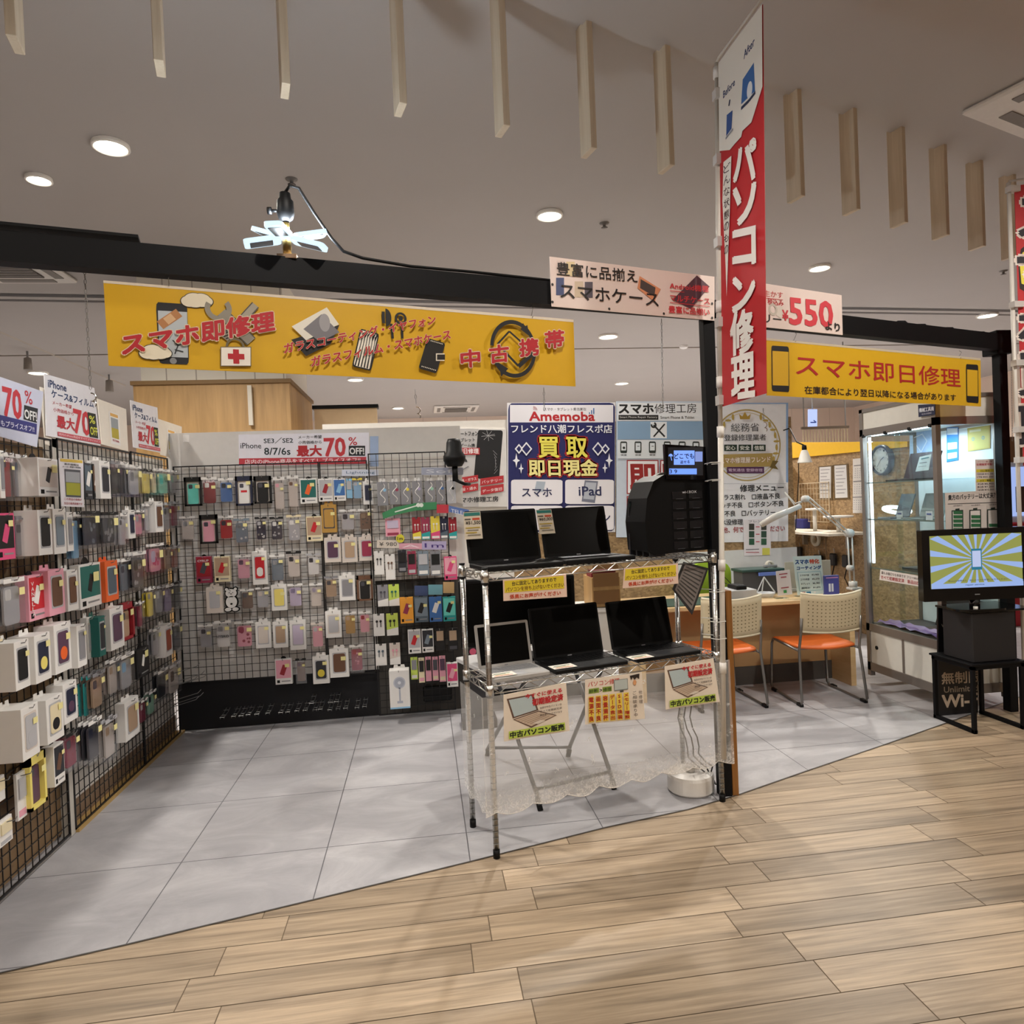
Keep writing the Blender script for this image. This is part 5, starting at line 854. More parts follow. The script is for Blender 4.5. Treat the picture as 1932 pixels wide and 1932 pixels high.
# price cards
for q, d, a, b, lb in (([(874, 967), (906, 965), (911, 1016), (877, 1018)], .255, '51,500', 'e', 'price card hanging on the top left laptop screen'), ([(1011, 962), (1040, 961), (1048, 1006), (1018, 1008)], .27, '60,000', 'e', 'price card hanging on the top middle laptop screen')):
    r, s = pboard('price_card', q, S3(0, d-.03, 0), -e2, .001, M('d9cfbc', .5), lb, 'price tag'); sub(s, q)
    s.rect(.03, .02, .97, .14, '2c7a74'); s.rect(.05, .24, .40, .29, '55504a'); s.rect(.50, .22, .92, .30, 'c8553a'); s.text('¥'+a, .10, .47, .95, .47, .14, '2a2622', .02)
    for k in range(4): s.rect(.08+.1*(k % 2), .56+k*.09, .9-.1*(k % 3), .60+k*.09, ['b8a040', '8a8478', 'b8a040', '8a8478'][k])
    s.done(r)
for (u, v), lb in (((948, 1272), 'small printed card on the silver laptop'), ((1062, 1257), 'printed card on the lower middle laptop'), ((1208, 1239), 'printed card on the lower right laptop')):
    q = P(u, v, z=ZL+.03); s_ = (q-SF).dot(e1); d_ = (q-SF).dot(e2); r = thing('price_card', S3(s_, d_, ZL+.0285), lb, 'price tag'); m = MBS(); m.box((s_-.055, d_-.03, ZL+.0285), (s_+.055, d_+.035, ZL+.0295), M('e2ddd0', .5)); m.build('card', r)
    m = MBS(); [m.box((s_-.045+.01*(k % 2), d_-.022+k*.012, ZL+.0296), (s_+.04-.012*(k % 3), d_-.016+k*.012, ZL+.0299), M(['b85048', 'c0a848', '6a6a60', '4a6a50'][k], .6, var=0)) for k in range(4)]; m.build('print', r)
# rental battery station with tablet
d0 = .06
pl = [sz(u, v, d0) for u, v in ((1236, 1047), (1222, 1040), (1217, 985), (1221, 940), (1233, 908), (1252, 896), (1330, 893), (1336, 905), (1341, 960), (1343, 1036))]
t = thing('battery_rental_station', S3(1.0, .15, ZT), 'black battery rental station with tablet at the right of top shelf', 'charging station')
zb_ = ZT+.006; pl = [(a, max(b, zb_)) for a, b in pl]
m = MBS(); m.prism(pl, (0, d0, 0), (1, 0, 0), (0, 0, 1), (0, .17, 0), M('070708', .5, var=0, spec=.2)); m.build('body', t)
s0, z0 = sz(1207, 1046, .2); s1, z1 = sz(1262, 890, .2); arch = [(s0, zb_)]+[(s1-(s1-s0)*math.cos(g), zb_+.02+(z1-zb_-.02)*math.sin(g)) for g in [k*math.pi/20 for k in range(11)]]+[(s1, zb_)]
m = MBS(); m.prism(arch, (0, .235, 0), (1, 0, 0), (0, 0, 1), (0, .03, 0), M('55504a', .6)); m.build('side_panel', t)
s0, z0 = sz(1262, 905, d0-.004); s1, z1 = sz(1334, 1040, d0-.004); m = MBS()
for i in range(2):
    for k in range(6): a = s0+(s1-s0)*(.08+.46*i); zz = z1+(z0-z1)*(.06+.135*k); m.box((a, d0-.003, zz), (a+(s1-s0)*.38, d0+.001, zz+(z0-z1)*.10), M('19191c', .25, var=0)); m.box((a+.02, d0-.004, zz), (a+(s1-s0)*.30, d0-.001, zz+.0016), M('5b5b60', .4, var=0))
m.build('battery_slots', t); sh = Sheet.at(S3(0, d0-.002, 0), e1, (0, 0, 1)); sh.text('wi-f.BOX', 1287, 931, 1314, 930, 5, 'b9b9bd', .01); sh.done(t, 'logo_print')
q = [(1254, 838), (1331, 843), (1335, 905), (1257, 904)]; dd = .05; pl = [sz(u, v, dd) for u, v in q]; m = MBS(); m.prism([pl[3], pl[2], pl[1], pl[0]], (0, dd, 0), (1, 0, 0), (0, 0, 1), (0, .016, 0), BLACKG); o = m.build('tablet', t)
sh = Sheet.at(S3(0, dd, 0), e1, (0, 0, 1), .001); sh.rect(1260, 844, 1326, 897, M('15151c', .3, emit=.6)); sh.rect(1271, 850, 1310, 877, M('7aa0ff', .3, emit=1.3)); sh.text('どこでも', 1272, 866, 1309, 865, 10, '12182c', .03); sh.text('返せる', 1283, 875, 1301, 874, 6, '12182c', .03)
sh.rect(1311, 852, 1325, 871, M('8fa4e8', .3, emit=.9)); sh.disc(1265, 861, .012, M('7aa0ff', .3, emit=1.3), a0=0, a1=180); sh.line([(1265, 861), (1267, 869)], .004, M('7aa0ff', .3, emit=1.3)); sh.rect(1262, 884, 1314, 895, M('6f98f4', .3, emit=1.3)); sh.text('3 9', 1263, 893, 1277, 893, 7, '12182c', .02); sh.done(o, 'screen_print')
for k in range(4):
    u = 1186+k*13; v0 = 946+k*16; s0, zt_ = sz(u, v0, .20-k*.045); s1, _ = sz(u+(28 if k else 24), v0, .20-k*.045)
    r = thing('battery_leaflet', S3(s0, .2-k*.045, zb_), 'black leaflet pack standing left of the battery station, %s' % ['rearmost with dark top', 'second with teal top and red corner', 'third with blue heading', 'front one with white phone emblem'][k], 'leaflet')
    m = MBS(); m.box((s0, .2-k*.045, zb_), (s1, .212-k*.045, zt_), M('1a1b20', .35, var=0)); o = m.build('sheet_pack', r); m = MBS(); m.box((s0+.002, .1985-k*.045, zt_-.028), (s1-.002, .2-k*.045, zt_-.010), M(['2a3a3a', '2f7486', '2f86a8', 'b8b6b4'][k], .5)); k == 1 and m.box((s1-.014, .1975-k*.045, zt_-.02), (s1-.001, .1985-k*.045, zt_-.004), M('b8404a', .5)); m.build('heading', r)
# notices on the shelf fronts
PA = S3(0, -.016, 0); PN = -e2
for q, L, nm in (([(949, 1094), (1068, 1083), (1070, 1126), (950, 1134)], [(.14, .26, .84), (.04, .52, .96), (.10, .86, .90)], 'yellow and pink notice under the left of the top shelf'), ([(1178, 1072), (1279, 1063), (1280, 1101), (1175, 1110)], [(.14, .26, .84), (.04, .54, .96), (.10, .86, .90)], 'yellow and pink notice under the right of the top shelf')):
    r, s = pboard('notice_card', q, PA, PN, .0015, M('e3c6b4', .5), nm, 'notice'); sub(s, q); s.rect(.02, .06, .96, .62, 'd9c22e')
    for t_, (a, b, c), cl in zip(('台に固定してありますので', 'パソコンを持ち上げないでください', '係員にお声がけください'), L, ('3a2c12', '7a5c10', 'b8401e')): s.text(t_, a, b+.06, c, b+.03, .20, cl, .035)
    s.done(r)
PA = S3(0, -.046, 0)
for q, nm in (([(950, 1311), (1068, 1288), (1075, 1379), (951, 1399)], 'used laptop sale poster below the left of the lower shelf'), ([(1254, 1257), (1346, 1242), (1358, 1324), (1256, 1339)], 'used laptop sale poster below the right of the lower shelf')):
    r, s = pboard('small_poster', q, PA, PN, .0015, M('e9dccb', .5), nm, 'poster'); sub(s, q)
    s.poly([(.05, .10), (.47, .10), (.54, .46), (.14, .54)], '5e4438'); s.poly([(.08, .13), (.44, .13), (.51, .44), (.16, .51)], 'b4c3c6'); s.poly([(.14, .56), (.54, .47), (.82, .63), (.42, .80)], '5e4438'); s.poly([(.17, .57), (.54, .49), (.79, .63), (.42, .77)], 'c8b49e')
    for k in range(5): s.line([(.22+k*.045, .60+k*.028), (.52+k*.045, .525+k*.024)], .0016, '8b7262')
    s.poly([(.44, .71), (.56, .665), (.64, .70), (.52, .745)], 'ddd2c4'); s.text('今すぐに使える', .34, .17, .92, .17, .09, 'c0353c', .05); s.text('初期設定済', .45, .34, .93, .34, .14, 'b8262c', .06)
    for k, t_ in enumerate(('当店の中古パソコンは', 'すべて初期設定済', '即お使いいただけます')): s.text(t_, .56, .44+k*.075, .90, .44+k*.075, .045, '4a3c38', .012)
    s.rect(.07, .80, .93, .96, 'b7cc52'); s.text('中古パソコン販売', .09, .945, .91, .945, .125, '131a0e', .07); s.done(r)
q = [(1104, 1283), (1211, 1268), (1217, 1356), (1104, 1367)]; r, s = pboard('small_poster', q, PA, PN, .0015, M('e9dccb', .5), 'computer repair poster with a cartoon face in the middle', 'poster'); sub(s, q)
s.text('パソコン修理', .05, .17, .60, .17, .12, 'c03a36', .01); s.rect(.06, .21, .24, .32, '8aa23e'); s.rect(.30, .21, .46, .32, '8aa23e'); s.text('診断', .07, .31, .22, .31, .08, '2c3818', .02); s.text('修理', .31, .31, .45, .31, .08, '2c3818', .02); s.text('>', .25, .30, .29, .30, .06, '2c3818', .02)
s.rect(.50, .09, .74, .33, '6f7674'); s.rect(.51, .10, .73, .31, 'b8c0bc'); s.rect(.60, .33, .66, .37, '4a4a48'); s.disc(.86, .20, .0085, 'd99e6e', ry=.012); s.poly([(.78, .04), (.95, .02), (.94, .14), (.90, .09), (.86, .14), (.83, .08), (.80, .14)], '2a211c'); s.disc(.83, .19, .0012, '2a211c'); s.disc(.89, .19, .0012, '2a211c'); s.line([(.84, .25), (.88, .25)], .001, '2a211c')
for k, t_ in enumerate(('電源不良', '画面不良', '容量満杯', 'データ救出', 'SSD換装', 'メモリー増設')):
    x = .10+.118*k; s.rect(x-.045, .38, x+.045, .96, 'e6c84a'); s.vtext(t_, x, .39, .95, .075, 'a82f14', .05)
s.vtext('ご相談承り中', .83, .36, .93, .065, '4a3c34', .01); s.vtext('他修理', .93, .36, .66, .06, '4a3c34', .01); s.done(r)
# clipboard hanging under the top shelf at the right
q = [(1290, 1060), (1337, 1072), (1306, 1160), (1269, 1112)]; r, s = pboard('hanging_clipboard', q, S3(0, .02, 0), PN, .004, M('2c2b2d', .5), 'tilted dark clipboard of price sheets hanging below the station', 'clipboard'); sub(s, q); s.rect(.08, .06, .92, .94, '77706c')
for k in range(9): s.rect(.14, .12+k*.09, .86, .15+k*.09, '3b3836')
s.done(r)
# lace cloth hanging from the lower shelf
lace = bpy.data.materials.new('white_lace'); lace.use_nodes = True; nt = lace.node_tree; b = nt.nodes['Principled BSDF']; b.inputs['Base Color'].default_value = (.86, .85, .83, 1); b.inputs['Roughness'].default_value = .8
tc = nt.nodes.new('ShaderNodeTexCoord'); v = nt.nodes.new('ShaderNodeTexVoronoi'); v.feature = 'SMOOTH_F1'; v.inputs['Scale'].default_value = 15; n_ = nt.nodes.new('ShaderNodeTexNoise'); n_.inputs['Scale'].default_value = 62; n_.inputs['Detail'].default_value = 5; n_.inputs['Distortion'].default_value = 1.6
for q_ in (v, n_): nt.links.new(tc.outputs['Object'], q_.inputs['Vector'])
sp = nt.nodes.new('ShaderNodeSeparateXYZ'); nt.links.new(tc.outputs['Object'], sp.inputs[0])
def mth(op, a, b_=None, c=None, cl=False):
    m_ = nt.nodes.new('ShaderNodeMath'); m_.operation = op; m_.use_clamp = cl
    for i, q_ in enumerate((a, b_, c)):
        if q_ is None: continue
        if isinstance(q_, (int, float)): m_.inputs[i].default_value = q_
        else: nt.links.new(q_, m_.inputs[i])
    return m_.outputs[0]
hem = mth('MULTIPLY_ADD', sp.outputs[2], -13.0, 1.3, True)        # 1 at the patterned hem, 0 in the plain net above (z from the hem up)
flo = mth('GREATER_THAN', n_.outputs['Fac'], .53); al = mth('ADD', .27, mth('MULTIPLY', mth('ADD', mth('MULTIPLY', flo, .34), .14), hem), None, True)
sprig = mth('MULTIPLY', mth('LESS_THAN', v.outputs['Distance'], .16), mth('MULTIPLY', flo, .4)); al = mth('ADD', al, sprig, None, True); nt.links.new(al, b.inputs['Alpha'])
t = thing('lace_cloth', S3(SL/2, -.03, .19), 'sheer white lace cloth with scalloped hem hanging below the laptops', 'cloth')
m = MBS(); NS, NZ = 150, 10; vs = []
for i in range(NS+1):
    s = -.045+(SL+.10)*i/NS; fold = .006*math.sin(s*21)+.004*math.sin(s*47+1)
    hz = .205-.022*abs(math.sin(s*math.pi/.16))-.005+.012*math.sin(s*2.5)
    for j in range(NZ+1): f = j/NZ; vs.append((s, -.022-fold*(1-f)-.004*(1-f), hz+(.672-hz)*f))
fs = [(i*(NZ+1)+j, (i+1)*(NZ+1)+j, (i+1)*(NZ+1)+j+1, i*(NZ+1)+j+1) for i in range(NS) for j in range(NZ)]
m.add(vs, fs, lace, True); vs = []
for i in range(41):
    d = .30*i/40; fold = .006*math.sin(d*40)
    hz = .205-.022*abs(math.sin(d*math.pi/.15))
    for j in range(NZ+1): f = j/NZ; vs.append((-.040-fold*(1-f), -.022+d, hz+(.672-hz)*f))
m.add(vs, [(i*(NZ+1)+j, (i+1)*(NZ+1)+j, (i+1)*(NZ+1)+j+1, i*(NZ+1)+j+1) for i in range(40) for j in range(NZ)], lace, True)
m.build('lace', t)
m = MBS(); m.tube([(s_, -.024-(.006*math.sin(s_*21)+.004*math.sin(s_*47+1)), .200-.022*abs(math.sin(s_*math.pi/.16))+.012*math.sin(s_*2.5)) for s_ in [-.045+(SL+.10)*i/150 for i in range(151)]], .0022, M('e6e2dc', .8), 4); m.build('scalloped_edge', t)
# round weight tank
t = thing('flag_base_tank', (2.325, .20, 0), 'round white plastic water tank under the right end of the rack', 'flag base'); m = MB(); m.lathe([(.0, .003), (.102, .003), (.113, .014), (.113, .078), (.108, .092), (.080, .104), (.045, .100), (.04, .094), (.0, .094)], M('e4e0da', .35), 44, (2.325, .20, 0)); m.sm = [False]*len(m.sm); m.build('tank', t)
m = MB(); m.cyl((2.325, .20, .094), (2.325, .20, .122), .024, M('d8d4ce', .4), 14); m.build('filler_cap', t)
for k in range(3):
    x0 = 2.26+k*.03; m = MB(); m.tube([(x0, .17+.02*k, .66), (x0+.008, .165, .58), (x0+.02, .16, .50), (x0+.008, .155, .44), (x0-.006, .15, .38), (x0+.01, .16, .32), (x0+.035, .17, .27), (x0+.045, .175, .22), (x0+.05, .18+.01*k, .17+.004*k), (x0+.075, .165, .145), (x0+.10, .15, .12+.004*k), (2.418, .165+.008*k, .07), (2.44, .165+.008*k, .03+.006*k)], .0035, BLACK if k else M('5a5a5c', .5), 6); tag(m.build('power_cable', None, (x0, .17, .03)), ['grey cable hanging behind the lace at the right', 'black cable hanging over the round white tank', 'black cable curling beside the black post base'][k], 'cable')
# folding work table behind the rack
t = thing('folding_table', (1.68, .53, 0), 'white topped folding table with crossed grey legs behind the rack', 'table')
a, b_, c, d_ = Vector((1.56, .14, 0)), Vector((1.96, .29, 0)), Vector((1.83, .78, 0)), Vector((1.38, .91, 0)); GM = M('6c6f72', .4, .4)
for p, q_ in ((a, d_), (b_, c), (d_, a), (c, b_)):
    top = q_*.86+p*.14; m = MB(); m.tube([p+Vector((0, 0, .03)), Vector((top.x, top.y, .60))], .011, GM, 8); o = m.build('leg', t); m = MB(); m.cyl(p, p+(top-p)*.05+Vector((0, 0, .045)), .014, BLACK, 8); m.build('rubber_tip', o)
m = MB(); m.tube([a*.9+d_*.1+Vector((0, 0, .07)), b_*.9+c*.1+Vector((0, 0, .07))], .009, GM, 8); m.build('crossbar', t); m = MB(); m.tube([d_*.9+a*.1+Vector((0, 0, .07)), c*.9+b_*.1+Vector((0, 0, .07))], .009, GM, 8); m.build('crossbar', t)
ux_ = (b_-a).normalized(); m = MB(); m.T = Matrix(((ux_.x, -ux_.y, 0, a.x), (ux_.y, ux_.x, 0, a.y), (0, 0, 1, 0), (0, 0, 0, 1))); m.box((-.12, .08, .60), (.62, .66, .625), M('c4c4c4', .5), .004); m.build('table_top', t)
t = thing('monitor', (1.36, .62, .625), 'large black monitor standing on the folding table', 'monitor'); m = MB(); m.T = Matrix.Translation((0, 0, 0)); m.box((1.24, .56, .70), (1.86, .60, 1.06), BLACK, .006); m.build('housing', t); m = MB(); m.box((1.26, .556, .73), (1.84, .561, 1.04), SCRB); m.build('panel', t); m = MB(); m.box((1.50, .58, .64), (1.60, .62, .75), BLACK); m.box((1.42, .50, .626), (1.68, .68, .64), BLACK, .004); m.build('stand', t)
# storage behind
t = thing('storage_cabinet', (1.85, 2.15, 0), 'low white storage cabinet behind the rack', 'cabinet'); m = MB(); m.box((1.42, 1.92, .10), (2.45, 2.35, .62), M('d3d1cd', .5), .004); m.build('body', t); m = MB(); m.box((1.40, 1.90, .62), (2.47, 2.37, .64), M('dedcd8', .4)); m.box((1.40, 1.90, .30), (2.47, 1.93, .315), M('e6e4e0', .4)); m.build('shelf_board', t); m = MB(); m.box((1.46, 1.96, 0), (2.40, 2.3, .10), BLACK); m.build('plinth', t)
q1, q2 = P(1115, 1090, y=2.0), P(1172, 1190, y=2.0); t = thing('wooden_crate', ((q1.x+q2.x)/2, 2.1, .64), 'brown wooden drawer box standing between the laptop screens', 'wooden box'); m = MB(); m.box((q1.x, 1.98, .645), (q2.x, 2.25, q1.z), OAK, .002); m.build('body', t); m = MB(); [m.box((q1.x+.01, 1.974, z_), (q2.x-.01, 1.98, z_+.10), M('7d5a34', .5)) for z_ in (.67, .80, .93)]; m.build('drawer_fronts', t)
for a_, c_, lb in ((1103, '8c2a2c', 'dark red booklet stack above the wooden drawer box'),): q = P(1140, 1088, y=2.0); m = MB(); m.box((q.x-.10, 2.0, q1.z+.002), (q.x+.08, 2.15, q1.z+.03), M('7c2024', .5)); m.box((q.x-.09, 2.0, q1.z+.03), (q.x+.09, 2.14, q1.z+.05), M('5c1a20', .5)); tag(m.build('booklet_stack', None, q), lb, 'booklets')
qa, qb = P(875, 1106, y=1.46), P(917, 1242, y=1.46); m = MB(); m.box((qa.x, 1.455, .06), (qb.x, 1.475, qa.z), M('2a282b', .5), .002); m.box((qa.x-.05, 1.38, 0), (qb.x+.05, 1.56, .06), M('2a282b', .5), .004); tag(m.build('display_stand', None, ((qa.x+qb.x)/2, 1.465, 0)), 'narrow dark display stand behind the rack left posts', 'display stand')
for (u0, v0, u1, v1), c_, nm, lb in (((877, 1108, 912, 1170), ('d8dbe2', 'w'), 'display_card', 'white earphone display card at the rack left post'), ((877, 1170, 915, 1240), ('1d1519', 'm'), 'display_card', 'black display card with pink ribbon at the rack left post')):
    q = [(u0, v0), (u1, v0), (u1, v1), (u0, v1)]; r, s = pboard(nm, q, (0, 1.45, 0), NY, .003, M(c_[0], .45), lb, 'display card'); sub(s, q)
    if c_[1] == 'w': s.text('B-FIT', .1, .5, .2+.3, .5, .3, '33333a', .02); s.line([(.6, .1), (.65, .45)], .012, '18181a'); s.rect(.1, .7, .9, .72, '88808a'); s.disc(.3, .85, .01, 'b8606a'); s.disc(.7, .85, .01, 'b8606a')
    else: s.rect(0, .0, 1, .06, 'c04a6a'); s.line([(.1, .5), (.45, .75), (.8, .15)], .010, 'd08090'); s.disc(.4, .85, .022, 'd05a78')
    s.done(r)
t = thing('webcam', P(858, 850, y=1.6), 'black desk camera clamped above the right back grid', 'camera'); q = P(858, 880, y=1.6); m = MB(); m.lathe([(.0, 0), (.05, .0), (.075, .04), (.075, .07), (.055, .10), (.05, .16), (.04, .185), (0, .19)], BLACK, 18, (q.x, q.y, q.z)); m.build('housing', t); m = MB(); m.cyl((q.x, q.y, q.z-.10), (q.x, q.y, q.z+.01), .02, BLACK, 10); m.tube([(q.x, q.y, q.z-.09), (q.x+.06, q.y, q.z-.12), (q.x+.10, q.y+.1, q.z-.12)], .012, BLACK, 8); m.build('clamp', t)
# ================================================================== COUNTER, CHAIRS, STAFF AREA
DY0, DY1, DX0, DX1 = 1.62, 2.22, 2.55, 4.20; DZ = P(1600, 1126, y=DY0).z
t = thing('counter', ((DX0+DX1)/2, 1.9, 0), 'light wood service counter with brown front behind the two chairs', 'counter')
m = MB(); m.box((DX0, DY0, DZ-.03), (DX1, DY1, DZ), LWOOD, .004); m.build('counter_top', t); m = MB(); m.box((DX0+.03, DY0+.27, .14), (DX1-.03, DY0+.30, DZ-.03), M('b08c60', .5, var=.04)); m.build('front_panel', t)
m = MB(); m.box((DX0+.03, DY0+.26, 0), (DX1-.03, DY0+.31, .14), M('4b4744', .6)); m.build('plinth', t)
for x in (DX0, DX1-.045): m = MB(); m.box((x, DY0+.02, 0), (x+.04, DY1-.02, DZ-.03), LWOOD); m.build('end_panel', t)
def chair():
    t = thing('chair', (0, 0, 0), 'x', 'chair'); TB = M('7d7a76', .3, .7, var=.02); CRM = M('cdbf9f', .45, var=.02)
    ZS = .40
    def bk(a, z): th = .035*(1-(a/.21)**2); return Vector((a, -.035-th+(z-.5)*-.10, z))
    m = MB(); n = 14; vs = []; 
    for j in range(7):
        z = .50+.245*j/6; dip = .02
        for i in range(n+1):
            a = -.21+.42*i/n; zz = z+(.022*((a/.21)**2) if j > 2 else 0.012*(a/.21)**2)
            p = bk(a, zz); vs.append(p); vs.append(p+Vector((0, .014, 0)))
    fs = []; W2 = (n+1)*2
    for j in range(6):
        for i in range(n):
            a0 = j*W2+i*2; fs.append((a0, a0+2, a0+W2+2, a0+W2)); fs.append((a0+1, a0+W2+1, a0+W2+3, a0+3))
    for i in range(n): fs.append((i*2, i*2+1, i*2+3, i*2+2)); b0 = 6*W2+i*2; fs.append((b0, b0+2, b0+3, b0+1))
    for j in range(6): a0 = j*W2; fs.append((a0, a0+W2, a0+W2+1, a0+1)); a0 += n*2; fs.append((a0, a0+1, a0+W2+1, a0+W2))
    m.add(vs, fs, CRM, True)
    for j in range(8):
        for i in range(13): a = -.165+.33*i/12; p = bk(a, .535+.024*j+.02*(a/.21)**2)-Vector((0, .0012, 0)); m.add([p+Vector((-.004, 0, -.003)), p+Vector((.004, 0, -.003)), p+Vector((.004, 0, .003)), p+Vector((-.004, 0, .003))], [(0, 1, 2, 3)], M('6f6347', .7, var=0))
    o = m.build('backrest'); o.parent = t
    m = MB(); m.tube([bk(-.21+.42*i/12, .748+.022*((-.21+.42*i/12)/.21)**2)+Vector((0, .007, 0)) for i in range(13)], .009, M('e2d8bd', .35), 6); o = m.build('back_rim'); o.parent = t; m = MB(); m.tube([bk(-.21+.42*i/12, .498+.012*((-.21+.42*i/12)/.21)**2)+Vector((0, .004, 0)) for i in range(13)], .008, M('e2d8bd', .35), 6)
    o = m.build('back_rim'); o.parent = t
    m = MB(); nx, ny = 10, 8; vs = []
    for j in range(ny+1):
        y = .02+.40*j/ny
        for i in range(nx+1):
            x = (-.205+.41*i/nx)*(1-.06*(j == 0)-.03*(j == ny)); z = ZS-.014*math.cos(x*7)*math.sin(math.pi*j/ny)-(.018 if j == ny else 0)-(.012*(j == 0)*math.cos(x*7)); vs += [(x, y-.03*(j == 0)*math.cos(x*7.3), z), (x, y-.03*(j == 0)*math.cos(x*7.3), z-.016)]
    fs = []; W2 = (nx+1)*2
    for j in range(ny):
        for i in range(nx): a0 = j*W2+i*2; fs.append((a0, a0+2, a0+W2+2, a0+W2)); fs.append((a0+1, a0+W2+1, a0+W2+3, a0+3))
    for i in range(nx): fs.append((i*2, i*2+1, i*2+3, i*2+2)); b0 = ny*W2+i*2; fs.append((b0, b0+2, b0+3, b0+1))
    for j in range(ny): a0 = j*W2; fs.append((a0, a0+W2, a0+W2+1, a0+1)); a0 += nx*2; fs.append((a0, a0+1, a0+W2+1, a0+W2))
    m.add(vs, fs, M('e2702f', .45, var=.02), True); o = m.build('seat'); o.parent = t
    for s in (-1, 1):
        m = MB(); m.tube([(s*.205, -.045, .60), (s*.208, -.035, .50), (s*.212, -.01, .38), (s*.228, -.055, .035), (s*.228, -.04, .012), (s*.225, .0, .010), (s*.215, .40, .010), (s*.215, .43, .03), (s*.205, .42, .34), (s*.203, .40, .375), (s*.205, .36, .380), (s*.21, .0, .372)], .0095, TB, 8); o = m.build('leg_frame'); o.parent = t
        for y in (-.02, .36): m = MB(); m.box((s*.225-.012, y-.03, 0), (s*.225+.012, y+.03, .022), BLACK, .003); q = m.build('glide'); q.parent = o
    m = MB(); m.cyl((-.205, .33, .375), (.205, .33, .375), .008, TB, 8); m.cyl((-.205, .06, .370), (.205, .06, .370), .008, TB, 8); o = m.build('seat_rail'); o.parent = t
    return t
c0 = chair(); c0.location = (3.77, 1.30, 0); c0.rotation_euler = (0, 0, -.06); c0['label'] = 'orange seat chair nearer the glass cabinet, cream perforated back'; c0['group'] = 'chairs at the counter'
dup(c0, (3.09, 1.36, 0), -.02, 'orange seat chair behind the black post, cream perforated back', 'chairs at the counter')
def bx(nm, u0, v0, u1, v1, y, dy, mat, lb, cat, z0=None, bev=.003, parts=None):
    a, b = P(u0, v1, y=y), P(u1, v0, y=y); zz = z0 if z0 is not None else a.z; t = thing(nm, ((a.x+b.x)/2, y+dy/2, zz), lb, cat); m = MB(); m.box((a.x, y, zz), (b.x, y+dy, b.z), mat, bev); m.build('body', t); return t, a, b, zz
m = MB(); q = P(1372, 1133, z=DZ); m.box((2.62, 1.66, DZ), (3.42, 2.02, DZ+.006), M('1f4034', .5), .001); tag(m.build('desk_mat', None, (3.0, 1.8, DZ)), 'dark green desk mat on the left of the counter', 'desk mat')
t, a, b, zz = bx('card_terminal', 1376, 1112, 1428, 1128, 1.72, .22, M('cfd0d2', .4), 'white payment tray box with a black keypad on the counter', 'terminal', DZ+.0065); m = MB(); m.box((a.x+.07, 1.74, b.z), (a.x+.15, 1.90, b.z+.03), BLACK, .005); o = m.build('keypad', t); m = MB(); [m.box((a.x+.078+.023*i, 1.75+.022*j, b.z+.03), (a.x+.092+.023*i, 1.763+.022*j, b.z+.033), M('55565a', .5)) for i in range(3) for j in range(4)]; m.build('keys', o); m = MB(); m.tube([(a.x+.10, 1.90, b.z+.03), (a.x+.06, 1.92, b.z+.08), (a.x+.02, 1.9, b.z+.05), (a.x+.05, 1.86, b.z+.035)], .003, BLACK, 5); m.build('cord', t)
t, a, b, zz = bx('printer', 1402, 1076, 1476, 1112, 2.02, .16, M('4a4b50', .45), 'dark grey receipt printer at the back of the counter', 'printer', DZ+.001); m = MB(); m.box((a.x-.01, 2.0, b.z), (b.x+.01, 2.2, b.z+.02), M('2a4a44', .4), .003); m.build('lid', t); m = MB(); m.box((a.x+.12, 1.98, b.z-.03), (b.x+.01, 2.0, b.z-.005), M('6b86d8', .4)); m.build('paper_tray', t)
q = P(1452, 1066, y=2.08); m = MB(); m.T = Matrix.Translation(q) @ Matrix.Rotation(math.pi/2, 4, 'X'); m.lathe([(.018, -.012), (.035, -.012), (.035, .012), (.018, .012), (.018, -.012)], M('c9c4b8', .5), 20); t = thing('tape_dispenser', (q.x, q.y, b.z+.02), 'small grey tape dispenser on top of the receipt printer', 'tape dispenser'); m.build('tape_roll', t); m = MB(); m.box((q.x-.05, q.y-.015, b.z+.021), (q.x+.06, q.y+.015, b.z+.045), GREY, .006); m.build('base', t)
t = thing('acrylic_stand', P(1445, 1120, y=1.85), 'clear triangular acrylic stand with small white bowl', 'display stand'); q = P(1445, 1120, y=1.85); m = MB()
for s in (-1, 1): m.tube([(q.x+.075*s, q.y, DZ+.03), (q.x, q.y+.02, DZ+.15)], .005, M('dfe6ea', .2, alpha=.8), 4)
m.tube([(q.x, q.y+.02, DZ+.15), (q.x, q.y+.06, DZ+.03)], .005, M('dfe6ea', .2, alpha=.8), 4); m.build('frame', t); m = MB(); m.lathe([(.05, 0), (.07, .03), (.068, .034), (.05, .01)], M('d6d8da', .3), 8, (q.x, q.y, DZ+.001)); m.build('bowl', t)
def stand_card(q, y, mat, lb, th=.003, lean=.0, cat='sign stand', nm='counter_sign'): r, s = pboard(nm, q, (0, y, 0), NY, th, mat, lb, cat); sub(s, q); return r, s
r, s = stand_card([(1464, 1078), (1490, 1075), (1495, 1121), (1468, 1124)], 1.70, M('e6e3e6', .4), 'white card stand with red lines on the counter'); s.rect(.2, .12, .8, .16, 'a84452'); s.rect(.3, .24, .7, .30, 'b8707a'); s.rect(.25, .68, .8, .72, 'a84452'); s.rect(.4, .80, .62, .92, '3f9a50'); s.done(r); m = MB(); q_ = P(1464, 1078, y=1.70); m.box((q_.x, 1.703, DZ+.001), (q_.x+.10, 1.76, DZ+.006), GLASS); m.build('acrylic_foot', r)
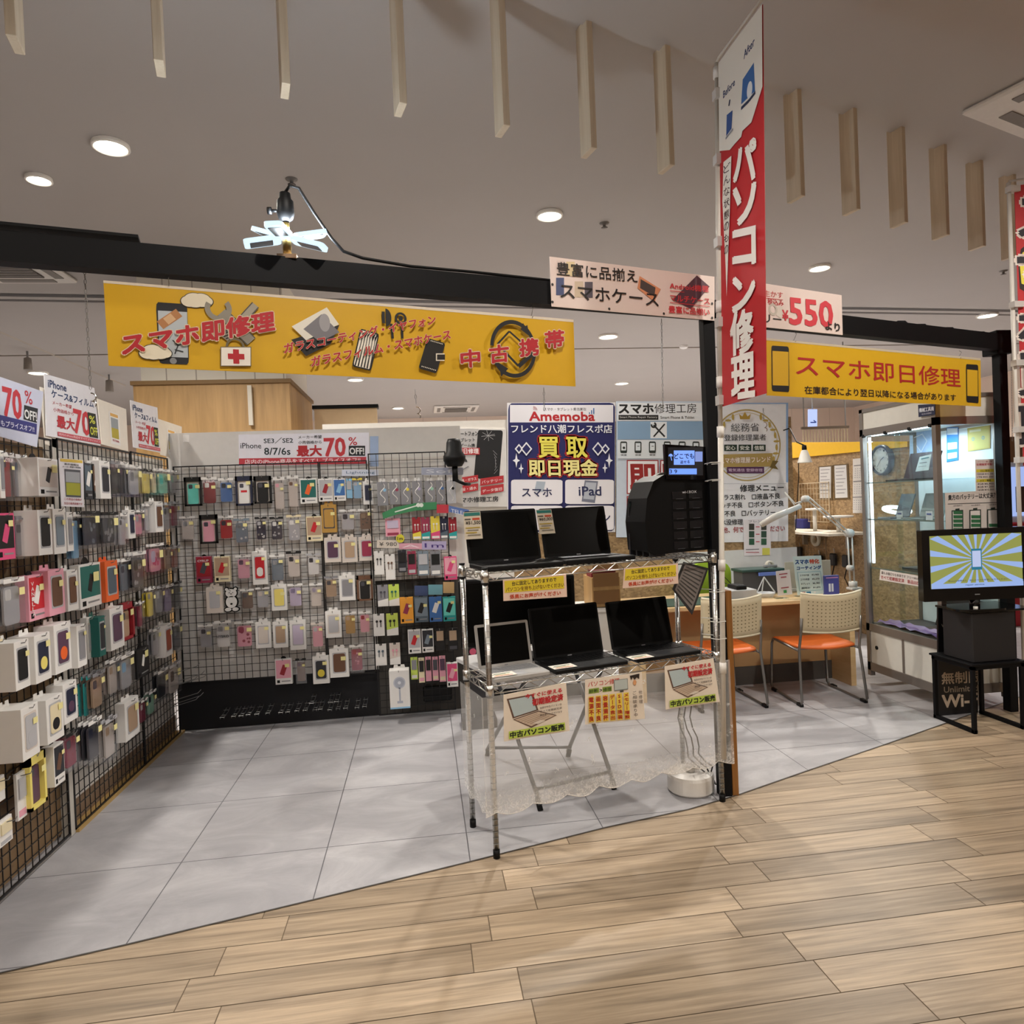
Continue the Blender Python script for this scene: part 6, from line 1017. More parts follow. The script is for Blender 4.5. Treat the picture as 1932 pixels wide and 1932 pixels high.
r, s = stand_card([(1496, 1050), (1549, 1048), (1557, 1120), (1505, 1123)], 1.74, M('cfe2e2', .45), 'pale blue coating price board standing on the counter'); s.text('スマホ', .05, .20, .52, .20, .11, '24508c', .07); s.text('特化', .56, .20, .90, .20, .11, 'c4503a', .07); s.text('コーティング', .08, .35, .95, .35, .09, '24508c', .07)
s.rect(.08, .41, .92, .90, '74b4c4'); s.rect(.095, .42, .905, .89, 'cfe2e2')
for k, (a_, b__) in enumerate((('スマホ片面', '¥3,980'), ('スマホ両面', '¥5,570'), ('タブレット', '¥6,980'), ('腕時計', '¥1,870'))): s.text(a_, .16, .52+k*.11, .48, .52+k*.11, .05, '33424a', .02); s.text(b__, .58, .52+k*.11, .84, .52+k*.11, .05, '33424a', .02)
s.rect(.12, .92, .28, .98, 'a0606c'); s.rect(.32, .92, .48, .98, '3c7aa0'); s.disc(.62, .95, .008, 'e8e8ea'); s.done(r); m = MB(); q_ = P(1505, 1120, y=1.74); m.box((q_.x, 1.743, DZ+.001), (q_.x+.18, 1.80, DZ+.006), GLASS); m.build('acrylic_foot', r)
t, a, b, zz = bx('leaflet_box', 1557, 1085, 1583, 1121, 1.72, .03, M('4a4f9a', .45), 'small purple blue box with white phone pictures on the counter', 'box', DZ+.001); m = MB(); [m.box((a.x+.03+.022*k, 1.7185, DZ+.03), (a.x+.045+.022*k, 1.72, DZ+.09), M('dde2f0', .5)) for k in range(2)]; m.box((a.x+.01, 1.7188, b.z-.02), (b.x-.01, 1.72, b.z-.012), M('c08ac0', .5)); m.build('print', t)
t = thing('laptop', P(1530, 1110, y=2.0), 'pale grey laptop lid seen from behind on the counter', 'laptop'); a, b = P(1482, 1100, y=2.05), P(1567, 1056, y=2.05); m = MB(); m.box((a.x, 2.05, DZ+.02), (b.x, 2.058, b.z), M('b9b4a6', .4), .003); m.build('screen_lid', t); m = MB(); m.box((a.x, 2.0, DZ+.001), (b.x, 2.20, DZ+.016), M('b9b4a6', .4), .003); m.build('base', t)
for u, v, c_, lb in ((1560, 1075, 'c8cac4', 'white bottle behind the purple box'), (1588, 1082, '77777c', 'grey plastic bottle beside the lamp base')):
    q = P(u, v, y=2.02); q.x = min(q.x, 4.16); m = MB(); m.lathe([(.0, 0), (.022, 0), (.024, .01), (.022, .07), (.012, .085), (.011, q.z-DZ), (0, q.z-DZ)], M(c_, .4), 14, (q.x, q.y, DZ+.001)); tag(m.build('bottle', None, (q.x, q.y, DZ)), lb, 'bottle')
q = P(1368, 1085, y=2.55); t = thing('office_chair', (q.x-.1, 2.6, 0), 'bright green office chair back behind the counter', 'chair'); m = MB(); m.prism(rrect(q.x-.30, .55, q.x+.055, P(1368, 1059, y=2.55).z, .10), (0, 2.55, 0), (1, 0, 0), (0, 0, 1), (0, .05, 0), M('9bbf2e', .6)); m.build('backrest', t); m = MB(); m.box((q.x-.36, 2.6, .42), (q.x+.10, 3.0-.06, .48), M('9bbf2e', .6), .02); m.build('seat', t); m = MB(); m.cyl((q.x-.12, 2.78, .04), (q.x-.12, 2.78, .42), .025, BLACK, 10); [m.tube([(q.x-.12, 2.78, .07), (q.x-.12+.20*math.cos(g), 2.78+.18*math.sin(g), .03)], .016, BLACK, 6) for g in [k*1.2566 for k in range(5)]]; m.build('pedestal', t)
# articulated white lamp
LY = 1.93; LW = M('d9d7d2', .35); t = thing('arm_lamp', P(1610, 1112, y=LY), 'white jointed arm lamp clamped to the right end of counter', 'lamp')
def Lp(u, v, y=LY): return P(u, v, y=y)
m = MB(); q = Lp(1612, 1112); m.box((q.x-.045, LY-.04, DZ+.001), (q.x+.045, LY+.04, DZ+.02), LW, .004); m.lathe([(0, 0), (.032, 0), (.032, .05), (0, .05)], LW, 16, (q.x-.01, LY, DZ+.015)); m.build('clamp_base', t)
m = MB(); [m.tube([Lp(1607+k, 1100), Lp(1602+k, 1010)], .006, LW, 6) for k in (-3, 5)]; m.build('lower_arm', t); m = MB(); [m.tube([Lp(1602, 1008+k), Lp(1524, 940+k)], .006, LW, 6) for k in (-4, 4)]; m.build('middle_arm', t)
m = MB(); [m.tube([Lp(1521, 942), Lp(1500, 950+k), Lp(1481, 929)], .005, LW, 6) for k in (0, 5)]; m.build('upper_arm', t)
for u, v, r_ in ((1605, 1006, .034), (1522, 941, .026), (1607, 1072, .022)): m = MB(); q = Lp(u, v, LY-.02); m.cyl(q, q+Vector((0, .04, 0)), r_, LW, 16); m.build('joint', t)
m = MB(); m.tube([Lp(1510, 955, 1.86), Lp(1462, 975, 1.86), Lp(1436, 990, 1.86)], [.018, .026, .022], LW, 10); m.build('lamp_head', t)
# clip lamp with white cone shade
q = P(1518, 862, y=2.55); t = thing('clip_lamp', (q.x, q.y, q.z-.06), 'white cone shade clip lamp hanging beside the emblem poster', 'lamp'); m = MB(); m.lathe([(.062, -.05), (.026, .055), (.016, .06), (.0, .06)], M('eeebe4', .4), 20, q); m.build('shade', t); m = MB(); m.lathe([(.018, .06), (.021, .07), (.018, .10), (.0, .105)], BLACK, 12, q); m.build('socket', t)
m = MB(); m.tube([q+Vector((0, 0, .10)), q+Vector((-.01, .1, .14)), P(1490, 808, y=2.98), P(1478, 812, y=2.99)], .006, BLACK, 6); m.tube([q+Vector((-.03, .05, -.02)), P(1507, 900, y=2.65), P(1503, 960, y=2.65), P(1501, 1000, y=2.65)], .004, BLACK, 5); m.build('flex_arm', t)
# ---- staff side wall fittings
XS = (5.385, 0, 0); NS_ = (-1, 0, 0)
def sidebd(q, mat, lb, nm='notice_sheet', cat='notice', th=.004, x=5.395): r, s = pboard(nm, q, (x, 0, 0), NS_, th, mat, lb, cat); sub(s, q); return r, s
for q, lb in (([(1546, 882), (1568, 880), (1568, 941), (1546, 941)], 'left framed white notice on the particle board wall'), ([(1574, 879), (1597, 877), (1600, 940), (1576, 941)], 'right framed white notice on the particle board wall')):
    r, s = sidebd([(q[0][0]-2, q[0][1]-2), (q[1][0]+3, q[1][1]-2), (q[2][0]+3, q[2][1]+2), (q[3][0]-2, q[3][1]+2)], M('5d4a2c', .5), lb); s.rect(.08, .03, .88, .95, 'cfcfd0')
    for k in range(8): s.rect(.16, .10+k*.1, .8-.1*(k % 3), .125+k*.1, '9a9aa0')
    s.done(r)
r, s = sidebd([(1609, 866), (1645, 862), (1645, 968), (1609, 968)], M('d2cfcc', .5), 'tall white wall calendar behind the left edge of the cabinet', 'wall_calendar', 'calendar')
for k in range(3):
    s.rect(.06, .12+.29*k, .94, .135+.29*k, '66666c')
    for i in range(5): [s.rect(.12+.12*j, .18+.29*k+.04*i, .17+.12*j, .195+.29*k+.04*i, '9a9aa2') for j in range(7)]
s.done(r)
ck = P(1664, 868, x=5.37); t = thing('wall_clock', (5.37, ck.y, ck.z-.14), 'round wall clock with navy rim seen through the glass cabinet', 'clock'); m = MB(); m.T = Matrix.Translation(ck) @ Matrix.Rotation(-math.pi/2, 4, 'Y'); m.lathe([(.118, .012), (.118, .022), (.130, .030), (.143, .018), (.145, -.02)], M('2b3046', .35), 40); m.build('rim', t)
m = MB(); m.T = Matrix.Translation(ck) @ Matrix.Rotation(-math.pi/2, 4, 'Y'); m.lathe([(0, .010), (.12, .010)], M('cfd3d6', .4), 32); m.build('dial', t); sh = Sheet((5.37-.012, ck.y, ck.z), (0, -1, 0), (0, 0, 1), None, .001)
for k in range(12): g = math.radians(90-30*k); x, y = .098*math.cos(g), .098*math.sin(g); sh.text(str(k or 12), x-.010, y-.009, x+.010, y-.009, .018, '3a3d44', .01)
sh.line([(0, 0), (.055*math.cos(.5), .055*math.sin(.5))], .006, '2a2c34'); sh.line([(0, 0), (-.055, -.065)], .004, '2a2c34'); sh.done(t, 'hands')
fs_ = Fr((5.38, 0, 0), (0, -1, 0), (-1, 0, 0))
a, b = P(1507, 903, x=5.38), P(1566, 985, x=5.38); grid(fs_, -a.y, -b.y, b.z, a.z-.06, 'beige wire grid panel on the particle board wall', .06, 'wire_grid_panel', M('cfc0a4', .4))
a, b = P(1488, 1010, x=5.38), P(1560, 1075, x=5.38); grid(fs_, -a.y, -b.y, b.z, a.z, 'dark wire grid panel under the white staff shelf', .06, 'wire_grid_panel', M('8a7a66', .4))
t = thing('wall_shelf', (5.15, 3.9, 1.0), 'long white work shelf on the particle board wall', 'shelf'); m = MB(); m.box((4.95, 3.12, 1.005), (5.38, 4.55, 1.03), M('d8d2c4', .5), .002); m.build('shelf_board', t); m = MB(); m.box((5.33, 3.4, .85), (5.38, 3.43, 1.005), STEEL); m.box((5.33, 4.2, .85), (5.38, 4.23, 1.005), STEEL); m.build('brackets', t)
def sb(u0, u1, v0, mat, nm, lb, cat, y=None, w_=.16, ht=None):
    a = P((u0+u1)/2, 996, z=1.031); h_ = (996-v0)/1288*(a-CAM).dot(F_); hw = (u1-u0)/1288*(a-CAM).dot(F_)/2; o = MB().box((a.x-hw, a.y-.08, 1.0315), (a.x+hw, a.y+.08, 1.0315+h_), mat, .01).build(nm, None, (a.x, a.y, 1.031)); return tag(o, lb, cat)
sb(1505, 1556, 978, M('33357c', .7), 'cloth_pouch', 'dark blue soft pouch on the white staff shelf', 'pouch'); sb(1472, 1500, 972, M('d8d5cf', .6), 'tissue_box', 'crumpled white tissue box on the white staff shelf', 'tissue box'); sb(1562, 1590, 984, M('dedcd8', .5), 'tray', 'low white tray in the middle of the staff shelf', 'tray'); sb(1597, 1618, 983, BLACK, 'device', 'black electronic device at the right of the staff shelf', 'device')
for i, (u, v, r_, c_) in enumerate(((1590, 976, .14, 'e4e2de'), (1545, 962, .09, 'e6e4e0'))):
    q = P(u, v, x=5.25 if i == 0 else 5.2); q.z = max(q.z, 1.10); m = MB(); m.lathe([(0, 0), (r_, 0), (r_, .018), (0, .022)], M(c_, .4), 28, (q.x-.05, q.y, q.z)); m.cyl((q.x-.05, q.y, 1.032), (q.x-.05, q.y, q.z), .02, LW, 10); tag(m.build('magnifier_lamp', None, (q.x-.05, q.y, 1.031)), ['flat white round lamp head above the staff shelf tray', 'smaller white round lamp head above the blue pouch'][i], 'lamp')
for i, (u, v, s_) in enumerate(((1508, 1030, .05), (1545, 1045, .07), (1573, 1042, .045), (1597, 1045, .05))):
    q = P(u, v, x=5.36); m = MB(); m.box((5.33, q.y-s_, q.z-.14), (5.375, q.y+s_, q.z-.01), M('1c1d20', .5), .012); m.tube([(5.36, q.y, q.z-.14), (5.35, q.y+.03, q.z-.25), (5.36, q.y-.02, q.z-.33)], .006, BLACK, 6); m.tube([(5.37, q.y, q.z-.02), (5.36, q.y, q.z+.04)], .004, STEEL, 5)
    tag(m.build('hanging_tool', None, (5.36, q.y, q.z-.3)), 'black cable pouch hanging under the staff shelf, %s' % ['leftmost beside the white bricks', 'widest one', 'beside the lamp arm', 'rightmost near the cabinet'][i], 'tool')
q = P(1540, 1017, x=5.34); m = MB(); m.T = Matrix.Translation(q) @ Matrix.Rotation(-math.pi/2, 4, 'Y'); m.lathe([(.045, -.01), (.08, -.01), (.08, .02), (.045, .02), (.045, -.01)], M('b4b0a0', .4), 24); tag(m.build('tape_roll', None, q), 'round grey tape roll hanging under the staff shelf', 'tape')
# ================================================================== GLASS SHOWCASE
X0, X1, Y0, Y1 = 4.33, 4.80, .94, 1.70; ZH0, ZH1 = 1.86, 2.04; FRM = M('8f8781', .35, .5, var=.03); PNL = M('d9d7cf', .5)
t = thing('glass_showcase', ((X0+X1)/2, (Y0+Y1)/2, 0), 'tall grey framed glass showcase lit inside at the right of booth', 'showcase')
m = MB()
for x in (X0, X1-.035):
    for y in (Y0, Y1-.035): m.box((x, y, .06), (x+.035, y+.035, ZH1), FRM)
for z0, z1 in ((ZH1-.025, ZH1), (ZH0-.02, ZH0+.03), (.395, .45), (.10, .16)):
    m.box((X0, Y0, z0), (X1, Y0+.03, z1), FRM); m.box((X0, Y1-.03, z0), (X1, Y1, z1), FRM); m.box((X0, Y0, z0), (X0+.03, Y1, z1), FRM); m.box((X1-.03, Y0, z0), (X1, Y1, z1), FRM)
m.build('frame', t); m = MB(); m.box((X0+.008, Y0+.03, ZH0+.03), (X0+.02, Y1-.03, ZH1-.02), PNL); m.box((X0+.03, Y0+.008, ZH0+.03), (X1-.03, Y0+.02, ZH1-.02), PNL); m.build('header_panel', t)
m = MB(); m.box((X0+.01, Y0+.03, .16), (X0+.02, Y1-.03, .395), PNL); m.box((X0+.03, Y0+.01, .16), (X1-.03, Y0+.02, .395), PNL); m.box((X0+.006, (Y0+Y1)/2-.01, .16), (X0+.012, (Y0+Y1)/2+.01, .395), FRM); m.build('base_panels', t); m = MB(); m.cyl((X0+.004, Y1-.10, .28), (X0+.012, Y1-.10, .28), .014, BLACK, 12); m.build('lock', t)
m = MB(); m.box((X1-.03, Y0+.03, .45), (X1-.018, Y1-.03, ZH0-.02), M('e4ecf2', .5)); m.build('side_panel', t); m = MB(); m.box((X0+.02, Y0+.02, .43), (X1-.02, Y1-.02, .45), M('3a3638', .5)); m.box((X0+.02, Y0+.02, ZH0), (X1-.02, Y1-.02, ZH0+.01), PNL); m.build('deck', t)
for nm, lo, hi in (('sliding_glass', (X0+.012, Y0+.03, .45), (X0+.016, 1.34, ZH0-.02)), ('sliding_glass', (X0+.020, 1.30, .45), (X0+.024, Y1-.03, ZH0-.02)), ('glass_pane', (X0+.03, Y0+.012, .45), (X1-.03, Y0+.016, ZH0-.02)), ('glass_pane', (X0+.03, Y1-.016, .45), (X1-.03, Y1-.012, ZH0-.02))): MB().box(lo, hi, GLASS).build(nm, t)
for z in (1.49, 1.22, .86): m = MB(); m.box((X0+.03, Y0+.03, z), (X1-.03, Y1-.03, z+.006), GLASS); m.box((X0+.03, Y0+.03, z-.001), (X0+.034, Y1-.03, z+.007), M('6a7470', .3)); m.build('glass_shelf', t)
m = MB(); m.box((X0+.05, Y0+.06, ZH0-.022), (X0+.08, Y1-.06, ZH0-.006), M('dff0ff', .3, emit=10)); m.box((X0+.036, Y1-.06, .9), (X0+.05, Y1-.045, ZH0-.03), M('dff0ff', .3, emit=5)); m.build('led_strip', t)
for y in (Y0+.05, 1.18, 1.42, Y1-.04): m = MB(); m.box((X0-.004, y-.012, ZH0-.03), (X0+.012, y+.012, ZH0-.008), BLACK); m.build('glass_clip', t)
l = lamp('AREA', (X0+.18, (Y0+Y1)/2, ZH0-.04), 7, (.68, .86, 1), .3)
r, s = pboard('shop_plate', [(1732, 764), (1764, 762), (1764, 782), (1733, 787)], (X0-.006, 0, 0), (-1, 0, 0), .004, M('1a2346', .4), 'small navy plate on the showcase header', 'sign'); sub(s, [(1732, 764), (1764, 762), (1764, 782), (1733, 787)]); s.text('機械工具商', .06, .62, .94, .62, .34, 'd8dce6', .03); s.text('埼玉県公安委員会', .2, .88, .8, .88, .14, 'b8bccc', .01); s.done(r)
NYc = (0, -1, 0); q = [(1783, 930), (1886, 924), (1888, 1062), (1786, 1064)]
r, s = pboard('battery_poster', q, (0, Y0-.004, 0), NYc, .002, M('d2cac4', .5), 'battery health poster on the lower right glass of showcase', 'poster')
s.text('貴方のバッテリーは大丈夫？', 1789, 944, 1878, 939, 10, '24262a', .03); s.line([(1788, 951), (1881, 948)], .004, '34363a')
for k, (a, n_) in enumerate(((1795, 9), (1828, 8), (1861, 6))):
    s.poly([(a, 963-k), (a+22, 962-k), (a+23, 1040), (a+1, 1040)], '22302a'); s.poly([(a+2, 965-k), (a+20, 964-k), (a+21, 1038), (a+3, 1038)], 'ded8d4'); s.poly([(a+7, 960-k), (a+15, 959-k), (a+15, 963-k), (a+7, 963-k)], '22302a')
    for i in range(n_): v = 1034-8*i; s.poly([(a+3, v-6), (a+20, v-6), (a+20.5, v), (a+3.5, v)], '2f6a44')
    s.text('100%使用可', a+3, 956-k, a+20, 955-k, 3, '4a4a4e', .01)
s.done(r)
q = [(1840, 867), (1875, 866), (1878, 928), (1841, 929)]; r, s = pboard('price_sheet', q, (0, Y0-.005, 0), NYc, .0015, M('dfd6d0', .5), 'narrow price sheet with yellow bars on the showcase glass', 'price sheet'); sub(s, q); s.text('パソコン購入後', .1, .10, .9, .10, .05, 'a04048', .01); s.text('初期設定可能！', .06, .19, .94, .19, .07, 'b03040', .03); s.rect(.04, .30, .96, .39, 'd6c83e'); s.rect(.04, .60, .96, .69, 'd6c83e'); s.text('SSD増設', .25, .38, .75, .38, .07, '3a3420', .02); s.text('メモリ増設', .22, .68, .78, .68, .07, '3a3420', .02)
for k, (v, t_) in enumerate(((.48, '120GB ¥15,100'), (.57, '1TB ¥22,500'), (.78, '4GB ¥5,900'), (.87, '8GB ¥7,200'), (.96, '16GB ¥15,000'))): s.text(t_, .08, v, .92, v, .06, '3a3838', .01)
s.done(r)
for q, c_, lb in (([(1786, 806), (1808, 806), (1808, 868), (1786, 872)], '3c86c8', 'blue and white leaflet inside the lit showcase'), ([(1825, 808), (1868, 802), (1868, 846), (1826, 852)], 'c8b86a', 'yellow map card inside the lit showcase'), ([(1716, 818), (1760, 806), (1760, 858), (1716, 868)], 'a9c4e8', 'pale blue phone poster inside the showcase behind the laptop')):
    r, s = pboard('inside_poster', q, (X1-.034, 0, 0), (-1, 0, 0), .0015, M(c_, .5), lb, 'poster'); sub(s, q)
    if c_[0] == '3': s.rect(.05, .03, .95, .22, 'dfe8f4'); s.rect(.1, .45, .9, .65, 'dfe8f4'); s.rect(.1, .75, .9, .92, 'dfe8f4')
    elif c_[0] == 'c': s.rect(.04, .05, .96, .95, 'd8cc78'); s.rect(.1, .1, .6, .2, 'ece6c0'); s.disc(.25, .5, .012, '8ab0b8', r0=.007); s.disc(.7, .5, .012, '8ab0b8', r0=.007)
    else: s.line([(.15, .3), (.5, .8)], .008, 'dfe8f4'); s.line([(.2, .2), (.55, .15), (.75, .45), (.5, .8)], .008, 'dfe8f4')
    s.done(r)
# goods inside
def lean_laptop(y0, y1, z, hh, x, lb, mat):
    t = thing('display_laptop', (x, (y0+y1)/2, z), lb, 'laptop'); m = MB(); m.prism([(y0, 0), (y1, 0), (y1, hh), (y0, hh)], (x, 0, z+.012), (0, 1, 0), Vector((.35, 0, 1)).normalized(), (-.008, 0, .003), mat); m.build('screen_lid', t); m = MB(); m.box((x-.15, y0, z+.0005), (x, y1, z+.013), mat, .002); m.build('base', t); m = MB(); m.box((x-.13, y0+.02, z+.013), (x-.03, y1-.02, z+.0145), M('26262a', .5)); m.build('keyboard', t); return t
lean_laptop(1.20, 1.50, 1.4965, .19, 4.53, 'dark laptop on the top glass shelf of the showcase', M('2a2526', .6, spec=.2))
r, s = pboard('price_card', [(1735, 862), (1757, 857), (1752, 887), (1727, 890)], (4.43, 0, 0), (-1, 0, 0), .001, M('d6e6ec', .5), 'white price card leaning on the laptop in the showcase', 'price tag'); s.line([(1738, 866), (1753, 863)], .006, '3c7a90'); s.line([(1735, 874), (1749, 872)], .004, '55606a'); s.line([(1733, 881), (1748, 879)], .003, '8a949a'); s.done(r); m = MB(); q_ = P(1742, 889, x=4.43); m.box((4.43, q_.y-.03, 1.4965), (4.445, q_.y+.03, q_.z+.005), GLASS); m.build('clear_foot', r)
for y0, y1, x, lb, c_ in ((1.46, 1.60, 4.53, 'grey tablet on the middle showcase shelf, further one', '77828a'), (1.16, 1.38, 4.55, 'grey laptop on the middle showcase shelf, nearer one', '8a9294')): lean_laptop(y0, y1, 1.2265, .17, x, lb, M(c_, .4))
for u, v, z, lb in ((1697, 974, 1.2265, 'small white tag on the middle showcase shelf, left one'), (1753, 973, 1.2265, 'small white tag on the middle showcase shelf, right one')):
    q = P(u, v, x=4.40); m = MB(); m.box((4.40, q.y-.03, z+.0003), (4.403, q.y+.03, z+.06), M('d6d8e2', .5)); m.box((4.398, q.y-.02, z+.035), (4.40, q.y+.02, z+.045), M('4a5a9a', .5)); tag(m.build('price_tag', None, (4.40, q.y, z)), lb, 'price tag')
t = thing('ring_light', (5.1, 2.3, 1.1), 'glowing white ring light seen through the showcase glass', 'lamp'); q = P(1692, 962, x=5.1); m = MB(); m.T = Matrix.Translation(q) @ Matrix.Rotation(.25, 4, 'X'); m.tube([(.10*math.cos(g), .10*math.sin(g), 0) for g in [k*math.pi/12 for k in range(24)]], .016, M('eaf8ff', .3, emit=5), 8, True); m.build('ring', t); m = MB(); m.tube([q+Vector((0, .10, 0)), q+Vector((.1, .16, .02)), (5.39, q.y+.2, q.z)], .010, LW, 8); m.build('arm', t)
q = [(1661, 1074), (1736, 1087), (1736, 1107), (1659, 1094)]; r, s = pboard('price_strip', q, (X0-.001, 0, 0), (-1, 0, 0), .001, M('ddd8d4', .5), 'white label strip with red text low on the showcase glass', 'price sheet'); sub(s, q); s.text('最もお値打ちな本体です フリーWi-Fi', .04, .42, .98, .42, .26, '4a3c38', .01); s.text('すべて初期設定済　新品SSD', .04, .88, .98, .88, .34, 'a83a3c', .02); s.done(r)
lean_laptop(1.15, 1.48, .8665, .20, 4.62, 'black laptop on the lowest glass shelf of the showcase', M('1c1c20', .4)); lean_laptop(1.02, 1.40, .4505, .22, 4.66, 'dark laptop on the showcase deck', M('26242a', .4))
m = MB(); vs = []; n = 12
for i in range(n+1):
    for j in range(5): vs.append((X0+.05+.11*j/4, 1.05+.60*i/n, .4525+.02*abs(math.sin(i*1.3+j))+.012*math.sin(j*2.1)))
m.add(vs, [(i*5+j, (i+1)*5+j, (i+1)*5+j+1, i*5+j+1) for i in range(n) for j in range(4)], M('7c5a9a', .35), True); tag(m.build('purple_cloth', None, (X0+.1, 1.3, .451)), 'shiny purple cloth crumpled on the showcase deck', 'cloth')
# ================================================================== TELEVISION ON ITS STAND
SX0, SX1, SY0, SY1, SZ = 4.19, 4.53, .55, .87, .395; t = thing('metal_stand', ((SX0+SX1)/2, (SY0+SY1)/2, 0), 'black square tube metal stand carrying the black box', 'stand')
w2 = .022; m = MB()
for x in (SX0, SX1-w2):
    for y in (SY0, SY1-w2): o = MB().box((x, y, 0), (x+w2, y+w2, SZ), BK, .002).build('leg', t)
[MB().box((x, SY0, .0005), (x+w2, SY1, w2), BK).build('floor_rail', t) for x in (SX0, SX1-w2)]; m = MB(); [m.box((x, SY0, SZ-w2), (x+w2, SY1, SZ), BK) for x in (SX0, SX1-w2)]; m.box((SX0, SY0, SZ-w2), (SX1, SY0+w2, SZ), BK); m.box((SX0, SY1-w2, SZ-w2), (SX1, SY1, SZ), BK); m.build('top_rails', t); m = MB(); m.box((SX0-.01, SY0-.01, SZ), (SX1+.01, SY1+.01, SZ+.012), BK, .002); m.build('top_plate', t)
t = thing('black_box', (4.38, .68, SZ+.012), 'matte black storage box on the metal stand under the television', 'box'); m = MB(); m.box((4.215, .57, SZ+.0125), (4.50, .80, .700), M('1a191c', .6, var=.04), .006); m.build('body', t); m = MB(); m.box((4.20, .555, .7005), (4.62, .84, .713), BLACKG, .003); m.build('top_board', t); m = MB(); m.cyl((4.26, .59, .7135), (4.26, .59, .735), .012, M('e8e6e0', .4), 10); m.build('white_knob', t)
q0, q1 = P(1769, 1142, y=.885), P(1842, 1357, y=.885); r, s = pboard('wifi_sign', [(1770, 1146), (1845, 1143), (1845, 1352), (1771, 1359)], (0, .885, 0), NYc, .012, M('131316', .4), 'black unlimited wireless internet sign behind the metal stand', 'sign')
s.text('無制限', 1777, 1291, 1850, 1287, 22, 'b9a894', .03); s.text('Unlimited', 1781, 1307, 1845, 1303, 11, '9a8d7c', .02); s.text('Wi-Fi', 1778, 1335, 1850, 1330, 23, 'c9b8a4', .04); s.text('wif', 1776, 1183, 1790, 1182, 8, 'b9b0a4', .02); s.rect(1776, 1230, 1784, 1246, 'a8a8aa'); s.done(r)
# TV faces the camera side of the walkway
FH = Vector((F_.x, F_.y, 0)).normalized(); RH = Vector((FH.y, -FH.x, 0)); TC_ = P(1841, 1066, d=4.02)
def tv(u, v): q = PP(u, v, TC_, -FH)-TC_; return (q.dot(RH), q.z)
t = thing('television', Vector((TC_.x, TC_.y, .714)), 'black flat television showing a phone on green and blue rays', 'television')
c = [tv(1743, 1136), tv(1945, 1128), tv(1943, 993), tv(1738, 1001)]; hw = (c[1][0]-c[0][0])/2; cx = (c[1][0]+c[0][0])/2; z0, z1 = c[0][1], (c[2][1]+c[3][1])/2
m = MB(); m.prism(rrect(cx-hw, z0, cx+hw, z1, .006), TC_, RH, (0, 0, 1), FH*.05, BLACKG); m.build('housing', t)
m = MB(); x_, z_ = tv(1758, 1110); x2, z2 = tv(1924, 1012); sx0, sx1 = cx-hw+.045, cx+hw-.045; sz0, sz1 = z0+.075, z1-.035; m.prism([(sx0, sz0), (sx1, sz0), (sx1, sz1), (sx0, sz1)], TC_-FH*.0012, RH, (0, 0, 1), FH*.001, M('a2a654', .3, emit=.8)); o = m.build('screen', t)
sh = Sheet(TC_-FH*.0016, RH, (0, 0, 1), None, .0); bl_ = M('9db8ee', .3, emit=.95); ccx, ccz = (sx0+sx1)/2, (sz0+sz1)/2+.01
def clipray(g):
    dx, dz = math.cos(g), math.sin(g); t_ = min(((sx1 if dx > 0 else sx0)-ccx)/dx if abs(dx) > 1e-6 else 9, ((sz1 if dz > 0 else sz0)-ccz)/dz if abs(dz) > 1e-6 else 9); return (ccx+dx*t_, ccz+dz*t_)
for k in range(18): g = 2*math.pi*k/18+.12; sh.face([(ccx, ccz), clipray(g), clipray(g+.13)], bl_)
sh.rect(ccx-.031, ccz-.062, ccx+.031, ccz+.062, M('1f7f9f', .3, emit=.8)); sh.rect(ccx-.025, ccz-.045, ccx+.025, ccz+.05, M('c0ccf0', .3, emit=.95)); sh.rect(sx0, sz0, sx1, sz0+.028, bl_)
sh.text('iPhoneの修理なら、安心のスマホ修理にお任せください', sx0+.10, sz0+.038, sx1-.09, sz0+.038, .010, '31405c', .01); sh.text('repair service', ccx-.07, sz0+.010, ccx+.04, sz0+.010, .011, '2f5ca8', .02); sh.done(o, 'screen_picture')
m = MB(); q = TC_+RH*cx; m.cyl(Vector((q.x, q.y, .72))+FH*.025, Vector((q.x, q.y, z0+TC_.z-.0))+FH*.025, .028, BLACKG, 12); m.build('neck', t); m = MB(); m.prism(rrect(-.15, -.08, .15, .08, .05), Vector((q.x, q.y, .7135))+FH*.02, RH, FH, (0, 0, .012), BLACKG); m.build('foot', t)
m = MB(); sh = Sheet(TC_, RH, (0, 0, 1), None, .002); sh.text('TV', cx-.012, z0+.03, cx+.012, z0+.03, .007, '9a9a9a', .01) if 0 else sh.rect(cx-.015, z0+.030, cx+.015, z0+.036, '7a7a7c'); sh.done(t, 'badge')
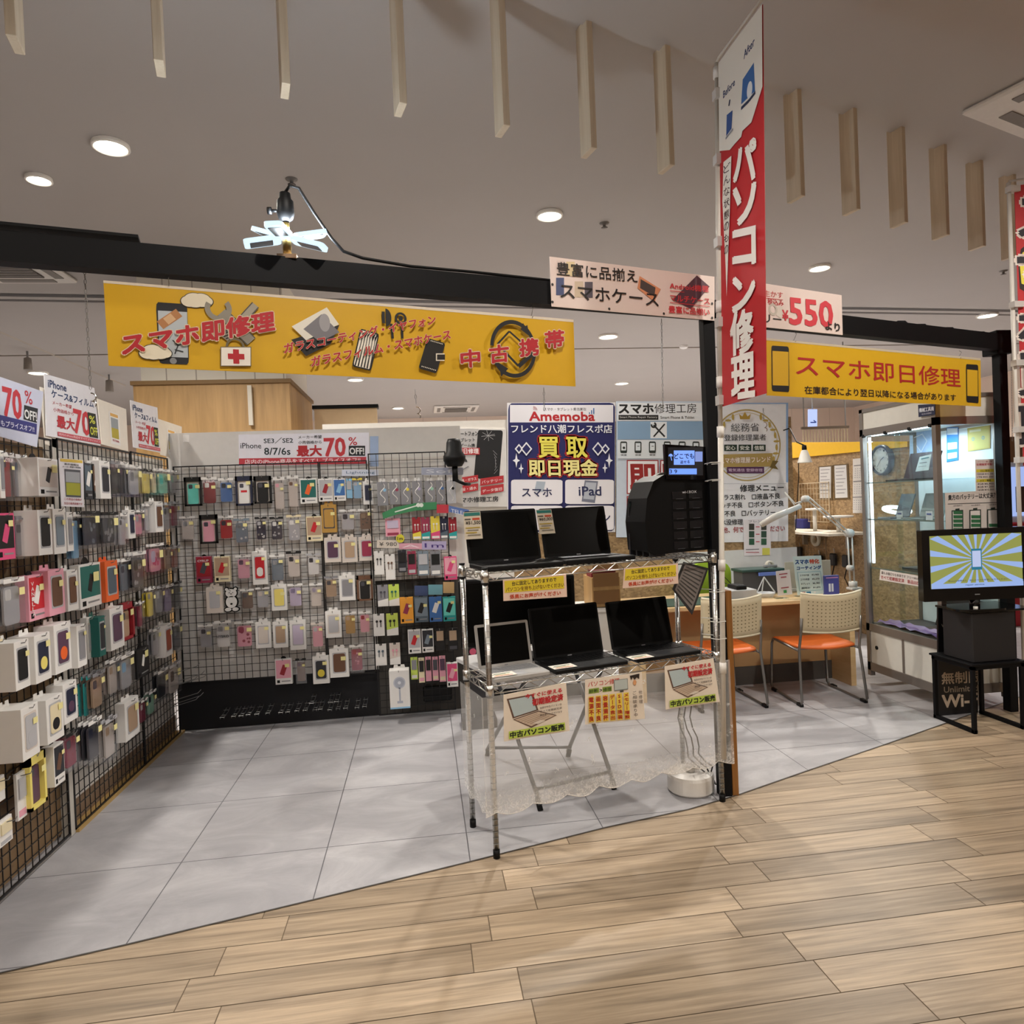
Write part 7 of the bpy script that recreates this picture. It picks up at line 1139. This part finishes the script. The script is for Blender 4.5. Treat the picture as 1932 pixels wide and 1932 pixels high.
# shop beyond, at the right edge
q = P(1900, 1000, y=3.2); t = thing('display_case', (q.x+.6, 3.5, 0), 'glowing bluish display case of the next shop at the right edge', 'display case'); zt_ = P(1915, 872, y=3.2).z; z1_ = P(1915, 985, y=3.2).z
m = MB(); m.box((q.x-.05, 3.2, z1_), (q.x+1.4, 3.7, zt_), M('c9d6ee', .4)); m.build('body', t); m = MB(); m.box((q.x, 3.19, z1_+.06), (q.x+1.3, 3.2, zt_-.05), M('9fb4ea', .3, emit=1.1)); m.build('lit_panel', t); m = MB(); m.box((q.x+.10, 3.17, z1_+.1), (q.x+.24, 3.19, z1_+.36), M('3a2420', .5)); m.build('dark_item', t); m = MB(); m.box((q.x-.1, 3.12, 0), (q.x+1.5, 3.7, z1_-.001), M('8c1420', .4), .01); m.build('red_base', t)
m = MB(); m.box((q.x-.02, 3.2, zt_+.002), (q.x+.5, 3.6, zt_+.26), M('7a5a40', .6), .004); tag(m.build('carton', None, (q.x+.2, 3.4, zt_)), 'brown carton on top of the glowing display case', 'carton')
# fluorescent direction sign and wire rack far behind the yellow band
q = P(1534, 792, y=8); r, s = pboard('direction_sign', [(1527, 772), (1542, 772), (1542, 806), (1527, 806)], (0, 8, 0), NY, .05, M('b6c6f4', .3, emit=1.2), 'small glowing blue direction sign hanging far behind the counter', 'sign'); s.line([(1529, 797), (1539, 797)], .02, '2a50b0'); s.line([(1535, 793), (1540, 797)], .02, '2a50b0'); s.done(r); m = MB(); a = P(1534, 772, y=8); m.cyl((a.x, 8.02, a.z), (a.x, 8.02, CEIL), .012, STEEL, 6); m.build('drop_rod', r)

a, b = P(1512, 808, y=7.5), P(1602, 836, y=7.5); t = thing('hanging_lamp_rack', ((a.x+b.x)/2, 7.5, b.z), 'far rack of thin rods with tiny lights above the yellow band', 'light rack'); m = MB(); m.box((a.x, 7.48, a.z-.02), (b.x, 7.52, a.z+.02), M('5a4a38', .5)); [m.cyl((x_, 7.5, a.z+.02), (x_, 7.5, CEIL), .01, STEEL, 5) for x_ in (a.x+.05, b.x-.05)]; m.build('top_bar', t)
for k in range(16): x_ = a.x+(b.x-a.x)*(k+.5)/16; m = MB(); m.cyl((x_, 7.5, b.z), (x_, 7.5, a.z-.02), .008, M('b8a888', .4), 5); o = m.build('rod', t); MB().lathe([(0, 0), (.022, -.012), (0, -.028)], M('fff2d8', .4, emit=3), 8, (x_, 7.5, b.z)).build('small_lamp', o)
